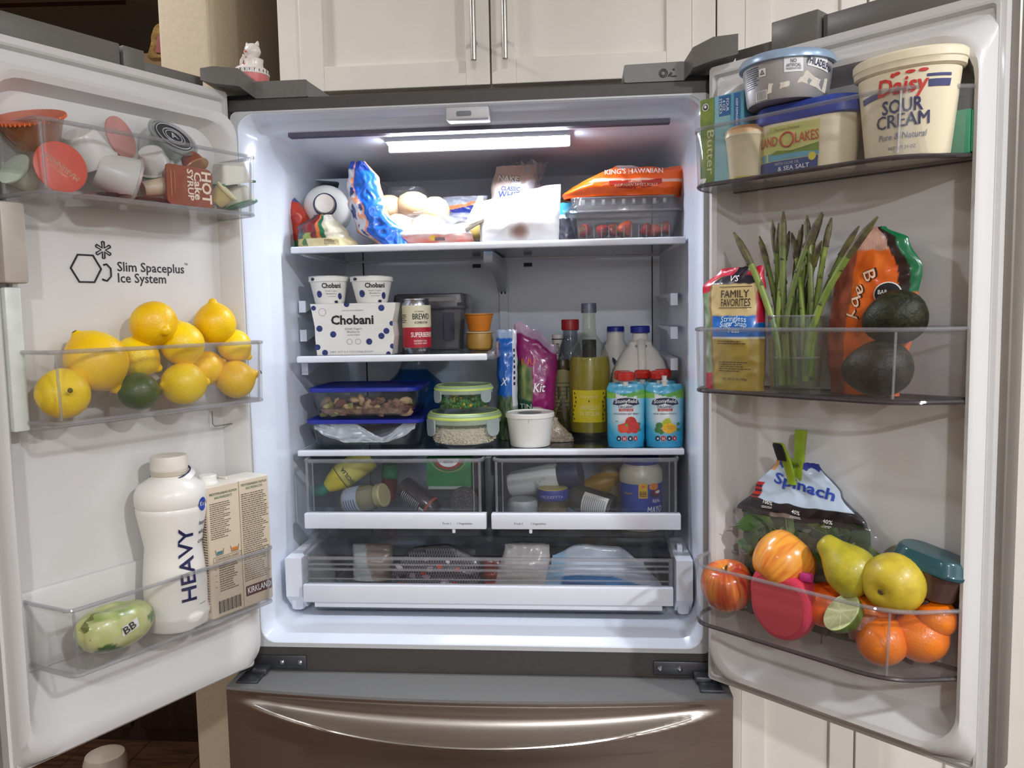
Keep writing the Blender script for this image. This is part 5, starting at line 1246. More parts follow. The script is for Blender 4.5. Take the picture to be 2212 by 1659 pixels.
# yogurt pouches
SKY = (92, 188, 222)
def pouch(label, l, r, tp, bt, y, seed, flavour, cap=True, face=True):
    x, z0, wd, h = SP('0', y, l, r, tp, bt); h = PY('0', (l+r)/2, tp, y).z-zT
    t = T('yogurt_pouch', label, 'yogurt pouch', '0', (x, y, zT), 0, 'spouted yogurt pouches')
    g = Bag(h, [(0, -wd*.47), (.2, -wd*.49), (.9, -wd*.5), (1, -wd*.44)], [(0, wd*.47), (.2, wd*.49), (.9, wd*.5), (1, wd*.44)], [(0, .034), (.4, .03), (.85, .014), (1, .004)], .0012, 30, seed, 2.6, nx=40, nz=60)
    def f(q, t_, s):
        if t_ < .1: return (40, 150, 196)
        hill = .83+.035*math.sin(q*6+1); hill2 = .88+.04*math.sin(q*5+2.6)
        if t_ > hill2: return mixc((110, 200, 226), (70, 176, 216), t_)
        if t_ > hill: return (70, 158, 74) if q < .5 else (98, 176, 70)
        if t_ > .78: return (126, 190, 70) if q < .25 or q > .78 else (232, 240, 240)
        d = min(1, (abs(q-.5)/.5)**2.5*.9+max(0, (.42-t_)/.36)); return mixc((236, 242, 244), (34, 160, 206), d)
    g.mesh('pouch_film', PRT if False else pv('pouch_film', .3, .08, 40, coat=.2), t, f)
    B().lathe([(.0055, h-.004), (.006, h+.004), (.0075, h+.005), (.0075, h+.007), (.005, h+.008), (.005, h+.016), (0, h+.016)], 20).out('spout', PLW, t)
    if cap:
        B().lathe([(.0125, h+.006), (.0155, h+.008), (.016, h+.018), (.0145, h+.022), (.0125, h+.024), (0, h+.024)], 12, fn=lambda p: (p[0]*1.12, p[1]*.9, p[2])).out('cap', pm('cap_scarlet', (208, 36, 20), .3, .04, 30, coat=.3), t, ang=20)
    if not face: return t
    w_ = g.fn(.0012); w2 = g.fn(.0034)
    flats([[(-wd*.35, h*.68), (-wd*.2, h*.665), (0, h*.69), (wd*.2, h*.665), (wd*.35, h*.68), (wd*.31, h*.75), (wd*.17, h*.775), (0, h*.785), (-wd*.17, h*.775), (-wd*.31, h*.75)]], NAVY, t, fn=w_, name='brand_banner')
    txt([('Stonyfield', 0, h*.700, h*.055, wd*.58, .02, 0, h*.008)], WINK, t, fn=w2)
    txt([('ORGANIC', 0, h*.625, h*.038, wd*.42, .012)], NAVY, t, fn=w2)
    flats([rect(-wd*.19, wd*.19, h*.575, h*.613)], RINK, t, fn=w_, name='red_ribbon')
    txt([('WHOLE MILK', 0, h*.583, h*.022, wd*.31, .012)], WINK, t, fn=w2)
    txt([('STRAWBERRY BEET BERRY' if flavour == 's' else 'PEAR SPINACH MANGO', 0, h*.525, h*.024, wd*(.66 if flavour == 's' else .60), .01)], pm('red_text', (170, 40, 50), .5) if False else NAVY, t, fn=w2)
    PR = lambda n, c: pm(n, c, .4, .12, 200)
    if flavour == 's':
        flats([disc(.12*wd, h*.40, wd*.15, 18), disc(.22*wd, h*.32, wd*.14, 18, wd*.16), disc(.06*wd, h*.29, wd*.11, 16)], PR('beet_red', (206, 48, 44)), t, fn=g.fn(.0012), name='printed_fruit')
        flats([[(-.22*wd, h*.36), (.02*wd, h*.40), (.07*wd, h*.33), (.0*wd, h*.24), (-.16*wd, h*.235), (-.22*wd, h*.28)]], PR('berry_red', (226, 70, 34)), t, fn=g.fn(.0016), name='printed_fruit')
        flats([disc(.0, h*.36, wd*.045, 6), disc(-.25*wd, h*.42, wd*.04, 6, wd*.015)], PR('print_green', (120, 160, 60)), t, fn=g.fn(.0022), name='printed_leaf')
    else:
        flats([[(.02*wd, h*.46), (.1*wd, h*.47), (.15*wd, h*.42), (.16*wd, h*.36), (.05*wd, h*.33), (-.12*wd, h*.34), (-.06*wd, h*.42)]], PR('pear_print', (190, 196, 40)), t, fn=g.fn(.0012), name='printed_fruit')
        flats([disc(-.16*wd, h*.345, wd*.09, 10), disc(-.2*wd, h*.28, wd*.08, 10), disc(-.1*wd, h*.25, wd*.07, 10)], PR('spinach_print', (62, 122, 58)), t, fn=g.fn(.0014), name='printed_leaf')
        flats([disc(.1*wd, h*.305, wd*.19, 20, wd*.135)], PR('mango_print', (240, 186, 24)), t, fn=g.fn(.0016), name='printed_fruit')
        flats([rect(-.06*wd, .27*wd, h*.33, h*.336), rect(-.06*wd, .27*wd, h*.29, h*.296), rect(.06*wd, .068*wd, h*.24, h*.37), rect(.16*wd, .168*wd, h*.24, h*.37)], PR('mango_line', (206, 146, 10)), t, fn=g.fn(.002), name='printed_line')
    flats([disc(-.20*wd, h*.145, wd*.062, 14, wd*.072), disc(.10*wd, h*.145, wd*.07, 14)], NAVY, t, fn=w_, name='printed_badge'); flats([disc(-.055*wd, h*.145, wd*.07, 14), disc(.235*wd, h*.145, wd*.055, 14, wd*.068)], RINK, t, fn=w_, name='printed_badge')
    flats([disc(.34*wd, h*.37, wd*.045, 12), rect(.30*wd, .39*wd, h*.255, h*.30)], PR('badge_green', (70, 130, 84)), t, fn=w_, name='printed_badge')
    flats([rect(-.22*wd, -.18*wd, h*.13, h*.16), rect(-.085*wd, -.065*wd, h*.125, h*.165), rect(-.045*wd, -.025*wd, h*.125, h*.165), rect(.08*wd, .12*wd, h*.13, h*.16), rect(.22*wd, .25*wd, h*.13, h*.16)], WINK, t, fn=w2, name='badge_mark')
    return t
yp = PZ('0', 1352, 966, zT).y+.012
pouch('front left pouch with strawberries and a red cap', 1311, 1393, 829, 966, yp, 51, 's')
pouch('front right pouch with pear and mango and a bare white spout', 1394, 1477, 829, 966, yp, 52, 'p', cap=False)
pouch('capped pouch directly behind the strawberry pouch', 1312, 1380, 826, 950, yp+.035, 53, 's', face=False)
pouch('capped pouch behind the gap between the two front pouches', 1352, 1425, 824, 945, yp+.07, 54, 's', face=False)
pouch('capped pouch directly behind the pear and mango pouch', 1392, 1456, 826, 950, yp+.035, 55, 's', face=False)
pouch('rearmost right capped pouch near the right wall', 1402, 1462, 822, 945, yp+.07, 56, 's', face=False)
# ============================================================ CRISPER DRAWERS
zq = czB+.004
def lying(name, label, cat, px, py, y, axis, parts, group=None, F='0', zmin=None, roll=0, rad=None):
    c = PY(F, px, py, y)
    if zmin is not None and rad: c.z = max(c.z, zmin+rad)
    t = T(name, label, cat, F, c, 0, group, along(axis) @ RZm(roll))
    return t
# lemon juice bottle with green cap
t = lying('lemon_juice_bottle', 'yellow lemon juice squeeze bottle with a green cap in the left crisper', 'bottle', 738, 1030, .20, (-.72, -.25, -.50), None)
LJ = pm('lemon_plastic', (222, 200, 40), .35, .05, 30); LJ2 = pm('lemon_label', (206, 196, 96), .4, .06, 50)
B().lathe([(0, -.075), (.026, -.073), (.028, -.06), (.028, -.004), (.027, 0)], 32).out('bottle_body', LJ2, t)
B().lathe([(.0272, 0), (.026, .006), (.02, .022), (.0125, .036), (.011, .038)], 32).out('shoulder', LJ, t)
B().lathe([(.0268, .001), (.0276, .001), (.0276, .003), (.0265, .003)], 32).out('label_line', pm('line_olive', (92, 88, 30), .5), t)
B().lathe([(.0115, .036), (.0118, .052), (.008, .058), (0, .058)], 24).out('cap', pm('cap_teal', (34, 116, 92), .4, .05, 40), t)
def ringtxt(r, z0, off=.0006, a0=0):
    return lambda x, z: ((r+off)*math.sin(a0+x/r), -(r+off)*math.cos(a0+x/r), z0+z)
txt([('SICILIA', 0, 0, .008, .042, .014)], pm('green_black', (40, 44, 26), .5), t, fn=lambda x, z: ringtxt(.028, -.016, .0008, .3)(x, z))
# cream jar lying
t = lying('glass_jar', 'glass jar of pale cream lying on its side in the left crisper', 'jar', 786, 1077, .165, (.93, -.30, .22), None, zmin=zq, rad=.027)
B().lathe([(0, -.045), (.024, -.044), (.027, -.04), (.027, .018), (.024, .028), (.022, .032), (.022, .044), (0, .044)], 36).out('jar_glass', clear('jar_clear', (220, 220, 216), .12, (200, 196, 186), .05, 1.5), t)
B().lathe([(0, -.042), (.0255, -.04), (.0255, .016), (.021, .03), (.021, .034), (0, .034)], 32).out('cream_filling', pm('cream_yellow', (206, 192, 146), .5, .04, 40), t)
B().lathe([(.0278, -.035), (.0282, -.034), (.0282, -.002), (.0278, -.001)], 36).out('paper_label', pm('label_blueish', (176, 184, 200), .5, .04, 90), t)
B().lathe([(.0225, .036), (.0245, .037), (.0245, .049), (.022, .051), (0, .051)], 32).out('lid', pm('lid_cream2', (176, 166, 120), .45), t)
flats([rect(-.02, .02, -.032+i*.006, -.0305+i*.006) for i in range(5)], NAVY, t, fn=lambda x, z: ringtxt(.0282, 0, .0004, .2)(x, z), name='label_rule')
# dark jar lying diagonal with barcode label
t = lying('dark_jar', 'dark jar with white stripes and barcode lying askew in the left crisper', 'jar', 905, 1076, .17, (.78, -.28, -.52), None, zmin=zq, rad=.022)
B().lathe([(0, -.046), (.020, -.045), (.0225, -.04), (.0225, .028), (.019, .034), (.019, .046), (0, .046)], 32).out('jar_body', pm('jar_dark', (44, 38, 40), .25, .1, 40, coat=.4), t)
flats([rect(-.018, .016, -.030+i*.0042, -.0283+i*.0042) for i in range(11)], pm('label_pale', (180, 180, 186), .5), t, fn=lambda x, z: ringtxt(.0225, 0, .0005, .3)(x, z), name='label_stripe')
flats([rect(-.012, .016, .018, .030)], PAPERW, t, fn=ringtxt(.0225, 0, .0007, .3), name='barcode_panel'); flats([rect(-.009+i*.0026, -.0078+i*.0026, .019, .029) for i in range(9)], INK, t, fn=ringtxt(.0225, 0, .0012, .3), name='barcode')
B().lathe([(.0232, .029), (.0232, .033), (.0225, .034)], 32).out('red_band', pm('band_red', (150, 62, 40), .5), t)
# round dark lid facing front
t = lying('lidded_jar', 'jar with a black patterned lid facing forward at the right of the left crisper', 'jar', 1003, 1083, .14, (0, -1, .12), None, zmin=zq, rad=.029)
B().lathe([(0, -.07), (.025, -.07), (.026, -.065), (.026, -.01)], 32).out('jar_body', pm('jar_dark', 0), t)
B().lathe([(.0285, -.012), (.0295, -.01), (.0295, -.002), (.0285, .0), (.024, .0), (.0235, -.0012), (0, -.0012)], 40).out('lid', pm('lid_black', (40, 38, 38), .35, .1, 60, coat=.3), t)
b = B(); r_ = random.Random(8)
for i in range(46):
    a, r = r_.random()*6.28, .022*math.sqrt(r_.random()); b.box((r*math.cos(a), r*math.sin(a), -.0007), (.0022, .0011, .0006))
b.out('lid_print', pm('lid_fleck', (120, 112, 108), .5), t, smooth=False, kind='stuff')
# green tin
x, z0, wd, h = SP('0', .15, 920, 1017, 985, 1054)
t = T('cheese_box', 'green cardboard box with a white and red round emblem in the left crisper', 'box', '0', (x, .155, z0))
B().bb(-wd/2, wd/2, 0, .05, 0, h-.004, .002).out('carton', pm('box_green', (34, 124, 62), .45, .05, 40), t)
B().bb(-wd/2+.003, wd/2-.003, -.001, .05, -.004, .0025, .001).out('carton_base', pm('box_rim', (150, 156, 150), .5), t)
def half(r, cz, n=20): return [(r*math.cos(math.pi+math.pi*i/n), cz+r*.78*math.sin(math.pi+math.pi*i/n)) for i in range(n+1)]
cz_ = h-.006
flats([half(wd*.40, cz_)], pm('emblem_gold', (150, 150, 84), .5), t, y=-.0006, name='emblem_ring'); flats([half(wd*.37, cz_)], pm('emblem_green', (30, 100, 50), .5), t, y=-.0009, name='emblem_ring'); flats([half(wd*.32, cz_)], pm('emblem_red', (150, 54, 44), .5), t, y=-.0012, name='emblem_ring'); flats([half(wd*.24, cz_)], WINK, t, y=-.0015, name='emblem_centre')
txt([('RITO', 0, cz_-.010, .006, .018, .01)], DBR, t, y=-.0018)
# small red and green item
t = lying('relish_tube', 'small red tube with a green cap at the back of the left crisper', 'tube', 842, 1030, .28, (.1, -.1, 1), None)
B().lathe([(0, -.05), (.016, -.048), (.018, -.01), (.016, 0)], 24).out('tube_body', pm('tube_red', (120, 34, 34), .4, .06, 40), t); B().lathe([(.018, 0), (.019, .001), (.017, .03), (0, .031)], 24).out('cap', pm('cap_green', (34, 124, 74), .4, .05, 40), t)
# ---- right crisper
t = lying('squeeze_bottle', 'white squeeze bottle with navy cap lying across the right crisper', 'bottle', 1205, 1030, .20, (.95, -.2, .22), None)
WB = pm('bottle_white_print', (206, 204, 198), .4, .25, 26, c2=(92, 92, 96), fac=(.30, .42))
B().lathe([(0, -.105), (.026, -.103), (.029, -.095), (.030, -.01), (.027, .005), (.026, .01)], 36).out('bottle_body', WB, t)
B().lathe([(.0262, .004), (.029, .006), (.030, .045), (.028, .049), (0, .050)], 32).out('cap', pm('cap_navy', (36, 38, 72), .45, .05, 40), t)
t = lying('white_tub', 'plain pale tub at the left front corner of the right crisper', 'tub', 1130, 1092, .155, (0, 0, 1), None)
B().lathe([(0, -.035), (.027, -.035), (.030, .006), (.028, .012), (0, .013)], 32).out('tub_body', pm('tub_pale', (150, 152, 148), .5, .03, 30), t); B().lathe([(.0305, .0), (.031, .008), (.028, .0135)], 32).out('lid', pm('tub_lid_pale', (160, 162, 158), .5), t)
# caper jar
x, z0, wd, h = SP('0', .15, 1160, 1228, 1055, 1108); r = wd/2
zc0 = zq+.001; h = PY('0', 1194, 1055, .15).z-zc0
t = T('caper_jar', 'small jar of yellow peppers with a blue rimmed gold lid in the right crisper', 'jar', '0', (x, .155, zc0))
B().lathe([(0, 0), (r*.9, 0), (r*.95, .004), (r*.97, h*.55), (r*.85, h*.72), (r*.85, h*.78), (0, h*.78)], 32).out('jar_glass', clear('jar_amber', (200, 186, 130), .15, (160, 140, 70), .05, 1.5), t)
B().lathe([(0, .003), (r*.86, .003), (r*.9, h*.55), (0, h*.6)], 28).out('pepper_slices', pm('pepper_yellow', (186, 164, 84), .4, .3, 150, c2=(96, 84, 44)), t)
B().lathe([(r*.96, h*.74), (r*1.0, h*.76), (r*1.0, h*.95), (r*.96, h)], 32).out('lid_rim', pm('lid_blue2', (46, 50, 130), .4), t); B().lathe([(r*.96, h*.995), (r*.9, h*1.005), (0, h*1.0)], 32).out('lid_top', pm('lid_gold', (176, 158, 80), .4, .3, 200), t)
txt([('MEZZETTA', 0, h*.82, .005, r*1.5, .01)], pm('lid_text', (176, 176, 200), .5), t, fn=cylwrap(r, .0008))
flats([rect(.008, .024, h*.05, h*.36)], pm('label_navy', (44, 54, 120), .5), t, fn=cylwrap(r, .0006), name='paper_label'); flats([rect(.011, .023, h*.06, h*.26)], WINK, t, fn=cylwrap(r, .001), name='barcode_panel'); flats([rect(.012+i*.002, .0128+i*.002, h*.07, h*.25) for i in range(5)], INK, t, fn=cylwrap(r, .0014), name='barcode')
# nutrition label jar lying
t = lying('pickle_jar', 'jar with a white nutrition label lying between the pepper jar and mayonnaise', 'jar', 1280, 1085, .16, (.90, -.36, -.20), None, zmin=zq, rad=.027)
B().lathe([(0, -.045), (.024, -.044), (.027, -.036), (.027, .036), (.025, .044), (0, .045)], 36).out('jar_glass', pm('jar_green_dark', (56, 58, 44), .15, .1, 40, coat=.6), t)
flats([rect(-.038, .030, -.014, .038)], PAPERW, t, fn=ringtxt(.027, 0, .0006, .1), name='paper_label', sub=2); flats([rect(-.03, .024, -.010+i*.0042, -.0088+i*.0042) for i in range(11)], GINK, t, fn=ringtxt(.027, 0, .0011, .1), name='label_rule')
# yellow item
t = lying('yellow_pepper', 'yellow item half hidden behind the navy capped bottle in the right crisper', 'vegetable', 1296, 1046, .27, (.9, 0, .3), None)
B().lathe([(0, -.05), (.014, -.045), (.022, -.01), (.02, .025), (.012, .045), (0, .05)], 24).jitter(.004, 40, 2).out('skin', pm('pepper_gold', (206, 156, 40), .4, .08, 40), t)
t = lying('squash', 'pale squash neck standing behind the mayonnaise in the right crisper', 'vegetable', 1318, 1025, .28, (-.4, .1, 1), None)
B().lathe([(0, -.07), (.02, -.06), (.022, 0), (.016, .02), (0, .026)], 24).out('skin', pm('squash_pale', (150, 138, 96), .5, .06, 40), t)
# mayonnaise
x, z0, wd, h = SP('0', .16, 1338, 1433, 988, 1110); r = wd/2; h = PY('0', 1385, 990, .16).z-zq; zy = lambda py: PY('0', 1385, py, .16).z-zq
t = T('mayonnaise_jar', 'large jar of mayonnaise with blue label and lid in the right crisper', 'jar', '0', (x, .17, zq))
B().lathe([(0, 0), (r*.9, 0), (r*.95, .005), (r*.96, zy(1042)), (r*1.0, zy(1030)), (r*.97, zy(1015)), (r*.8, zy(1004)), (r*.78, zy(996)), (0, zy(996))], 40).out('jar_body', pm('mayo', (206, 198, 172), .3, .04, 16, coat=.3), t)
B().lathe([(r*.965, .006), (r*.975, .007), (r*.975, zy(1041)), (r*.965, zy(1040))], 40).out('printed_label', pm('label_royal', (24, 66, 160), .4, .08, 30), t)
B().lathe([(r*.82, zy(1001)), (r*.86, zy(1000)), (r*.86, zy(989)), (r*.8, zy(987)), (0, zy(987))], 36).out('lid', pm('lid_royal', (40, 44, 130), .4), t)
w_ = cylwrap(r*.975, .0006); w2 = cylwrap(r*.975, .0012)
YEL = pm('yolk_yellow', (236, 184, 40), .5)
flats([rect(-.008, .010, zy(1069), zy(1038))], YEL, t, fn=w_, name='egg_badge'); txt([('EGGS', .001, zy(1066), .0055, .013, .02), ('EGGS', .001, zy(1060), .0055, .013, .02)], INK, t, fn=w2); flats([disc(.001, zy(1044), .004, 10, .002)], pm('yolk_orange', (226, 96, 30), .5), t, fn=w2, name='printed_egg')
flats([disc(.024, zy(1045), .011, 16, .007)], pm('sandwich_orange', (226, 132, 40), .5, .2, 100), t, fn=w_, name='printed_food'); flats([disc(.028, zy(1060), .014, 16, .009)], NAVY, t, fn=w_, name='printed_swirl'); flats([disc(.032, zy(1057), .0085, 16, .0045)], RINK, t, fn=w2, name='emblem'); flats([disc(.0335, zy(1057), .006, 14, .0028)], WINK, t, fn=cylwrap(r*.975, .0017), name='emblem_centre')
txt([('REAL', .031, zy(1079), .0065, .020, .01), ('MAYO', .027, zy(1101), .0135, .036, .02, .2)], WINK, t, fn=w2); txt([('INGREDIENTS', -.030, zy(1062), .0035, .02, .005)], YEL, t, fn=w2)
# ============================================================ DELI DRAWER
zd = dzb+.002
def dpack(name, label, l, r, tp, y, dp, fn, seed, top=None, wl=None, wr=None, lean=.0, mat=None, bt=1268):
    x, z0, wd, h = SP('0', y, l, r, tp, bt); zz = zd if bt > 1264 else max(zd, z0); h = PY('0', (l+r)/2, tp, y).z-zz
    t = T(name, label, 'food pack', '0', (x, y, zz))
    g = Bag(h, [(a, c*wd) for a, c in (wl or [(0, -.5), (1, -.48)])], [(a, c*wd) for a, c in (wr or [(0, .5), (1, .48)])], [(0, dp*.8), (.5, dp), (1, .01)], .003, 30, seed, 2.6, lean=lean, top=[(a, c*h) for a, c in top] if top else None)
    g.mesh('pack_film', mat or PRT, t, fn); return t, g, wd, h
dpack('paper_pack', 'pale greenish paper packet at the left of the bottom drawer', 762, 850, 1176, .20, .05, lambda q, t_, s: (196, 204, 202) if q < .55-.2*t_ else mixc((176, 158, 146), (150, 132, 122), q), 61)
t, g, wd, h = dpack('net_bag', 'black net bag with red and white print in the bottom drawer', 843, 1046, 1176, .15, .07, None, 62, [(0, .55), (.3, .95), (.6, 1.0), (1, .7)], mat=pm('net_black', (36, 34, 40), .35, .4, 60, bump=.3, coat=.3))
P_ = []
for i in range(34):
    for sgn in (1, -1):
        for j in range(12): 
            q = (i+.5*(j % 2))/34; z_ = h*.94*j/12; x_ = -wd*.46+wd*.92*q; P_.append([(x_, z_), (x_+.0005, z_), (x_+.0005+sgn*wd*.014, z_+h*.075), (x_+sgn*wd*.014, z_+h*.075)])
r_ = random.Random(6)
b = B(); gg = g.fn(.0015)
for P in P_:
    tx = max(0, min(1, (P[0][0]/wd+.5))); 
    if P[0][1] < h*ctl([(0, .5), (.3, .85), (.6, .9), (1, .6)], tx): b.f([b.v(gg(*p)) for p in P])
b.out('net_mesh', pm('net_grey', (176, 176, 184), .5), t, smooth=False, kind='stuff')
for i in range(18):
    x_ = r_.uniform(-.42, .42)*wd; z_ = r_.uniform(.05, .8)*h*(1-.8*abs(x_/wd)); s = r_.uniform(.005, .012)
    flats([[(x_+s*math.cos(a)*r_.uniform(.5, 1), z_+s*.7*math.sin(a)*r_.uniform(.5, 1)) for a in (0, 1, 2.1, 3.2, 4.3, 5.2)]], [pm('net_red', (176, 56, 44), .4), pm('net_white', (206, 200, 206), .4), pm('net_mauve', (150, 130, 146), .4)][i % 3], t, fn=g.fn(.0026), name='printed_patch')
dpack('red_pack', 'orange red pack squeezed between the net bag and the white bag', 1040, 1085, 1208, .17, .05, lambda q, t_, s: (206, 74, 40) if t_ < .2 else (110, 40, 34), 63)
dpack('white_bag', 'white paper bag with an orange lower edge in the bottom drawer', 1068, 1190, 1175, .16, .05, lambda q, t_, s: (226, 130, 104) if t_ < .10 else mixc((176, 168, 164), (206, 202, 200), t_), 64, wl=[(0, -.55), (1, -.30)])
t, g, wd, h = dpack('blue_pack', 'blue and white bag filling the right half of the bottom drawer', 1155, 1432, 1177, .15, .07, lambda q, t_, s: ((40, 126, 190) if t_ < .42-.36*max(0, (q-.62)/.38) else (196, 206, 222)) if q > .16 else (150, 190, 220), 65, [(0, .75), (.3, 1), (.7, .95), (1, .62)], wr=[(0, .5), (1, .35)], wl=[(0, -.44), (1, -.36)])
flats([[(-wd*.3, h*.1), (wd*.2, h*.07), (wd*.05, h*.22), (-wd*.28, h*.26)]], pm('blue_dark_print', (36, 70, 130), .4), t, fn=g.fn(.0012), name='printed_patch')

# ============================================================ LEFT DOOR, TOP BIN
zb1 = BZ['L1']+.001
def cupL(name, label, cat, px, py, y, axis, r1, r2, h, mat, lidm=None, group=None, lipr=1.06, nm='cup'):
    c = PY('L', px, py, y); t = T(name, label, cat, 'L', c, 0, group, along(axis))
    B().lathe([(0, -h/2), (r1*.9, -h/2), (r1, -h/2+.003), (r2, h/2-.003), (r2*lipr, h/2-.002), (r2*lipr, h/2), (0, h/2-.001)], 32).out(nm, mat, t)
    if lidm: B().lathe([(r2*lipr*1.01, h/2-.0015), (r2*lipr*1.01, h/2+.001), (0, h/2+.0016)], 32).out('peel_lid', lidm, t)
    return t
t = cupL('caramel_cup', 'brown caramel dip cup with orange lid at the left end of the top left bin', 'dip cup', 72, 285, -.05, (-.35, -.25, .9), .030, .043, .040, clear('caramel_clear', (206, 150, 110), .6, (186, 118, 72), .05, 1.5), pm('lid_orange2', (200, 88, 40), .35, .1, 80), lipr=1.05)
b = B()
for i in range(48):
    a = i*math.pi/24; b.box((.0455*math.cos(a), .0455*math.sin(a), .019), (.002, .002, .004))
b.out('crimped_edge', pm('crimp_orange', (214, 110, 60), .35), t, kind='stuff')
B().lathe([(0, -.018), (.029, -.018), (.036, .002), (0, .004)], 32).out('caramel', pm('caramel', (140, 62, 30), .25, .06, 30), t)
# marinara cup
c = PY('L', 131, 361, -.088)
t = T('marinara_cup', 'round orange red marinara cup with its lid facing out in the top left bin', 'dip cup', 'L', c, 0, None, along((-.1, -1, .12)))
B().lathe([(0, -.028), (.022, -.028), (.026, -.004), (.034, -.002), (.0345, 0), (0, .0003)], 40).out('cup', clear('cup_milky', (230, 230, 228), .5, (220, 214, 208), .1, 1.45), t)
B().lathe([(.0350, -.001), (.0352, .0008), (.033, .0014), (0, .0014)], 40).out('peel_lid', pm('lid_red_orange', (206, 66, 36), .35, .06, 40), t)
def facew(ang, zo): return lambda x, z: (x*math.cos(ang)-z*math.sin(ang), x*math.sin(ang)+z*math.cos(ang), zo)
# the lid faces local +z; u axis of the picture: find the roll that keeps letters upright
def lidtxt(t, lines, mat, ang, zo, name='lettering'):
    m = t.matrix_world.to_3x3(); Fm = FM['L'].to_3x3()
    ex = m.inverted() @ (Fm @ Vector((1, 0, 0))); ez = m.inverted() @ (Fm @ Vector((0, 0, 1)))
    ex.z = 0; ex.normalize(); ez = Vector((0, 0, 1)).cross(ex)
    ca, sa = math.cos(R(ang)), math.sin(R(ang))
    def f(x, z):
        X, Z = x*ca-z*sa, x*sa+z*ca; p = ex*X + ez*Z; return (p.x, p.y, zo)
    if callable(lines): return lines(f)
    return txt(lines, mat, t, fn=f, name=name)
lidtxt(t, [('MARINARA', 0, -.004, .0085, .052, .014)], pm('lid_cream_ink', (236, 186, 150), .5), -218+180+180, .0022)
lidtxt(t, [('DIPPING SAUCE', 0, .006, .003, .026), ], pm('lid_cream_ink', 0), -38+180, .0022)
MW = pm('milky_plastic', (214, 212, 208), .3, .02, 30, sss=.15)
cupL('creamer_cup', 'white portion cup standing tilted behind the marinara lid', 'portion cup', 185, 318, -.045, (.55, .2, -.75), .024, .034, .046, MW, None, 'white portion cups')
cupL('creamer_cup', 'white portion cup lying on its side in front, open end to the right', 'portion cup', 250, 378, -.062, (.88, -.32, -.28), .025, .034, .056, MW, pm('lid_mauve', (176, 150, 146), .4), 'white portion cups', 1.1)
cupL('sauce_cup', 'portion cup with a pinkish lid facing out at the back of the top left bin', 'portion cup', 243, 303, -.035, (.35, -.9, .2), .026, .030, .03, MW, pm('lid_pink', (186, 132, 124), .4, .06, 40), None)
cupL('jam_cup', 'small ribbed white jam tub in the middle of the top left bin', 'portion cup', 330, 345, -.055, (.55, .45, -.7), .019, .025, .03, MW, pm('lid_green', (70, 136, 84), .4), None, 1.15)
cupL('jam_cup', 'small cream jam tub low beside the brown syrup packet', 'portion cup', 332, 406, -.07, (.9, -.2, .2), .012, .014, .034, pm('jam_cream', (206, 186, 160), .4), pm('lid_dark', (70, 50, 46), .4), None, 1.1)
cupL('mint_cup', 'pale green and white portion cup at the left front of the top left bin', 'portion cup', 50, 380, -.04, (-.85, -.2, .5), .016, .022, .03, pm('mint_white', (206, 212, 200), .4), pm('lid_palegreen', (196, 208, 190), .4), None, 1.1)
# black lidded clear cup
c = PY('L', 372, 300, -.055)
t = T('clear_dip_cup', 'clear dip cup with a black emblem lid in the top left bin', 'dip cup', 'L', c, 0, None, along((.05, -.72, .62)))
B().lathe([(0, -.03), (.026, -.03), (.034, -.002), (.039, 0), (.0395, .002), (.036, .004), (0, .004)], 40).out('cup', clear('cup_clear', (214, 220, 216), .10, (190, 196, 194), .05, 1.5), t)
B().lathe([(.031, .0045), (.031, .0052), (0, .0054)], 36).out('lid_label', pm('lid_charcoal', (44, 46, 50), .4, .1, 60), t)
b = B()
for r_ in (.0285, .018, .0135): b.tube([(r_*math.cos(a*.196), r_*math.sin(a*.196), .0058) for a in range(32)], .0008, 4, closed=True)
b.out('lid_ring', pm('ring_silver', (176, 178, 182), .4), t)
lidtxt(t, [('A', 0, -.006, .014, .012, .02)], pm('ring_silver', 0), 0, .0062)
B().lathe([(.036, .001), (.0405, .0015), (.041, .004), (.039, .005), (.036, .0045)], 40).out('rim', EDGE, t)
# hot cake syrup
l, r_, tp, bt = 362, 460, 360, 444
a = PY('L', 411, 402, -.098); wd = PY('L', 460, 402, -.098).x-PY('L', 362, 402, -.098).x; h = PY('L', 411, 360, -.098).z-PY('L', 411, 444, -.098).z
t = T('syrup_packet', 'brown hot cake syrup tub with white lettering in the top left bin', 'syrup tub', 'L', (a.x, -.098, a.z-h/2))
pl = fillet([(-wd*.5, h*.05), (-wd*.40, -h*.02), (wd*.5, 0), (wd*.5, h*.92), (wd*.40, h), (-wd*.5, h)], .006, 3)
B().rings([[(p[0]*.75, .026, (p[1]-h/2)*.75+h/2) for p in pl], [(p[0]*.95, .003, (p[1]-h/2)*.95+h/2) for p in pl], [(p[0], .0025, p[1]) for p in pl], [(p[0], 0, p[1]) for p in pl]]).out('tub', pm('syrup_brown', (150, 66, 26), .35, .06, 40, coat=.3), t)
txt([('HOT', 0, wd*.26, wd*.20, h*.82, .03), ('Cake', -h*.02, wd*.09, wd*.15, h*.72, .025), ('SYRUP', -h*.03, -wd*.06, wd*.125, h*.80, .025)], pm('syrup_cream', (240, 222, 196), .5), t, fn=lambda x, z: (z, -.0008, h/2-x))
flats([rect(-wd*.42, -wd*.40, h*.2, h*.85), rect(-wd*.34, -wd*.325, h*.3, h*.85)], pm('syrup_dim', (190, 120, 70), .5), t, y=-.0006, name='fine_print')
cupL('syrup_cup', 'second brown syrup tub tilted on top of the hot cake syrup', 'syrup tub', 416, 350, -.07, (.2, -.55, -.8), .015, .019, .022, pm('syrup_brown', 0), pm('lid_copper', (206, 150, 110), .2, .06, 30, metal=.4), None, 1.1)
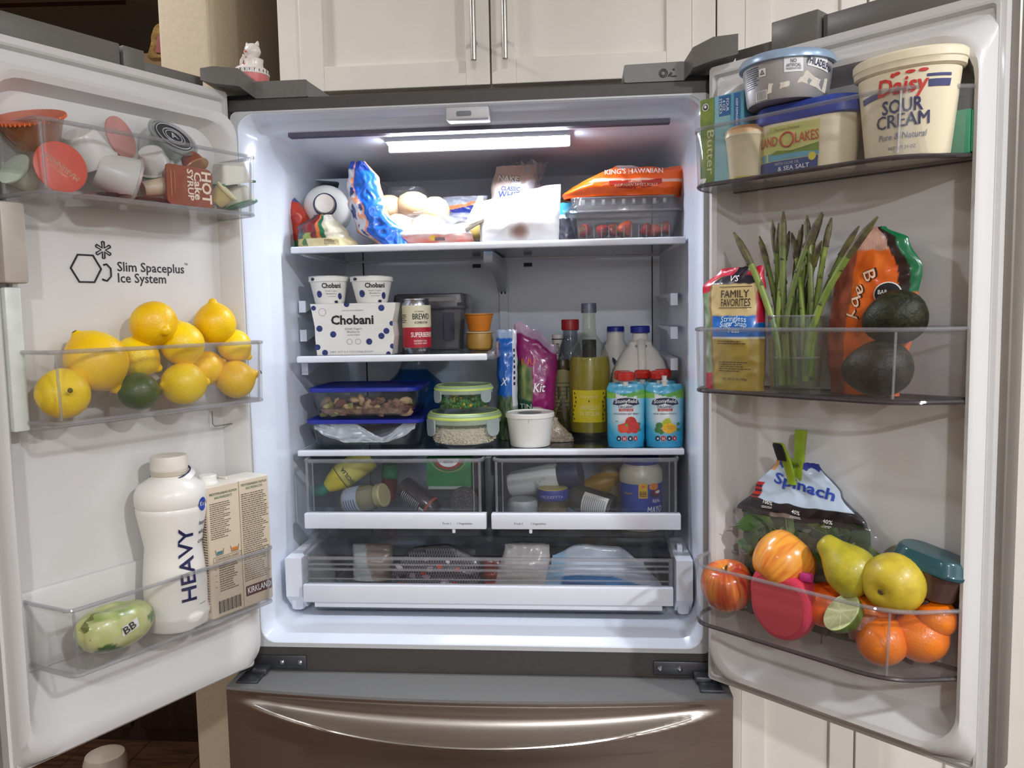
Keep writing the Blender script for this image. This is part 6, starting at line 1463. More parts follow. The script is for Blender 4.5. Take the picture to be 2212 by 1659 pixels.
# butter tub
c = PY('L', 497, 374, -.058)
t = T('butter_tub', 'small white butter tub with green edges at the right end of the top left bin', 'butter tub', 'L', c, 0, None, RZm(-8) @ RX(8) @ RYm(-12))
B().loft([(rr(.042, .034, .006), .017), (rr(.044, .036, .006), .014), (rr(.056, .046, .008), -.014), (rr(.06, .05, .008), -.015), (rr(.06, .05, .008), -.017)]).out('tub', pm('butter_white', (226, 224, 210), .4), t)
for s in (-1, 1): B().box((s*.029, 0, -.0165), (.006, .05, .004), .001).out('green_edge', pm('edge_green', (50, 120, 76), .4), t)
cupL('butter_cup', 'second white butter tub below with a green rim', 'butter tub', 516, 425, -.050, (.2, -.2, -.9), .020, .026, .03, pm('butter_white', 0), pm('lid_green', 0), None, 1.05)
cupL('honey_cup', 'pale yellow cup just right of the syrup packet', 'portion cup', 478, 424, -.072, (.4, -.6, .65), .014, .018, .026, pm('honey_pale', (222, 206, 140), .35), pm('honey_lid', (226, 214, 170), .4), None, 1.1)
for i, (px, py, a, c_, lb) in enumerate(((230, 417, 6, (176, 44, 32), 'red sauce sachet lying flat under the white portion cups'), (322, 421, -9, (206, 66, 34), 'orange red sauce sachet lying flat beside the syrup packet'))):
    c = PY('L', px, py, -.07)
    t = T('sauce_sachet', lb, 'sachet', 'L', (c.x, -.065, zb1+.001), R(a), None)
    Bag(.055, -.035, .035, .007, .002, 60, 70+i).mesh('sachet_film', PRT, t, lambda q, t_, s, c_=c_: c_ if .06 < t_ < .94 else mixc(c_, (120, 30, 20), .5)).matrix_local = RX(-90) @ TL(0, -.004, -.0275)
# ============================================================ LEFT DOOR, MIDDLE BIN: lemons and a lime
LMAT = pm('lemon_skin', (250, 216, 8), .38, .05, 14, c2=(246, 198, 4), bump=.35, bscale=330, coat=.05)
LMATS = [LMAT, pm('lemon_skin_deep', (248, 204, 6), .38, .05, 14, c2=(238, 182, 6), bump=.35, bscale=330, coat=.05)]
TIP = pm('stem_scar', (96, 80, 20), .8, .2, 90)
def stemscar(t, r): B().lathe([(r*.10, -1.145*r), (r*.07, -1.18*r), (0, -1.18*r)], 10).out('stem_scar', TIP, t)
def tipscar(t, r): B().lathe([(r*.11, 1.27*r), (r*.08, 1.325*r), (0, 1.33*r)], 10).out('tip_scar', TIP, t)
LE = [(137, 860, -.072, .036, (.25, .9, -.15), 'lemon at the far left of the middle bin, stem scar facing out', stemscar),
      (207, 779, -.056, .0435, (.45, -.15, -.80), 'largest lemon, tilted on top of the far left one', stemscar),
      (297, 770, -.036, .032, (.75, -.35, -.55), 'lemon half hidden between the largest lemon and the top one', None),
      (332, 699, -.058, .036, (-.05, -.85, -.30), 'topmost lemon with its nipple pointing at the viewer', None),
      (393, 742, -.060, .034, (.1, -.2, -1), 'lemon resting upright right of the topmost lemon', tipscar),
      (465, 700, -.050, .034, (-.15, -.1, 1), 'lemon at upper right with its nipple pointing up', None),
      (506, 746, -.036, .028, (.6, -.3, -.6), 'lemon behind at the right end, partly over the rim', None),
      (442, 796, -.040, .030, (.8, -.2, .25), 'lemon behind the two front right ones', tipscar),
      (397, 838, -.072, .034, (1, -.15, .0), 'front lemon with a barcode sticker beside the lime', tipscar),
      (510, 823, -.070, .033, (.72, -.62, .25), 'front right lemon with its nipple towards the bin end', tipscar)]
for i, (px, py, y, r, ax, lb, ex) in enumerate(LE):
    t = fruit('lemon', lb, 'lemon', 'L', px, py, y, r, LEM, LMATS[i % 2], ax, 'lemons in the left door bin', .035, i+1, {0: .78, 3: .85, 9: .9}.get(i, 1), None, ex)
    if i == 8:
        sk = t.children[0]
        stick(sk, t, 'L', 368, 843, -.08, [disc(0, 0, .0125, 20, .0105)], PAPERW, .0006, 'sticker')
        for k in range(7): stick(sk, t, 'L', 368, 843, -.08, [rect(-.0085+k*.0026, -.0072+k*.0026, -.005, .006)], INK, .0012, 'sticker_bar')
fruit('lime', 'dark green lime at the front of the middle left bin', 'lime', 'L', 300, 852, -.074, .029, LEM, pm('lime_skin', (66, 92, 34), .38, .15, 20, c2=(46, 66, 26), bump=.3, bscale=300, coat=.15), (1, -.1, -.12), None, .03, 30, .98)
# ============================================================ LEFT DOOR, BOTTOM BIN
zb3 = BZ['L3']+.001
# cream bottle
yb_ = -.055
c = PY('L', 376, 1370, yb_); zy = lambda py: PY('L', 376, py, yb_).z-zb3
rB = (PY('L', 438, 1080, yb_).x-PY('L', 302, 1080, yb_).x)/2*.97
t = T('cream_bottle', 'tall white plastic bottle of heavy cream in the bottom left bin', 'bottle', 'L', (PY('L', 376, 1200, yb_).x, yb_, zb3), R(20))
CRB = pm('cream_bottle_white', (232, 228, 220), .34, .012, 10, coat=.15)
pr = [(0, .002), (rB*.84, 0), (rB*.88, .004), (rB*.88, zy(1335)), (rB*.93, zy(1325)), (rB*.93, zy(1318)), (rB*.88, zy(1308)), (rB*.90, zy(1250)), (rB*.84, zy(1205)), (rB*.80, zy(1175)), (rB*.88, zy(1140)), (rB*.98, zy(1100)), (rB*.985, zy(1092)), (rB*.96, zy(1088)), (rB*1.0, zy(1082)), (rB*1.0, zy(1060)), (rB*.90, zy(1043)), (rB*.62, zy(1030)), (rB*.5, zy(1024)), (rB*.5, zy(1010))]
B().lathe(pr, 48).out('bottle_body', CRB, t, ang=50)
B().lathe([(rB*.50, zy(1023)), (rB*.53, zy(1021)), (rB*.53, zy(1014)), (rB*.50, zy(1012))], 36).out('neck_ring', pm('neck_beige', (190, 180, 162), .45), t)
b = B(); b.lathe([(rB*.48, zy(1011)), (rB*.52, zy(1010)), (rB*.52, zy(985)), (rB*.49, zy(981)), (0, zy(981))], 40, fn=None); b.out('cap', pm('cap_offwhite', (222, 214, 202), .4), t)
def prad(z):
    for (r0_, z0_), (r1_, z1_) in zip(pr[1:], pr[2:]):
        if z0_ <= z <= z1_: return r0_+(r1_-r0_)*(z-z0_)/max(1e-6, z1_-z0_)
    return rB
b = B(); zs_ = zy(1040); 
zc_ = zy(1024); b.x(TL(.003, 0, zc_) @ RYm(-17)).lathe([(rB*.53, .001), (rB*.66, -.006), (rB*.67, -.005), (rB*.54, .0025)], 40); b.out('seal_collar', PLW, t)
B().x(TL(.003, 0, zc_+.001) @ RYm(-17)).tube([(rB*.56*math.cos(a*.2), rB*.56*math.sin(a*.2), .002) for a in range(32)], .0012, 5, closed=True).out('collar_line', NAVY, t)
zb0, zb1_ = zy(1285), zy(1128)
a0_ = -.44
def bw(off): return lambda x, z: cylwrap(prad, off, a0_)(-z, x)
Hh = zb1_-zb0
txt([('HEAVY', (zb0+zb1_)/2, -.009, .0235, Hh, .02)], NAVY, t, fn=lambda x, z: cylwrap(prad, .0022, a0_-.05)(-z-.0, x))
txt([('heavy', (zy(1125)), -.034, .0075, .032, .006, .2), ('whipping', (zy(1175)), -.034, .0075, .04, .006, .2), ('cream', (zy(1200)), -.026-.02, .0075, .028, .006, .2)], NAVY, t, fn=lambda x, z: cylwrap(prad, .0008, a0_-.02)(-z, x)) if False else txt([('heavy', .030, zy(1130), .0075, .02, .006, .15), ('whip', .030, zy(1150), .0075, .02, .006, .15), ('crea', .030, zy(1170), .0075, .02, .006, .15)], NAVY, t, fn=cylwrap(prad, .0008, a0_))
flats([disc(.028, zy(1085), .010, 20, .011)], pm('logo_blue', (32, 66, 160), .4), t, fn=cylwrap(prad, .001, a0_), name='brand_oval')
txt([('Kro', .027, zy(1089), .008, .013, .008)], WINK, t, fn=cylwrap(prad, .0018, a0_))
txt([('1 QUART (946 mL)', .014, zy(1349), .004, .028, .004)], NAVY, t, fn=cylwrap(prad, .0008, a0_))
txt([('PASTEURIZED', .022, zy(1300), .002, .016, 0)], NAVY, t, fn=cylwrap(prad, .0008, a0_))
# carton
yk_ = -.094
cl_, cr_ = PY('L', 453, 1200, yk_), PY('L', 590, 1190, yk_); cr_.x -= .004; wK = cr_.x-cl_.x; hK = PY('L', 515, 1040, yk_).z-zb3
t = T('broth_carton', 'tall beige printed broth carton with a white cap in the bottom left bin', 'carton', 'L', ((cl_.x+cr_.x)/2, yk_, zb3))
CT = pm('carton_beige', (206, 190, 166), .5, .02, 40)
B().bb(-wK/2, wK/2, 0, .056, 0, hK, .002).out('carton_body', CT, t)
B().bb(-wK/2+.0005, wK/2-.0005, .0005, .0555, hK-.0015, hK+.001, .001).out('carton_top', pm('carton_top', (226, 220, 208), .45), t)
B().bb(-.002, .002, .03, .055, hK, hK+.004, .001).out('top_seam', pm('carton_top', 0), t)
B().x(TL(-wK*.30, .030, hK)).lathe([(.0, 0), (.0165, 0), (.0165, .004), (.0145, .005), (.0145, .014), (.013, .0155), (0, .0155)], 28).out('cap', PLW, t)
B().bb(-.0004, .0004, -.0006, 0, 0, hK).out('fold_line', pm('fold_tan', (150, 134, 110), .6), t, smooth=False)
GRN = pm('green_ink', (60, 110, 74), .5); TXT = pm('brown_print', (104, 90, 72), .6)
wh = wK/2
txt([('MEDITERRANEAN SALMON', -wh/2, hK*.935, .0042, wh*.86, .004), ('BAKE INGREDIENTS', -wh/2, hK*.905, .0042, wh*.55, .004), ('MEDITERRANEAN SALMON', wh/2, hK*.955, .0042, wh*.86, .004), ('BAKE PREPARATION', wh/2, hK*.925, .0042, wh*.55, .004)], GRN, t, y=-.0008)
flats(dashes(-wh*.94, -wh*.30, hK*.60, hK*.88, 18, .42, 11), TXT, t, y=-.0007, name='fine_print')
flats(dashes(wh*.06, wh*.94, hK*.20, hK*.90, 42, .42, 12), TXT, t, y=-.0007, name='fine_print')
flats(dashes(-wh*.74, -wh*.15, hK*.19, hK*.40, 12, .5, 13), TXT, t, y=-.0007, name='fine_print')
flats([rect(-wh*.9, -wh*.02, hK*.425, hK*.428), rect(-wh*.9, -wh*.02, hK*.462, hK*.465), rect(-wh*.9, -wh*.89, hK*.425, hK*.465), rect(-wh*.03, -wh*.02, hK*.425, hK*.465)], TXT, t, y=-.0007, name='panel_frame')
txt([('CONVERSION CHART', -wh*.46, hK*.435, .0042, wh*.76, .002)], TXT, t, y=-.0008)
for k, (c_, x_) in enumerate((((70, 120, 130), -wh*.70), ((206, 120, 40), -wh*.22))):
    flats([[(x_-wh*.14, hK*.52), (x_-wh*.11, hK*.475), (x_+wh*.11, hK*.475), (x_+wh*.14, hK*.52), (x_+wh*.12, hK*.52), (x_+wh*.10, hK*.48), (x_-wh*.10, hK*.48), (x_-wh*.12, hK*.52)]], TXT, t, y=-.0008, name='printed_cup')
    flats([rect(x_-wh*.09, x_+wh*.09, hK*.483, hK*.505)], pm('cup_fill_%d' % k, c_, .5), t, y=-.0009, name='printed_cup')
for i in range(4): flats([rect(-wh*.88, -wh*.82, hK*(.37-i*.045), hK*(.374-i*.045))], pm('tick_red', (190, 80, 60), .5), t, y=-.0008, name='tick_mark')
flats([rect(-wh*.80+i*wh*.043, -wh*.80+i*wh*.043+wh*(.016 if i % 3 else .028), hK*.03, hK*.125) for i in range(17)], INK, t, y=-.0008, name='barcode')
flats([rect(wh*.08, wh*.96, hK*.085, hK*.165)], pm('brand_maroon', (84, 34, 34), .5), t, y=-.0008, name='brand_panel')
txt([('KIRKLAND', wh*.52, hK*.105, .0105, wh*.78, .008)], WINK, t, y=-.0013)
b = B(); P = dashes(.004, .052, hK*.05, hK*.95, 46, .42, 21)
flats(P, pm('side_print', (70, 66, 66), .6), t, fn=lambda x, z: (-wK/2-.0006, x, z), name='fine_print')
b = B(); b.tube([(-wK/2-.001, .030+.012*math.cos(a*.314), hK*.90+.012*math.sin(a*.314)) for a in range(20)], .0012, 5, closed=True); b.out('printed_emblem', INK, t)
# wrapped lettuce
yl = -.057
c = PY('L', 245, 1352, yl); rW = (PY('L', 328, 1352, yl).x-PY('L', 165, 1352, yl).x)/2
t = T('wrapped_lettuce', 'round lettuce in pale green printed wrap at the left of the bottom bin', 'lettuce', 'L', (c.x, yl, zb3))
hW = PY('L', 245, 1300, yl).z-zb3
rW2 = min(rW, .042)
def wf_(p):
    n = wv(p, 22, 3); n2 = wv(p, 40, 5); return (p[0]*(rW/rW2)*(1+.07*n+.05*n2), p[1]*(1+.06*n), p[2]*(1+.10*n2*(p[2] > hW*.6)))
def wc(co):
    n = wv(co, 34, 7); n2 = wv(co, 60, 8)
    if n > .22 and co.z < hW*.62: return mixc((56, 98, 40), (80, 124, 50), n2+.5)
    if co.z > hW*.8: return mixc((196, 204, 140), (150, 170, 90), n2+.5)
    return mixc((190, 196, 120), (206, 208, 150), n2+.5)
b = B(); b.lathe(smoothp([(0, .0), (rW2*.5, .002), (rW2*.88, hW*.22), (rW2, hW*.45), (rW2*.92, hW*.7), (rW2*.6, hW*.9), (rW2*.3, hW*.86), (0, hW*.92)], 5), 64, fn=wf_); b.out('wrap', pv('wrap_film', .3, .35, 70, coat=.3), t, paint=wc, ang=60)
b = B(); b.x(TL(-rW*.55, -.012, hW*.62) @ RX(70)).lathe([(.004, 0), (.010, .006), (.017, .008), (.022, .004)], 18, fn=lambda p: (p[0]*(1+.25*math.sin(5*math.atan2(p[1], p[0]))), p[1], p[2]+.003*math.sin(7*math.atan2(p[1], p[0])))).out('twisted_end', pm('wrap_olive', (130, 136, 66), .4, .3, 60, c2=(84, 92, 40)), t)
wl_ = lambda x, z: (x, -(rW2*.98*math.sqrt(max(0, 1-(x/rW)**2))*(1 if z < hW*.6 else 1-.5*(z/hW-.6)))-.003, z)
flats([[(-.012, hW*.42), (.016, hW*.52), (.014, hW*.72), (-.012, hW*.62)]], WINK, t, fn=wl_, name='printed_panel')
txt([('BB', .001, hW*.50, .011, .02, .02)], pm('olive_ink2', (56, 62, 30), .5), t, fn=lambda x, z: tuple(Vector(wl_(x, z))+Vector((0, -.0012, 0))), rot=20)
# ============================================================ RIGHT DOOR, TOP BIN
zr1 = BZ['R1']+.001
# butter carton
yb_ = -.080
a, c = PY('R', 1513, 290, yb_), PY('R', 1607, 290, yb_); wB = c.x-a.x; hB = PY('R', 1560, 205, yb_).z-zr1
t = T('butter_carton', 'blue and green butter carton at the hinge end of the top right bin', 'carton', 'R', ((a.x+c.x)/2, yb_, zr1))
BBL = pm('butter_blue', (96, 164, 190), .45, .05, 20); B().bb(-wB/2, wB/2, 0, .040, 0, hB, .0015).out('carton', BBL, t)
flats([rect(-wB/2+.0003, -wB*.17, .001, hB-.001)], pm('butter_green', (140, 156, 52), .45, .12, 30, c2=(92, 124, 40)), t, y=-.0005, name='printed_panel')
flats([rect(-wB*.16, wB*.2, .001, hB*.86)], pm('butter_teal', (120, 176, 176), .45, .15, 30, c2=(150, 190, 200)), t, y=-.0005, name='printed_panel')
flats([rect(-wB*.06, wB*.20, hB*.76, hB*.985), rect(wB*.28, wB*.42, hB*.52, hB*.985)], pm('butter_navy', (28, 98, 156), .45), t, y=-.0008, name='printed_panel')
txt([('FOUR', -hB*.875, wB*.11, .0045, hB*.14, .006), ('4 OZ', -hB*.875, wB*.03, .0045, hB*.12, .006), ('STICKS', -hB*.875, -wB*.045, .0045, hB*.17, .006)], WINK, t, fn=lambda x, z: (z, -.0012, -x)); txt([('KEEP REFRIGERATED', -hB*.74, wB*.33, .0034, hB*.36, .006)], WINK, t, fn=lambda x, z: (z, -.0012, -x))
txt([('Butter', -hB*.38, -wB*.33, .0125, hB*.50, .004)], pm('butter_cream', (206, 214, 160), .5), t, fn=lambda x, z: (z, -.0010, -x))
flats([disc(-wB*.37, hB*.90, .0058, 18), ], WINK, t, y=-.0009, name='printed_badge'); flats([disc(-wB*.37, hB*.90, .0045, 16)], INK, t, y=-.0012, name='printed_badge'); flats([disc(-wB*.37, hB*.905, .0024, 12)], WINK, t, y=-.0015, name='printed_badge')
flats([[(-wB*.43+.006*math.cos(R(i*15+180)), hB*.09+.0075*math.sin(R(i*15+180))) for i in range(13)]], WINK, t, y=-.0009, name='printed_badge')
# small tapered cup
yc_ = -.088
x, z0, wd, h = SP('R', yc_, 1556, 1640, 268, 392); h = PY('R', 1598, 270, yc_).z-zr1; r = wd/2
t = T('cream_cheese_cup', 'small pale tapered cup with an orange top beside the butter carton', 'cup', 'R', (x, yc_+.022, zr1))
B().lathe([(0, 0), (r*.74, 0), (r*.78, .004), (r*.96, h*.78), (r*1.0, h*.80), (r*1.0, h*.84), (0, h*.84)], 36).out('cup', pm('cup_cream', (222, 210, 176), .35, .05, 40), t)
B().lathe([(r*.99, h*.83), (r*.98, h*.92), (r*.8, h*.985), (0, h)], 36).out('lid', pm('cup_orange', (222, 160, 96), .35, .25, 40, c2=(236, 206, 160)), t)
flats([rect(-r*.75, r*.75, h*.02, h*.07)], pm('cup_stripe', (196, 178, 70), .5), t, fn=cylwrap(r*.80, .0008), name='printed_stripe')
# Land O Lakes
yl_ = -.060
x, z0, wd, h = SP('R', yl_, 1632, 1858, 215, 365); h = PY('R', 1745, 212, yl_).z-zr1; dpL = .072
t = T('spread_tub', 'oval tub of butter spread with a royal blue lid in the top right bin', 'tub', 'R', (x, yl_+.012, zr1))
o = lambda k: rr(wd*k, dpL*(k*.5+.5), .034, 8)
B().loft([(o(.80), 0), (o(.83), .004), (o(.93), h*.74), (o(.93), h*.76)]).out('tub_body', pm('spread_cream', (226, 216, 186), .35, .02, 20), t)
B().loft([(o(.95), h*.70), (o(1.0), h*.72), (o(1.0), h*.86), (o(.97), h*.93), (o(.90), h*.94), (o(.88), h*.92), (o(.4), h*.92)]).out('lid', pm('spread_blue', (52, 74, 164), .4, .04, 20), t)
fy = lambda x_, z_, off: -(dpL*((.83+.10*z_/(h*.74))*.5+.5)/2)-off
flat_ = lambda off: (lambda x_, z_: (x_, fy(x_, z_, off) + .0 + max(0, abs(x_)-(wd*.44-.034))**2*14, z_))
LX = -wd*.10
flats([[(LX-wd*.32, h*.02), (LX+wd*.29, h*.02), (LX+wd*.31, h*.66), (LX-wd*.33, h*.66)]], pm('label_sky', (214, 206, 140), .45, .12, 16, c2=(190, 196, 110)), t, fn=flat_(.0006), name='printed_label', sub=2)
flats([[(LX-wd*.32, h*.30), (LX+wd*.30, h*.30), (LX+wd*.30, h*.20), (LX-wd*.32, h*.20)]], pm('label_lake', (96, 160, 180), .45, .1, 30), t, fn=flat_(.001), name='printed_band')
flats([[(LX-wd*.30, h*.30), (LX-wd*.1, h*.33), (LX+wd*.1, h*.30), (LX+wd*.3, h*.36), (LX+wd*.3, h*.25), (LX-wd*.30, h*.25)]], pm('label_trees', (110, 136, 60), .45, .2, 60), t, fn=flat_(.0012), name='printed_band')
flats([[(LX-wd*.315, h*.02), (LX+wd*.285, h*.02), (LX+wd*.295, h*.19), (LX-wd*.315, h*.19)]], pm('label_navyband', (44, 70, 130), .45), t, fn=flat_(.0014), name='printed_band')
txt([('LAND', LX-wd*.19, h*.40, h*.125, wd*.19, .01), ('LAKES', LX+wd*.19, h*.40, h*.125, wd*.22, .01)], pm('lol_red', (190, 72, 60), .5), t, fn=flat_(.0016))
b = B(); b.tube([(LX+h*.095*math.cos(a*.262), flat_(.0018)(0, h*.46)[1], h*.46+h*.095*math.sin(a*.262)) for a in range(24)], .0013, 5, closed=True); b.out('printed_ring', pm('lol_red', 0), t)
txt([('Farmer Owned', LX, h*.585, .0045, wd*.24, .002, .2)], pm('lol_brown', (140, 110, 70), .5), t, fn=flat_(.0016)); txt([('WITH OLIVE OIL', LX+.0, h*.13, .004, wd*.24, .004), ('& SEA SALT', LX+.01, h*.055, .006, wd*.30, .006)], WINK, t, fn=flat_(.002))
flats([disc(LX+wd*.24, h*.19, .006, 12), ], pm('lemon_print', (206, 196, 70), .5), t, fn=flat_(.002), name='printed_fruit')
# cream cheese tub on top
yp_ = -.062
x, z0, wd, h = SP('R', yp_, 1607, 1794, 118, 240); r = wd/2; zP = zr1+PY('R', 1745, 212, yl_).z*0+ (PY('R', 1745, 212, yl_).z-zr1)*.945+.001; h = PY('R', 1700, 128, yp_).z-zP
t = T('cream_cheese_tub', 'round silver grey cream cheese tub with a blue lid stacked on the spread', 'tub', 'R', (x, yp_+.005, zP))
B().lathe([(0, 0), (r*.80, 0), (r*.83, .003), (r*.93, h*.80), (r*.93, h*.82)], 44).out('tub_body', pm('tub_silver', (168, 166, 164), .35, .04, 20, metal=.3), t)
B().lathe([(r*.94, h*.78), (r*1.0, h*.80), (r*1.0, h*.90), (r*.96, h*.97), (r*.90, h), (r*.86, h*.97), (0, h*.97)], 44).out('lid', pm('lid_steelblue', (150, 172, 196), .3, .05, 20, metal=.2), t)
rd = lambda z_: r*(.83+.10*z_/(h*.8)); w_ = cylwrap(rd, .0006, .36); w2 = cylwrap(rd, .0014, .36)
flats([rect(.004, .030, h*.50, h*.80)], WINK, t, fn=w_, name='printed_panel'); txt([('NO', .017, h*.68, .005, .008, .006), ('ARTIFICIAL', .017, h*.60, .0042, .02, .006), ('PRESERVATIVES', .017, h*.545, .0026, .02, .003)], NAVY, t, fn=w2)
flats([[(.036, h*.62), (.075, h*.52), (.072, h*.78), (.040, h*.80)]], WINK, t, fn=w_, name='printed_panel'); txt([('PHILADELPHIA', .060, h*.60, .009, .05, .012)], NAVY, t, fn=w2, rot=-10)
flats([[(-.02, h*.12), (.07, h*.10), (.075, h*.40), (.035, h*.52), (-.018, h*.32)]], pm('panel_cream', (214, 206, 192), .5), t, fn=w_, name='printed_panel')
flats(dashes(-.062, -.034, h*.3, h*.74, 10, .45, 31), NAVY, t, fn=w_, name='fine_print'); flats([rect(-.033, -.022, h*.5, h*.66)], PAPERW, t, fn=w_, name='recycling_panel')
b = B(); pts_ = [w2(-.0275+.0035*math.cos(R(90+120*i)), h*.57+.0035*math.sin(R(90+120*i))) for i in range(3)]; b.tube(pts_, .0007, 4, closed=True); b.out('recycling_mark', INK, t)
flats([rect(-.040, -.020, h*.02, h*.22)], PAPERW, t, fn=w_, name='barcode_panel'); flats([rect(-.038+i*.0022, -.0370+i*.0022, h*.03, h*.21) for i in range(8)], GINK, t, fn=w2, name='barcode')
# sour cream
ys_ = -.055
x, z0, wd, h = SP('R', ys_, 1843, 2086, 120, 345); r = wd/2; h = PY('R', 1965, 115, ys_).z-zr1
t = T('sour_cream_tub', 'large cream coloured sour cream tub in the top right bin', 'tub', 'R', (x, ys_+.004, zr1)); rs = min(r, .0495); kx_ = r/rs
SCM = pm('sour_cream_tub', (232, 220, 188), .38, .015, 14)
el = lambda p: (p[0]*kx_, p[1], p[2])
rB_, rT_ = rs*.74, rs*.90
B().lathe([(0, 0), (rB_*.97, 0), (rB_, .004), (rT_, h*.80), (rT_, h*.84)], 48, fn=el).out('tub_body', SCM, t)
B().lathe([(rT_*1.01, h*.79), (rs*.97, h*.81), (rs*.98, h*.86), (rs, h*.87), (rs, h*.94), (rs*.96, h*.96), (rs*.92, h*.955), (0, h*.95)], 48, fn=el).out('lid', pm('sour_cream_lid', (234, 222, 192), .4), t)
rd = lambda z_: rB_+(rT_-rB_)*min(1, z_/(h*.8))
def ew(off): 
    def g(x_, z_):
        r_ = rd(z_)+off; a = .14 + x_/kx_/r_; return (r_*math.sin(a)*kx_, -r_*math.cos(a), z_)
    return g
NV2 = pm('navy_band', (52, 58, 108), .5); 
flats([[(-.062, h*.545), (-.030, h*.57), (-.030, h*.625), (-.064, h*.60)], [(.032, h*.60), (.064, h*.60), (.066, h*.665), (.032, h*.665)], [(.030, h*.69), (.066, h*.69), (.066, h*.715), (.030, h*.715)]], NV2, t, fn=ew(.0006), name='printed_band')
txt([('Daisy', 0, h*.575, .0205, .066, .02, .15)], pm('daisy_red', (206, 58, 48), .5), t, fn=ew(.001))
flats([disc(-.006+i*.016, h*.755, .0065 if i else .004, 8, .0022) for i in range(3)]+[disc(-.012, h*.745, .003, 8)], pm('daisy_red', 0), t, fn=ew(.001), name='printed_petals')
txt([('SOUR', 0, h*.405, .0165, .052, .022), ('CREAM', 0, h*.275, .0165, .068, .022)], pm('sour_navy', (54, 56, 96), .5), t, fn=ew(.001)); txt([('Pure & Natural', 0, h*.165, .008, .062, .002, .2), ('NET WT 24 OZ', 0, h*.07, .004, .034, .002)], pm('sour_blue', (110, 116, 146), .5), t, fn=ew(.001))
# green bottle at the end
x, z0, wd, h = SP('R', -.028, 2062, 2122, 236, 345); h = PY('R', 2090, 238, -.028).z-zr1
t = T('green_carton', 'plain green carton at the free end of the top right bin', 'carton', 'R', (x-.004, -.028, zr1)); B().bb(-wd*.46, wd*.30, -.012, .014, 0, h, .003).out('carton', pm('carton_green', (52, 146, 104), .45, .06, 20), t); B().bb(wd*.30, wd*.36, -.010, .012, .002, h*.97, .002).out('side_panel', pm('carton_green_dark', (40, 120, 80), .45), t)

# ============================================================ RIGHT DOOR, MIDDLE BIN
zr2 = BZ['R2']+.001
# pea bag
ypb = -.072
x, z0, wd, h = SP('R', ypb, 1516, 1652, 578, 838); h = PY('R', 1584, 578, ypb).z-zr2
t = T('pea_bag', 'bag of sugar snap peas with gold and blue label and red edges', 'vegetable bag', 'R', (x, ypb+.004, zr2))
g = Bag(h, [(0, -wd*.44), (.4, -wd*.42), (.85, -wd*.5), (1, -wd*.20)], [(0, wd*.48), (.8, wd*.48), (1, wd*.46)], [(0, .035), (.4, .05), (.85, .035), (1, .006)], .0035, 26, 81, 2.6, nx=48, nz=70)
def fpea(q, t_, s):
    e = .20+.16*t_*0; l = .20 if t_ < .75 else .20+(t_-.75)*.3
    if t_ > .93 and (q < .45 or q > .72): return (206, 24, 62)
    if q < l:
        if t_ > .80: return (206, 24, 60)
        if t_ < .14: return (176, 20, 52)
        return mixc((96, 128, 80), (190, 196, 180), min(1, max(0, wv((q*2, t_*3, 0), 4, 1)+.45)))
    if q > .93 and t_ > .55: return (206, 30, 64)
    if q < l+.03: return (150, 112, 50)
    if t_ > .86: return (34, 28, 44) if wv((q, t_, 0), 9, 2) < .25 else (86, 72, 70)
    if .44 < t_ < .61: return (20, 106, 190)
    if .42 < t_ <= .44: return (226, 222, 206)
    if t_ <= .42: return (178, 152, 62)
    return (206, 184, 130)
g.mesh('bag_film', pv('pea_film', .28, .12, 50, coat=.35), t, fpea)
w_ = g.fn(.0012); cx_ = wd*.12
txt([('FAMILY', cx_, h*.755, .0115, .046, .012), ('FAVORITES', cx_+.001, h*.685, .0115, .048, .012)], pm('dark_brown_ink', (62, 44, 36), .5), t, fn=w_)
txt([("V'S", cx_-.004, h*.885, .009, .015, .008)], WINK, t, fn=w_); txt([('Stringless', cx_, h*.555, .0085, .042, .006, 0, .002), ('Sugar Snap', cx_, h*.515, .0085, .044, .006, 0, .002), ('Peas', cx_+.002, h*.472, .0085, .018, .006)], pm('pale_blue_ink', (206, 226, 236), .5), t, fn=w_)
txt([('NET WT 12 OZ (340g)', cx_, h*.085, .0036, .04, .004)], DBR, t, fn=w_); flats(dashes(cx_-.026, cx_+.026, h*.15, h*.24, 5, .35, 41)+dashes(cx_-.026, cx_+.026, h*.375, h*.41, 2, .4, 42), DBR, t, fn=w_, name='fine_print'); flats([rect(cx_-.027, cx_+.027, h*.67, h*.675), rect(cx_-.027, cx_+.027, h*.84, h*.845)], DBR, t, fn=w_, name='label_rule')
# glass for asparagus
yg_ = -.062
x, z0, wd, h = SP('R', yg_, 1650, 1792, 690, 842); hG = PY('R', 1720, 682, yg_).z-zr2; rG = min(wd/2, .040)
t = T('drinking_glass', 'clear drinking glass holding the asparagus spears', 'glass', 'R', (x, yg_, zr2)); GX, GY = x, yg_
GG = clear('glass_thin', (238, 242, 238), .02, (220, 224, 220), .04, 1.5)
B().lathe([(0, .002), (rG*.86, 0), (rG*.90, .004), (rG, hG), (rG*.965, hG), (rG*.87, .009), (0, .008)], 44).out('glass', GG, t)
B().tube([(rG*.985*math.cos(a*.1571), rG*.985*math.sin(a*.1571), hG) for a in range(40)], .0014, 6, closed=True).out('rim', EDGE, t)
B().lathe([(rG*.93, hG*.46), (rG*.935, hG*.47), (rG*.93, hG*.48)], 40).out('water_line', EDGE, t)
B().lathe([(0, .010), (rG*.86, .010), (rG*.91, hG*.47), (0, hG*.47)], 40).out('water', clear('water', (232, 240, 226), .03, (200, 210, 190), .03, 1.33), t)
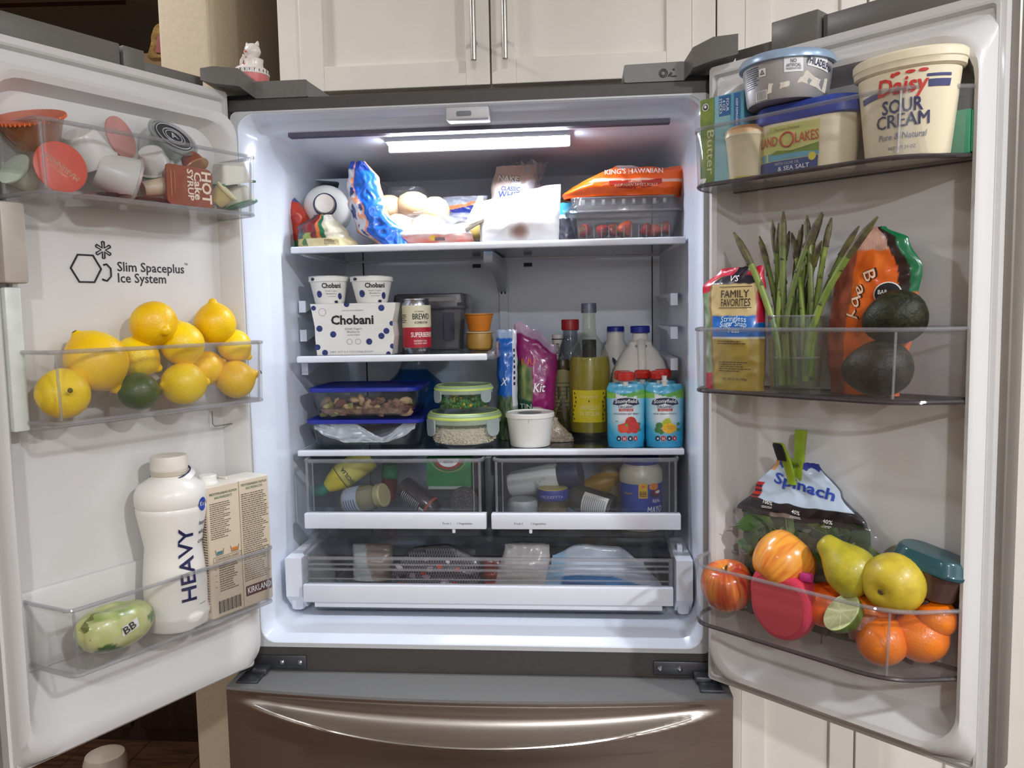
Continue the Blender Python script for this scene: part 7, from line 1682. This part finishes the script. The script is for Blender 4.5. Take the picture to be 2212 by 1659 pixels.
ASP = [pm('asparagus_green', (142, 158, 72), .45, .2, 50, c2=(108, 130, 54), stretch=(1, 1, .25)), pm('asparagus_dark', (112, 126, 60), .45, .2, 50, c2=(80, 92, 46), stretch=(1, 1, .25))]
ASPT = pm('asparagus_tip', (104, 104, 56), .55, .3, 90, c2=(72, 58, 50)); ASB = pm('asparagus_base', (176, 168, 116), .5, .1, 40)
# tip pixel, point at the rim, foot pixel, depth of tip
SPN = [((1585, 502), (1660, 668), (1690, 835), -.075), ((1640, 510), (1680, 660), (1700, 830), -.06), ((1668, 470+6), (1685, 640), (1720, 835), -.045), ((1692, 456), (1690, 640), (1705, 840), -.075), ((1682, 482), (1668, 640), (1675, 830), -.05),
       ((1776, 458), (1700, 640), (1690, 832), -.07), ((1778, 462), (1725, 620), (1715, 838), -.05), ((1743, 466), (1765, 620), (1755, 820), -.05), ((1796, 470), (1785, 620), (1770, 810), -.055), ((1775, 520), (1735, 650), (1735, 830), -.08), ((1896, 468), (1765, 660), (1745, 825), -.085),
       ((1856, 488), (1775, 640), (1760, 815), -.06), ((1710, 503), (1735, 640), (1735, 815), -.04), ((1734, 485), (1710, 640), (1720, 815), -.035), ((1705, 500), (1680, 650), (1680, 815), -.04), ((1755, 498), (1750, 640), (1745, 812), -.04)]
for i, (tp, md, ft, yd) in enumerate(SPN):
    A = PY('R', ft[0], ft[1], GY-.012+.02*((i*7 % 5)/4-.3)); Mq = PY('R', md[0], md[1], GY-.02+.034*((i*3 % 7)/6)); Tq = PY('R', tp[0], tp[1], yd)
    dv = Vector((A.x-GX, A.y-GY)); 
    if dv.length > rG*.70: dv = dv.normalized()*rG*.70
    A = Vector((GX+dv.x, GY+dv.y, max(A.z, zr2+.012)))
    dv = Vector((Mq.x-GX, Mq.y-GY)); 
    if dv.length > rG*.84: dv = dv.normalized()*rG*.84
    Mq = Vector((GX+dv.x, GY+dv.y, Mq.z))
    t = T('asparagus_spear', ['spear leaning furthest left with a pale tip', 'short spear with flared scales left of centre', 'dark topped spear behind the tall left one', 'thick bright spear standing tallest at left', 'dark spear hugging the left side of the glass', 'spear crossing to the right with a pointed dark tip', 'brown tipped spear crossing behind the pointed one', 'spear curving up in the middle back', 'straight spear at right centre', 'short dark tipped spear in front of the glass centre', 'long spear leaning furthest right', 'short tip beside the long right spear', 'slim spear behind in the middle', 'purple tinged spear at the back', 'slim spear behind the left bunch', 'pale slim spear behind the right bunch'][i]+' of the asparagus', 'asparagus', 'R', (A.x, A.y, A.z), 0, 'asparagus spears in the glass')
    P = []; n = 14
    for k in range(n+1):
        s = k/n; P.append(((1-s)**2*A + 2*s*(1-s)*(Mq*1.0+ (Mq-(A+Tq)/2)*.5) + s*s*Tq)-A)
    rr_ = .0052 if i in (3, 4, 0, 10) else .0042
    b = B(); b.tube(P[:12], rr_, 10, rad=[rr_*(1.0 if k < 9 else .95) for k in range(12)]); b.out('stalk', ASP[i % 2], t)
    b = B(); b.tube(P[11:], rr_, 10, rad=[rr_*.98, rr_*1.15, rr_*1.0, rr_*.30]); b.out('tip', ASPT, t)
    for k in range(4, 14):
        p, q = P[k], P[min(k+1, n)]; d = (q-p).normalized(); a = k*2.4+i
        u = d.cross(Vector((0, 1, .1))).normalized(); v = d.cross(u); o_ = (u*math.cos(a)+v*math.sin(a)); rk = rr_*(1 if k < 12 else .8)
        sc = .006 if k < 11 else .0075
        b = B(); w1 = d.cross(o_)*rk*.75
        c0, c1, c2_, c3 = p+o_*rk*1.0-w1, p+o_*rk+w1, p+o_*rk*1.28+d*sc*.5, p+o_*rk*1.15+d*sc*1.3
        b.f([b.v(c0), b.v(c1), b.v(c2_)]); b.f([b.v(c1), b.v(c3), b.v(c2_)]); b.f([b.v(c0), b.v(c2_), b.v(c3)]); b.out('scale', ASPT, t, smooth=False)
# carrots bag
yc_ = -.028
x, z0, wd, h = SP('R', yc_, 1790, 1990, 492, 838); h = PY('R', 1880, 492, yc_).z-zr2
t = T('carrot_bag', 'clear printed bag of orange baby carrots with a green corner', 'vegetable bag', 'R', (x, yc_, zr2))
g = Bag(h, [(0, -wd*.46), (.3, -wd*.52), (.7, -wd*.44), (.9, -wd*.34), (1, -wd*.1)], [(0, wd*.30), (.5, wd*.46), (.75, wd*.50), (.92, wd*.36), (1, wd*.12)], [(0, .02), (.4, .026), (.85, .02), (1, .006)], .0035, 22, 83, 2.6, nx=54, nz=70)
def fcar(q, t_, s):
    n = wv((q, t_*2, 0), 5, 1); st_ = .5+.5*math.sin(q*150)
    d = q+ (t_-.6)*.35
    if t_ > .60 and d > .93: return (16, 106, 62)
    if t_ > .60 and d > .80: return (40, 22, 20)
    if t_ > .86: return mixc((190, 140, 120), (206, 178, 160), st_*.6)
    if q < .26: return mixc((176, 96, 70), (120, 62, 50), n+.4)
    return mixc((226, 108, 36), (206, 84, 24), n*1.2+.3+.2*st_*(t_ > .75))
g.mesh('bag_film', pv('carrot_film', .28, .2, 60, coat=.35), t, fcar)
w_ = g.fn(.0016)
for i, (ch_, px, py) in enumerate((('B', 1866, 592), ('a', 1851, 622), ('b', 1842, 648), ('y', 1838, 676))):
    p = PY('R', px, py, yc_-.014); 
    txt([(ch_, p.x-x, p.z-zr2-.005, .019 if ch_ == 'B' else .016, .017, .02)], pm('baby_outline', (60, 30, 24), .5), t, fn=g.fn(.0010), rot=-72); txt([(ch_, p.x-x, p.z-zr2-.005, .017 if ch_ == 'B' else .014, .015, .004)], pm('baby_cream', (236, 196, 164), .5), t, fn=g.fn(.0022), rot=-72)
p = PY('R', 1918, 635, yc_-.012); flats([disc(p.x-x, p.z-zr2, .019, 20, .017)], WINK, t, fn=g.fn(.001), name='badge_ring'); flats([disc(p.x-x, p.z-zr2, .0175, 20, .0155)], INK, t, fn=g.fn(.0018), name='printed_badge')
txt([('BAR', p.x-x-.006, p.z-zr2, .006, .013, .004)], WINK, t, fn=g.fn(.0026))
AVM = pm('avocado_skin', (46, 48, 26), .5, .3, 120, c2=(26, 27, 18), bump=.6, bscale=240, spec=.3)
fruit('avocado', 'upper dark avocado leaning on the carrot bag', 'avocado', 'R', 1942, 684, -.050, .0375, AVO, AVM, (-.92, -.2, -.30), 'avocados', .03, 5, .95)
fruit('avocado', 'lower dark avocado lying at the front of the middle right bin', 'avocado', 'R', 1905, 802, -.0615, .0395, AVO, pm('avocado_skin_brown', (50, 44, 30), .46, .3, 120, c2=(28, 26, 20), bump=.6, bscale=240, spec=.35), (-.95, -.2, -.12), 'avocados', .03, 6, 1)

# ============================================================ RIGHT DOOR, BOTTOM BIN
zr3 = BZ['R3']+.001
def apc(seed, yel):
    def f(co):
        a = math.atan2(co.y, co.x); s = math.hypot(co.x, co.y)
        w_ = noise.noise(co*60+Vector((seed, 0, 0)))*.5; st_ = .55*noise.noise(Vector((a*14+w_+seed, co.z*26, seed)))+.5*noise.noise(Vector((a*38, co.z*22, seed+4)))+.8*noise.noise(co*32+Vector((0, seed, 3)))
        top = max(0, min(1, (.016-s)/.016)) if co.z > 0 else 0
        k = .5+st_*.75-yel*(.5+.5*math.sin(a+seed)); k = min(1, max(0, k))
        c = mixc((238, 164, 62), (184, 36, 26), k); return mixc(c, (214, 176, 60), top*.9)
    return f
APM = pv('apple_skin', .26, 0, 60, coat=.4, grain=.05)
fruit('apple', 'red apple at the hinge end of the bottom right bin', 'apple', 'R', 1571, 1266, -.056, .0425, APP, APM, (.05, -.25, .97), 'apples', .03, 11, 1.0, apc(1, -.05), stem(0, .6, .014, STEM))
fruit('apple', 'orange streaked apple behind the pink fruit saver', 'apple', 'R', 1692, 1214, -.048, .0475, APP, APM, (.35, .55, .6), 'apples', .03, 12, 1.0, apc(3, .42))
# spinach bag
yS = -.018
x, z0, wd, h = SP('R', yS, 1588, 1908, 1005, 1300); zs0 = zr3+.004; h = PY('R', 1740, 1000, yS).z-zs0
t = T('spinach_bag', 'clear bag of spinach leaves closed with a green clip', 'salad bag', 'R', (x, yS, zs0))
g = Bag(h, [(0, -wd*.44), (.45, -wd*.47), (.66, -wd*.5), (.80, -wd*.36), (1, -wd*.20)], [(0, wd*.48), (.4, wd*.50), (.62, wd*.48), (.68, wd*.42), (.84, wd*.26), (1, wd*.10)], [(0, .028), (.45, .034), (.7, .022), (.85, .010), (1, .003)], .004, 20, 91, 2.6, nx=56, nz=72)
g.mesh('bag_film', FILM, t)
def fsp(q, t_, s):
    tt = (t_-.66)/.34
    if tt < .07: return (120, 110, 104) if .3 < q < .5 else (50, 44, 48)
    if tt < .26: return (28, 24, 30)
    if q < .13 and tt < .55: return (186, 30, 32) if int(tt*22) % 2 else (40, 22, 26)
    if q < .13 and tt > .8: return (206, 150, 90)
    edge = .86+.06*abs(math.sin(q*14))
    if tt > edge: return (46, 62, 150) if tt < edge+.06 or True else (206, 214, 226)
    return (186, 202, 220)
g.mesh('printed_header', pv('header_film', .3, .08, 40, coat=.3), t, fsp, q0=.03, q1=.97, t0=.66, t1=1, off=.0008)
w_ = g.fn(.0022)
txt([('Spinach', wd*.005, h*.835, .0165, .100, .022)], BLU, t, fn=w_, rot=-9)
txt([('100%', -wd*.23, h*.725, .006, .017, .006), ('40%', -wd*.03, h*.695, .006, .014, .006), ('40%', wd*.18, h*.672, .006, .014, .006)], WINK, t, fn=w_, rot=-6); flats(dashes(-wd*.27, -wd*.19, h*.70, h*.715, 2, .4, 3)+dashes(-wd*.07, wd*.01, h*.668, h*.683, 2, .4, 4)+dashes(wd*.14, wd*.22, h*.645, h*.66, 2, .4, 5), WINK, t, fn=w_, name='fine_print')
SPL = [pm('spinach_leaf', (70, 104, 50), .45, .2, 30, c2=(46, 76, 38)), pm('spinach_dark', (46, 72, 36), .45, .2, 30, c2=(32, 52, 28)), pm('spinach_light', (96, 126, 66), .45, .2, 30)]
Bag(h*.66, [(0, -wd*.40), (.6, -wd*.43), (1, -wd*.44)], [(0, wd*.44), (.6, wd*.46), (1, wd*.42)], [(0, .014), (.6, .018), (1, .006)], .004, 40, 93).mesh('spinach_mass', pm('spinach_dark', (46, 72, 36), .45, .2, 30, c2=(32, 52, 28)), t)
r_ = random.Random(12)
leafm = {}
for i in range(130):
    q = r_.uniform(.06, .94); t_ = r_.uniform(.10, .65); p = Vector(g.pt(q, t_, -1, 0)); L = r_.uniform(.018, .034); W_ = L*r_.uniform(.5, .7)
    key = i % 6
    if key not in leafm:
        b = B(); n = 6; V = []
        for j in range(n+1):
            s = j/n; wv_ = W_*math.sin(math.pi*min(1, s*.93+.05))**.7; row = []
            for k_ in (-1, -.5, 0, .5, 1): row.append(b.v((k_*wv_, .004*math.sin(s*4+key)+.0035*abs(k_)*math.sin(s*7+k_*2+key), L*(s*2-1))))
            V.append(row)
        for j in range(n):
            for k_ in range(4): b.f((V[j][k_], V[j][k_+1], V[j+1][k_+1], V[j+1][k_]))
        b.tube([(0, -.0006, -L*1.5), (0, -.0006, L*.7)], .0008, 4)
        o = b.out('spinach_leaf', SPL[key % 3], t); leafm[key] = o
    else:
        o = leafm[key].copy(); COL.objects.link(o); o.parent = t
    yy = p.y*r_.uniform(.25, .85)
    o.matrix_local = TL(p.x*.90, yy, p.z*.97) @ Matrix.Rotation(r_.uniform(-1.4, 1.4), 4, 'Y') @ Matrix.Rotation(r_.uniform(-.25, .25), 4, 'X') @ Matrix.Rotation(r_.uniform(-.6, .6), 4, 'Z')
# clip
cA, cB = PY('R', 1713, 1040, -.030), PY('R', 1705, 955, -.045)
t = T('bag_clip', 'lime green bag clip with a black thumb pad on the spinach bag', 'clip', 'R', (PY('R', 1716, 1045, -.026).x, -.026, PY('R', 1716, 1045, -.026).z))
CL = pm('clip_green', (132, 156, 34), .4, .05, 30)
hC = PY('R', 1712, 930, -.026).z-PY('R', 1716, 1045, -.026).z
def arm(nm, y0, y1, x0, x1, w0, w1, z1):
    b = B(); n = 8; rs = []
    for k in range(n+1):
        s = k/n; wq = w0+(w1-w0)*s; yq = y0+(y1-y0)*s*s; xq = x0+(x1-x0)*s
        rs.append([(xq+p[0], yq+p[1], z1*s) for p in rr(wq, .008, .003, 2)])
    b.rings(rs); return b.out(nm, CL, t)
fa = arm('front_arm', -.006, -.030, .0, -.012, .013, .017, hC*.80); arm('back_arm', .006, .012, .004, .004, .014, .020, hC)
b = B(); b.loft([(rr(.015, .003, .001, 2), hC*.46, -.0095, -.0215), (rr(.0165, .003, .001, 2), hC*.60, -.0105, -.026), (rr(.016, .003, .001, 2), hC*.76, -.0115, -.0325), (rr(.011, .002, .001, 2), hC*.80, -.012, -.0345)]); b.out('thumb_pad', BLK, t)
B().x(TL(.002, -.004, hC*.42) @ RYm(90)).cyl((0, 0, -.009), .005, .018, 14).out('spring', pm('spring_green', (110, 130, 30), .5), t)
# pears
PEM = pm('pear_skin', (186, 172, 44), .4, .08, 60, c2=(160, 150, 40), bump=.15, bscale=220, coat=.12)
t = fruit('pear', 'green yellow pear with a round sticker leaning left', 'pear', 'R', 1838, 1232, -.056, .0375, PEA, PEM, (-.62, -.10, .60), 'pears', .025, 21, .98)
sk = t.children[0]
stick(sk, t, 'R', 1841, 1217, -.09, [disc(0, 0, .0128, 20, .0135)], PAPERW, .0006, 'sticker')
for k in range(8): stick(sk, t, 'R', 1841, 1217, -.09, [rect(-.009+k*.0022, -.0079+k*.0022, -.004, .006)], INK, .0012, 'sticker_bar')
def eye(t, r): B().lathe([(r*.10, -.865*r), (r*.07, -.885*r), (0, -.86*r)], 8).out('blossom_end', STEM, t)
fruit('pear', 'round yellow pear lying with its blossom end facing out', 'pear', 'R', 1932, 1258, -.062, .0425, PEA, pm('pear_skin_yellow', (206, 182, 52), .4, .08, 50, c2=(184, 160, 46), bump=.15, bscale=220, coat=.12), (.10, .92, .15), 'pears', .03, 22, .9, None, eye)
# pink fruit saver
yF = -.076
x, z0, wd, h = SP('R', yF, 1620, 1756, 1230, 1382)
t = T('fruit_saver', 'pink silicone fruit saver cap pressed over a cut fruit', 'food saver', 'R', (x, yF, z0))
pl = fillet([(-wd*.44, h*.30), (-wd*.16, h*.02), (wd*.18, 0), (wd*.46, h*.20), (wd*.50, h*.72), (wd*.30, h*.94), (-wd*.36, h*.96), (-wd*.48, h*.78)], .016, 5)
cz_ = h*.5
B().rings([[(p[0]*k, y_, cz_+(p[1]-cz_)*k) for p in pl] for k, y_ in ((.55, .040), (.90, .034), (1.0, .012), (1.0, .000), (.94, -.008), (.84, -.010), (.78, -.0085), (.5, -.0085))]).out('silicone_cup', pm('silicone_pink', (206, 60, 84), .4, .04, 12, sss=.2), t)
B().rings([[(p[0]*.82, y_, cz_+(p[1]-cz_)*.82) for p in pl] for y_ in (-.009, -.0112)]).out('stretched_face', pm('silicone_rose', (198, 66, 76), .45, .05, 16), t)
for i, xx_ in enumerate((-.3, .38)): B().bb(xx_*wd-.010, xx_*wd+.010, -.002, .010, h*.90, h*1.02, .004).out('pull_tab', pm('silicone_magenta', (186, 50, 120), .4), t)
# oranges
ORM = pm('orange_skin', (242, 130, 10), .34, .05, 16, c2=(232, 108, 6), bump=.35, bscale=300, coat=.15)
t0 = None
fruit('mandarin', 'front bright mandarin lowest in the bottom right bin', 'mandarin', 'R', 1905, 1402, -.070, .035, ORA, ORM, (.1, -.35, .92), 'mandarins', .02, 41)
fruit('mandarin', 'mandarin at the free end right of the front one', 'mandarin', 'R', 1988, 1374, -.058, .0375, ORA, ORM, (.3, -.2, .9), 'mandarins', .02, 42)
fruit('mandarin', 'mandarin hidden behind the half lime', 'mandarin', 'R', 1880, 1326, -.040, .036, ORA, ORM, (.1, .2, .9), 'mandarins', .02, 43)
fruit('mandarin', 'deep orange mandarin between the fruit saver and the pear', 'mandarin', 'R', 1785, 1306, -.040, .035, ORA, pm('orange_deep', (226, 92, 20), .34, .05, 16, bump=.3, bscale=300), (-.2, -.2, .9), 'mandarins', .02, 44)
fruit('mandarin', 'mandarin at the far right corner behind the rim', 'mandarin', 'R', 2022, 1335, -.034, .028, ORA, ORM, (0, -.2, 1), 'mandarins', .02, 45)
# lime half
p = PY('R', 1818, 1322, -.084)
t = T('half_lime', 'cut half lime with its pale face up by the fruit saver', 'lime', 'R', p, 0, None, along((-.42, -.62, .66)))
rL = .0315
B().lathe([(0, -.030), (.008, -.0285), (rL*.6, -.023), (rL*.9, -.011), (rL, 0), (rL*.985, .0008)], 40).out('skin', pm('lime_rind', (106, 138, 50), .4, .1, 30, c2=(76, 108, 40), bump=.2, bscale=260), t)
B().lathe([(rL*.985, .0008), (rL*.92, .0012)], 40).out('pith', pm('lime_pith', (206, 212, 150), .5), t)
PULP = pm('lime_pulp', (190, 202, 142), .3, .12, 130, c2=(204, 212, 160), coat=.3)
for k in range(9):
    a0_, a1_ = k*.698+.05, (k+1)*.698-.05; b = B(); V = [b.v((rL*.10*math.cos((a0_+a1_)/2), rL*.10*math.sin((a0_+a1_)/2), .0014))]+[b.v((rL*.90*math.cos(a0_+(a1_-a0_)*j/5), rL*.90*math.sin(a0_+(a1_-a0_)*j/5), .0014)) for j in range(6)]; b.f(V); b.out('segment', PULP, t, smooth=False)
B().cyl((0, 0, .0009), rL*.92, .0003, 40).out('membrane', pm('lime_membrane', (214, 220, 170), .5), t)
# wrapped leftover behind the lime
p = PY('R', 1868, 1350, -.066); t = T('wrapped_leftover', 'crumpled cling wrap parcel behind the half lime', 'food parcel', 'R', p)
B().lathe([(0, -.024), (.018, -.018), (.024, 0), (.018, .018), (0, .022)], 24).jitter(.006, 60, 3).out('cling_wrap', clear('cling_peach', (230, 200, 180), .35, (206, 140, 110), .1, 1.5), t, ang=30)
# teal lidded container
yT = -.026
x, z0, wd, h = SP('R', yT, 1912, 2082, 1178, 1280); 
t = T('teal_container', 'dark oval container with a teal clear lid at the free end of the bottom bin', 'food container', 'R', (x, yT, z0), 0, None, RYm(12))
o = lambda k: rr(wd*k*.94, .056*k, .026, 8)
B().loft([(o(.7), 0), (o(.86), .004), (o(.95), h*.62), (o(.95), h*.64)]).out('container', pm('container_dark', (74, 52, 46), .25, .15, 20, coat=.5), t)
B().loft([(o(.97), h*.58), (o(1.03), h*.60), (o(1.03), h*.66), (o(.98), h*.70), (o(.93), h*.88), (o(.85), h*.93), (o(.4), h*.93)]).out('lid', clear('teal_clear', (110, 160, 166), .45, (52, 110, 118), .08, 1.5), t)
B().bb(-.016, .016, -.016, .016, zr3+.002-z0-.0, -.002+.0, .004).out('standing_foot', pm('container_dark', 0), t) if z0-zr3 > .02 else None

# ============================================================ cat timer on top of the fridge
p = PY('0', 536, 172, .03)
ZC = PY('0', 610, 174, 0).z+.0008
t = T('cat_timer', 'white and pink cat shaped kitchen timer on top of the fridge', 'kitchen timer', '0', (p.x, .045, ZC), R(-12))
rb = .033; zz = lambda py: PY('0', 540, py, .045).z-ZC
B().lathe([(0, 0), (rb*.86, 0), (rb*.94, .006), (rb*.97, zz(165)), (0, zz(165))], 40).out('base', pm('timer_pink', (222, 124, 120), .35), t)
B().lathe([(rb*.985, zz(166)), (rb*1.0, zz(164)), (rb*.97, zz(155)), (rb*.80, zz(149)), (0, zz(147))], 40).out('dial', pm('timer_white', (236, 230, 222), .2, .01, 20, coat=.5), t)
for k in range(24):
    a = R(k*15); B().x(RZm(k*15)).box((0, -rb*.995, zz(160)), (.0011, .001, .0045 if k % 3 else .006)).out('dial_mark', INK, t, smooth=False)
CATW = pm('timer_white', 0)
B().x(TL(.007, 0, 0)).lathe([(.015, zz(148)), (.0165, zz(143)), (.016, zz(140)), (.017, zz(133)), (.0175, zz(131)), (.016, zz(130)), (0, zz(130))], 28).out('cup', CATW, t)
b = B(); zc_h = zz(113); b.x(TL(.006, -.002, zc_h) @ Matrix.Diagonal((.0155, .0135, .0142, 1))).lathe(smoothp([(0, -1), (.6, -.85), (.98, -.25), (1, .1), (.75, .75), (.3, .98), (0, 1)]), 24)
for s in (-1, 1): b.x(TL(.006+s*.0095, -.001, zc_h+.010) @ RYm(s*18)).lathe([(.0045, 0), (.003, .005), (0, .009)], 10)
b.x(); b.out('cat_head', CATW, t, ang=60)
for s in (-1, 1): B().x(TL(.001+s*.003, -.0150, zc_h+.001) @ Matrix.Diagonal((.0009, .0006, .0018, 1))).lathe([(0, -1), (1, 0), (0, 1)], 8).out('eye', INK, t)
B().x(TL(.001, -.0158, zc_h-.0025) @ Matrix.Diagonal((.0032, .002, .0022, 1))).lathe([(0, -1), (.8, -.6), (1, 0), (.8, .6), (0, 1)], 10).out('nose', pm('timer_pink', 0), t)
B().x(TL(-.006, -.006, zz(138)) @ RYm(25) @ Matrix.Diagonal((.004, .004, .010, 1))).lathe([(0, -1), (.8, -.6), (1, 0), (.8, .6), (0, 1)], 12).out('bow', pm('timer_coral', (214, 104, 92), .35), t)
b = B(); b.tube([(-.010, 0, zz(148)), (-.016, 0, zz(143)), (-.020, 0, zz(136)), (-.019, 0, zz(128)), (-.014, 0, zz(122)), (-.013, 0, zz(116))], .0030, 8); b.x(TL(-.011, -.002, zz(144)) @ Matrix.Diagonal((.007, .006, .006, 1))).lathe([(0, -1), (.8, -.6), (1, 0), (.8, .6), (0, 1)], 14); b.x(); b.out('tail', CATW, t)
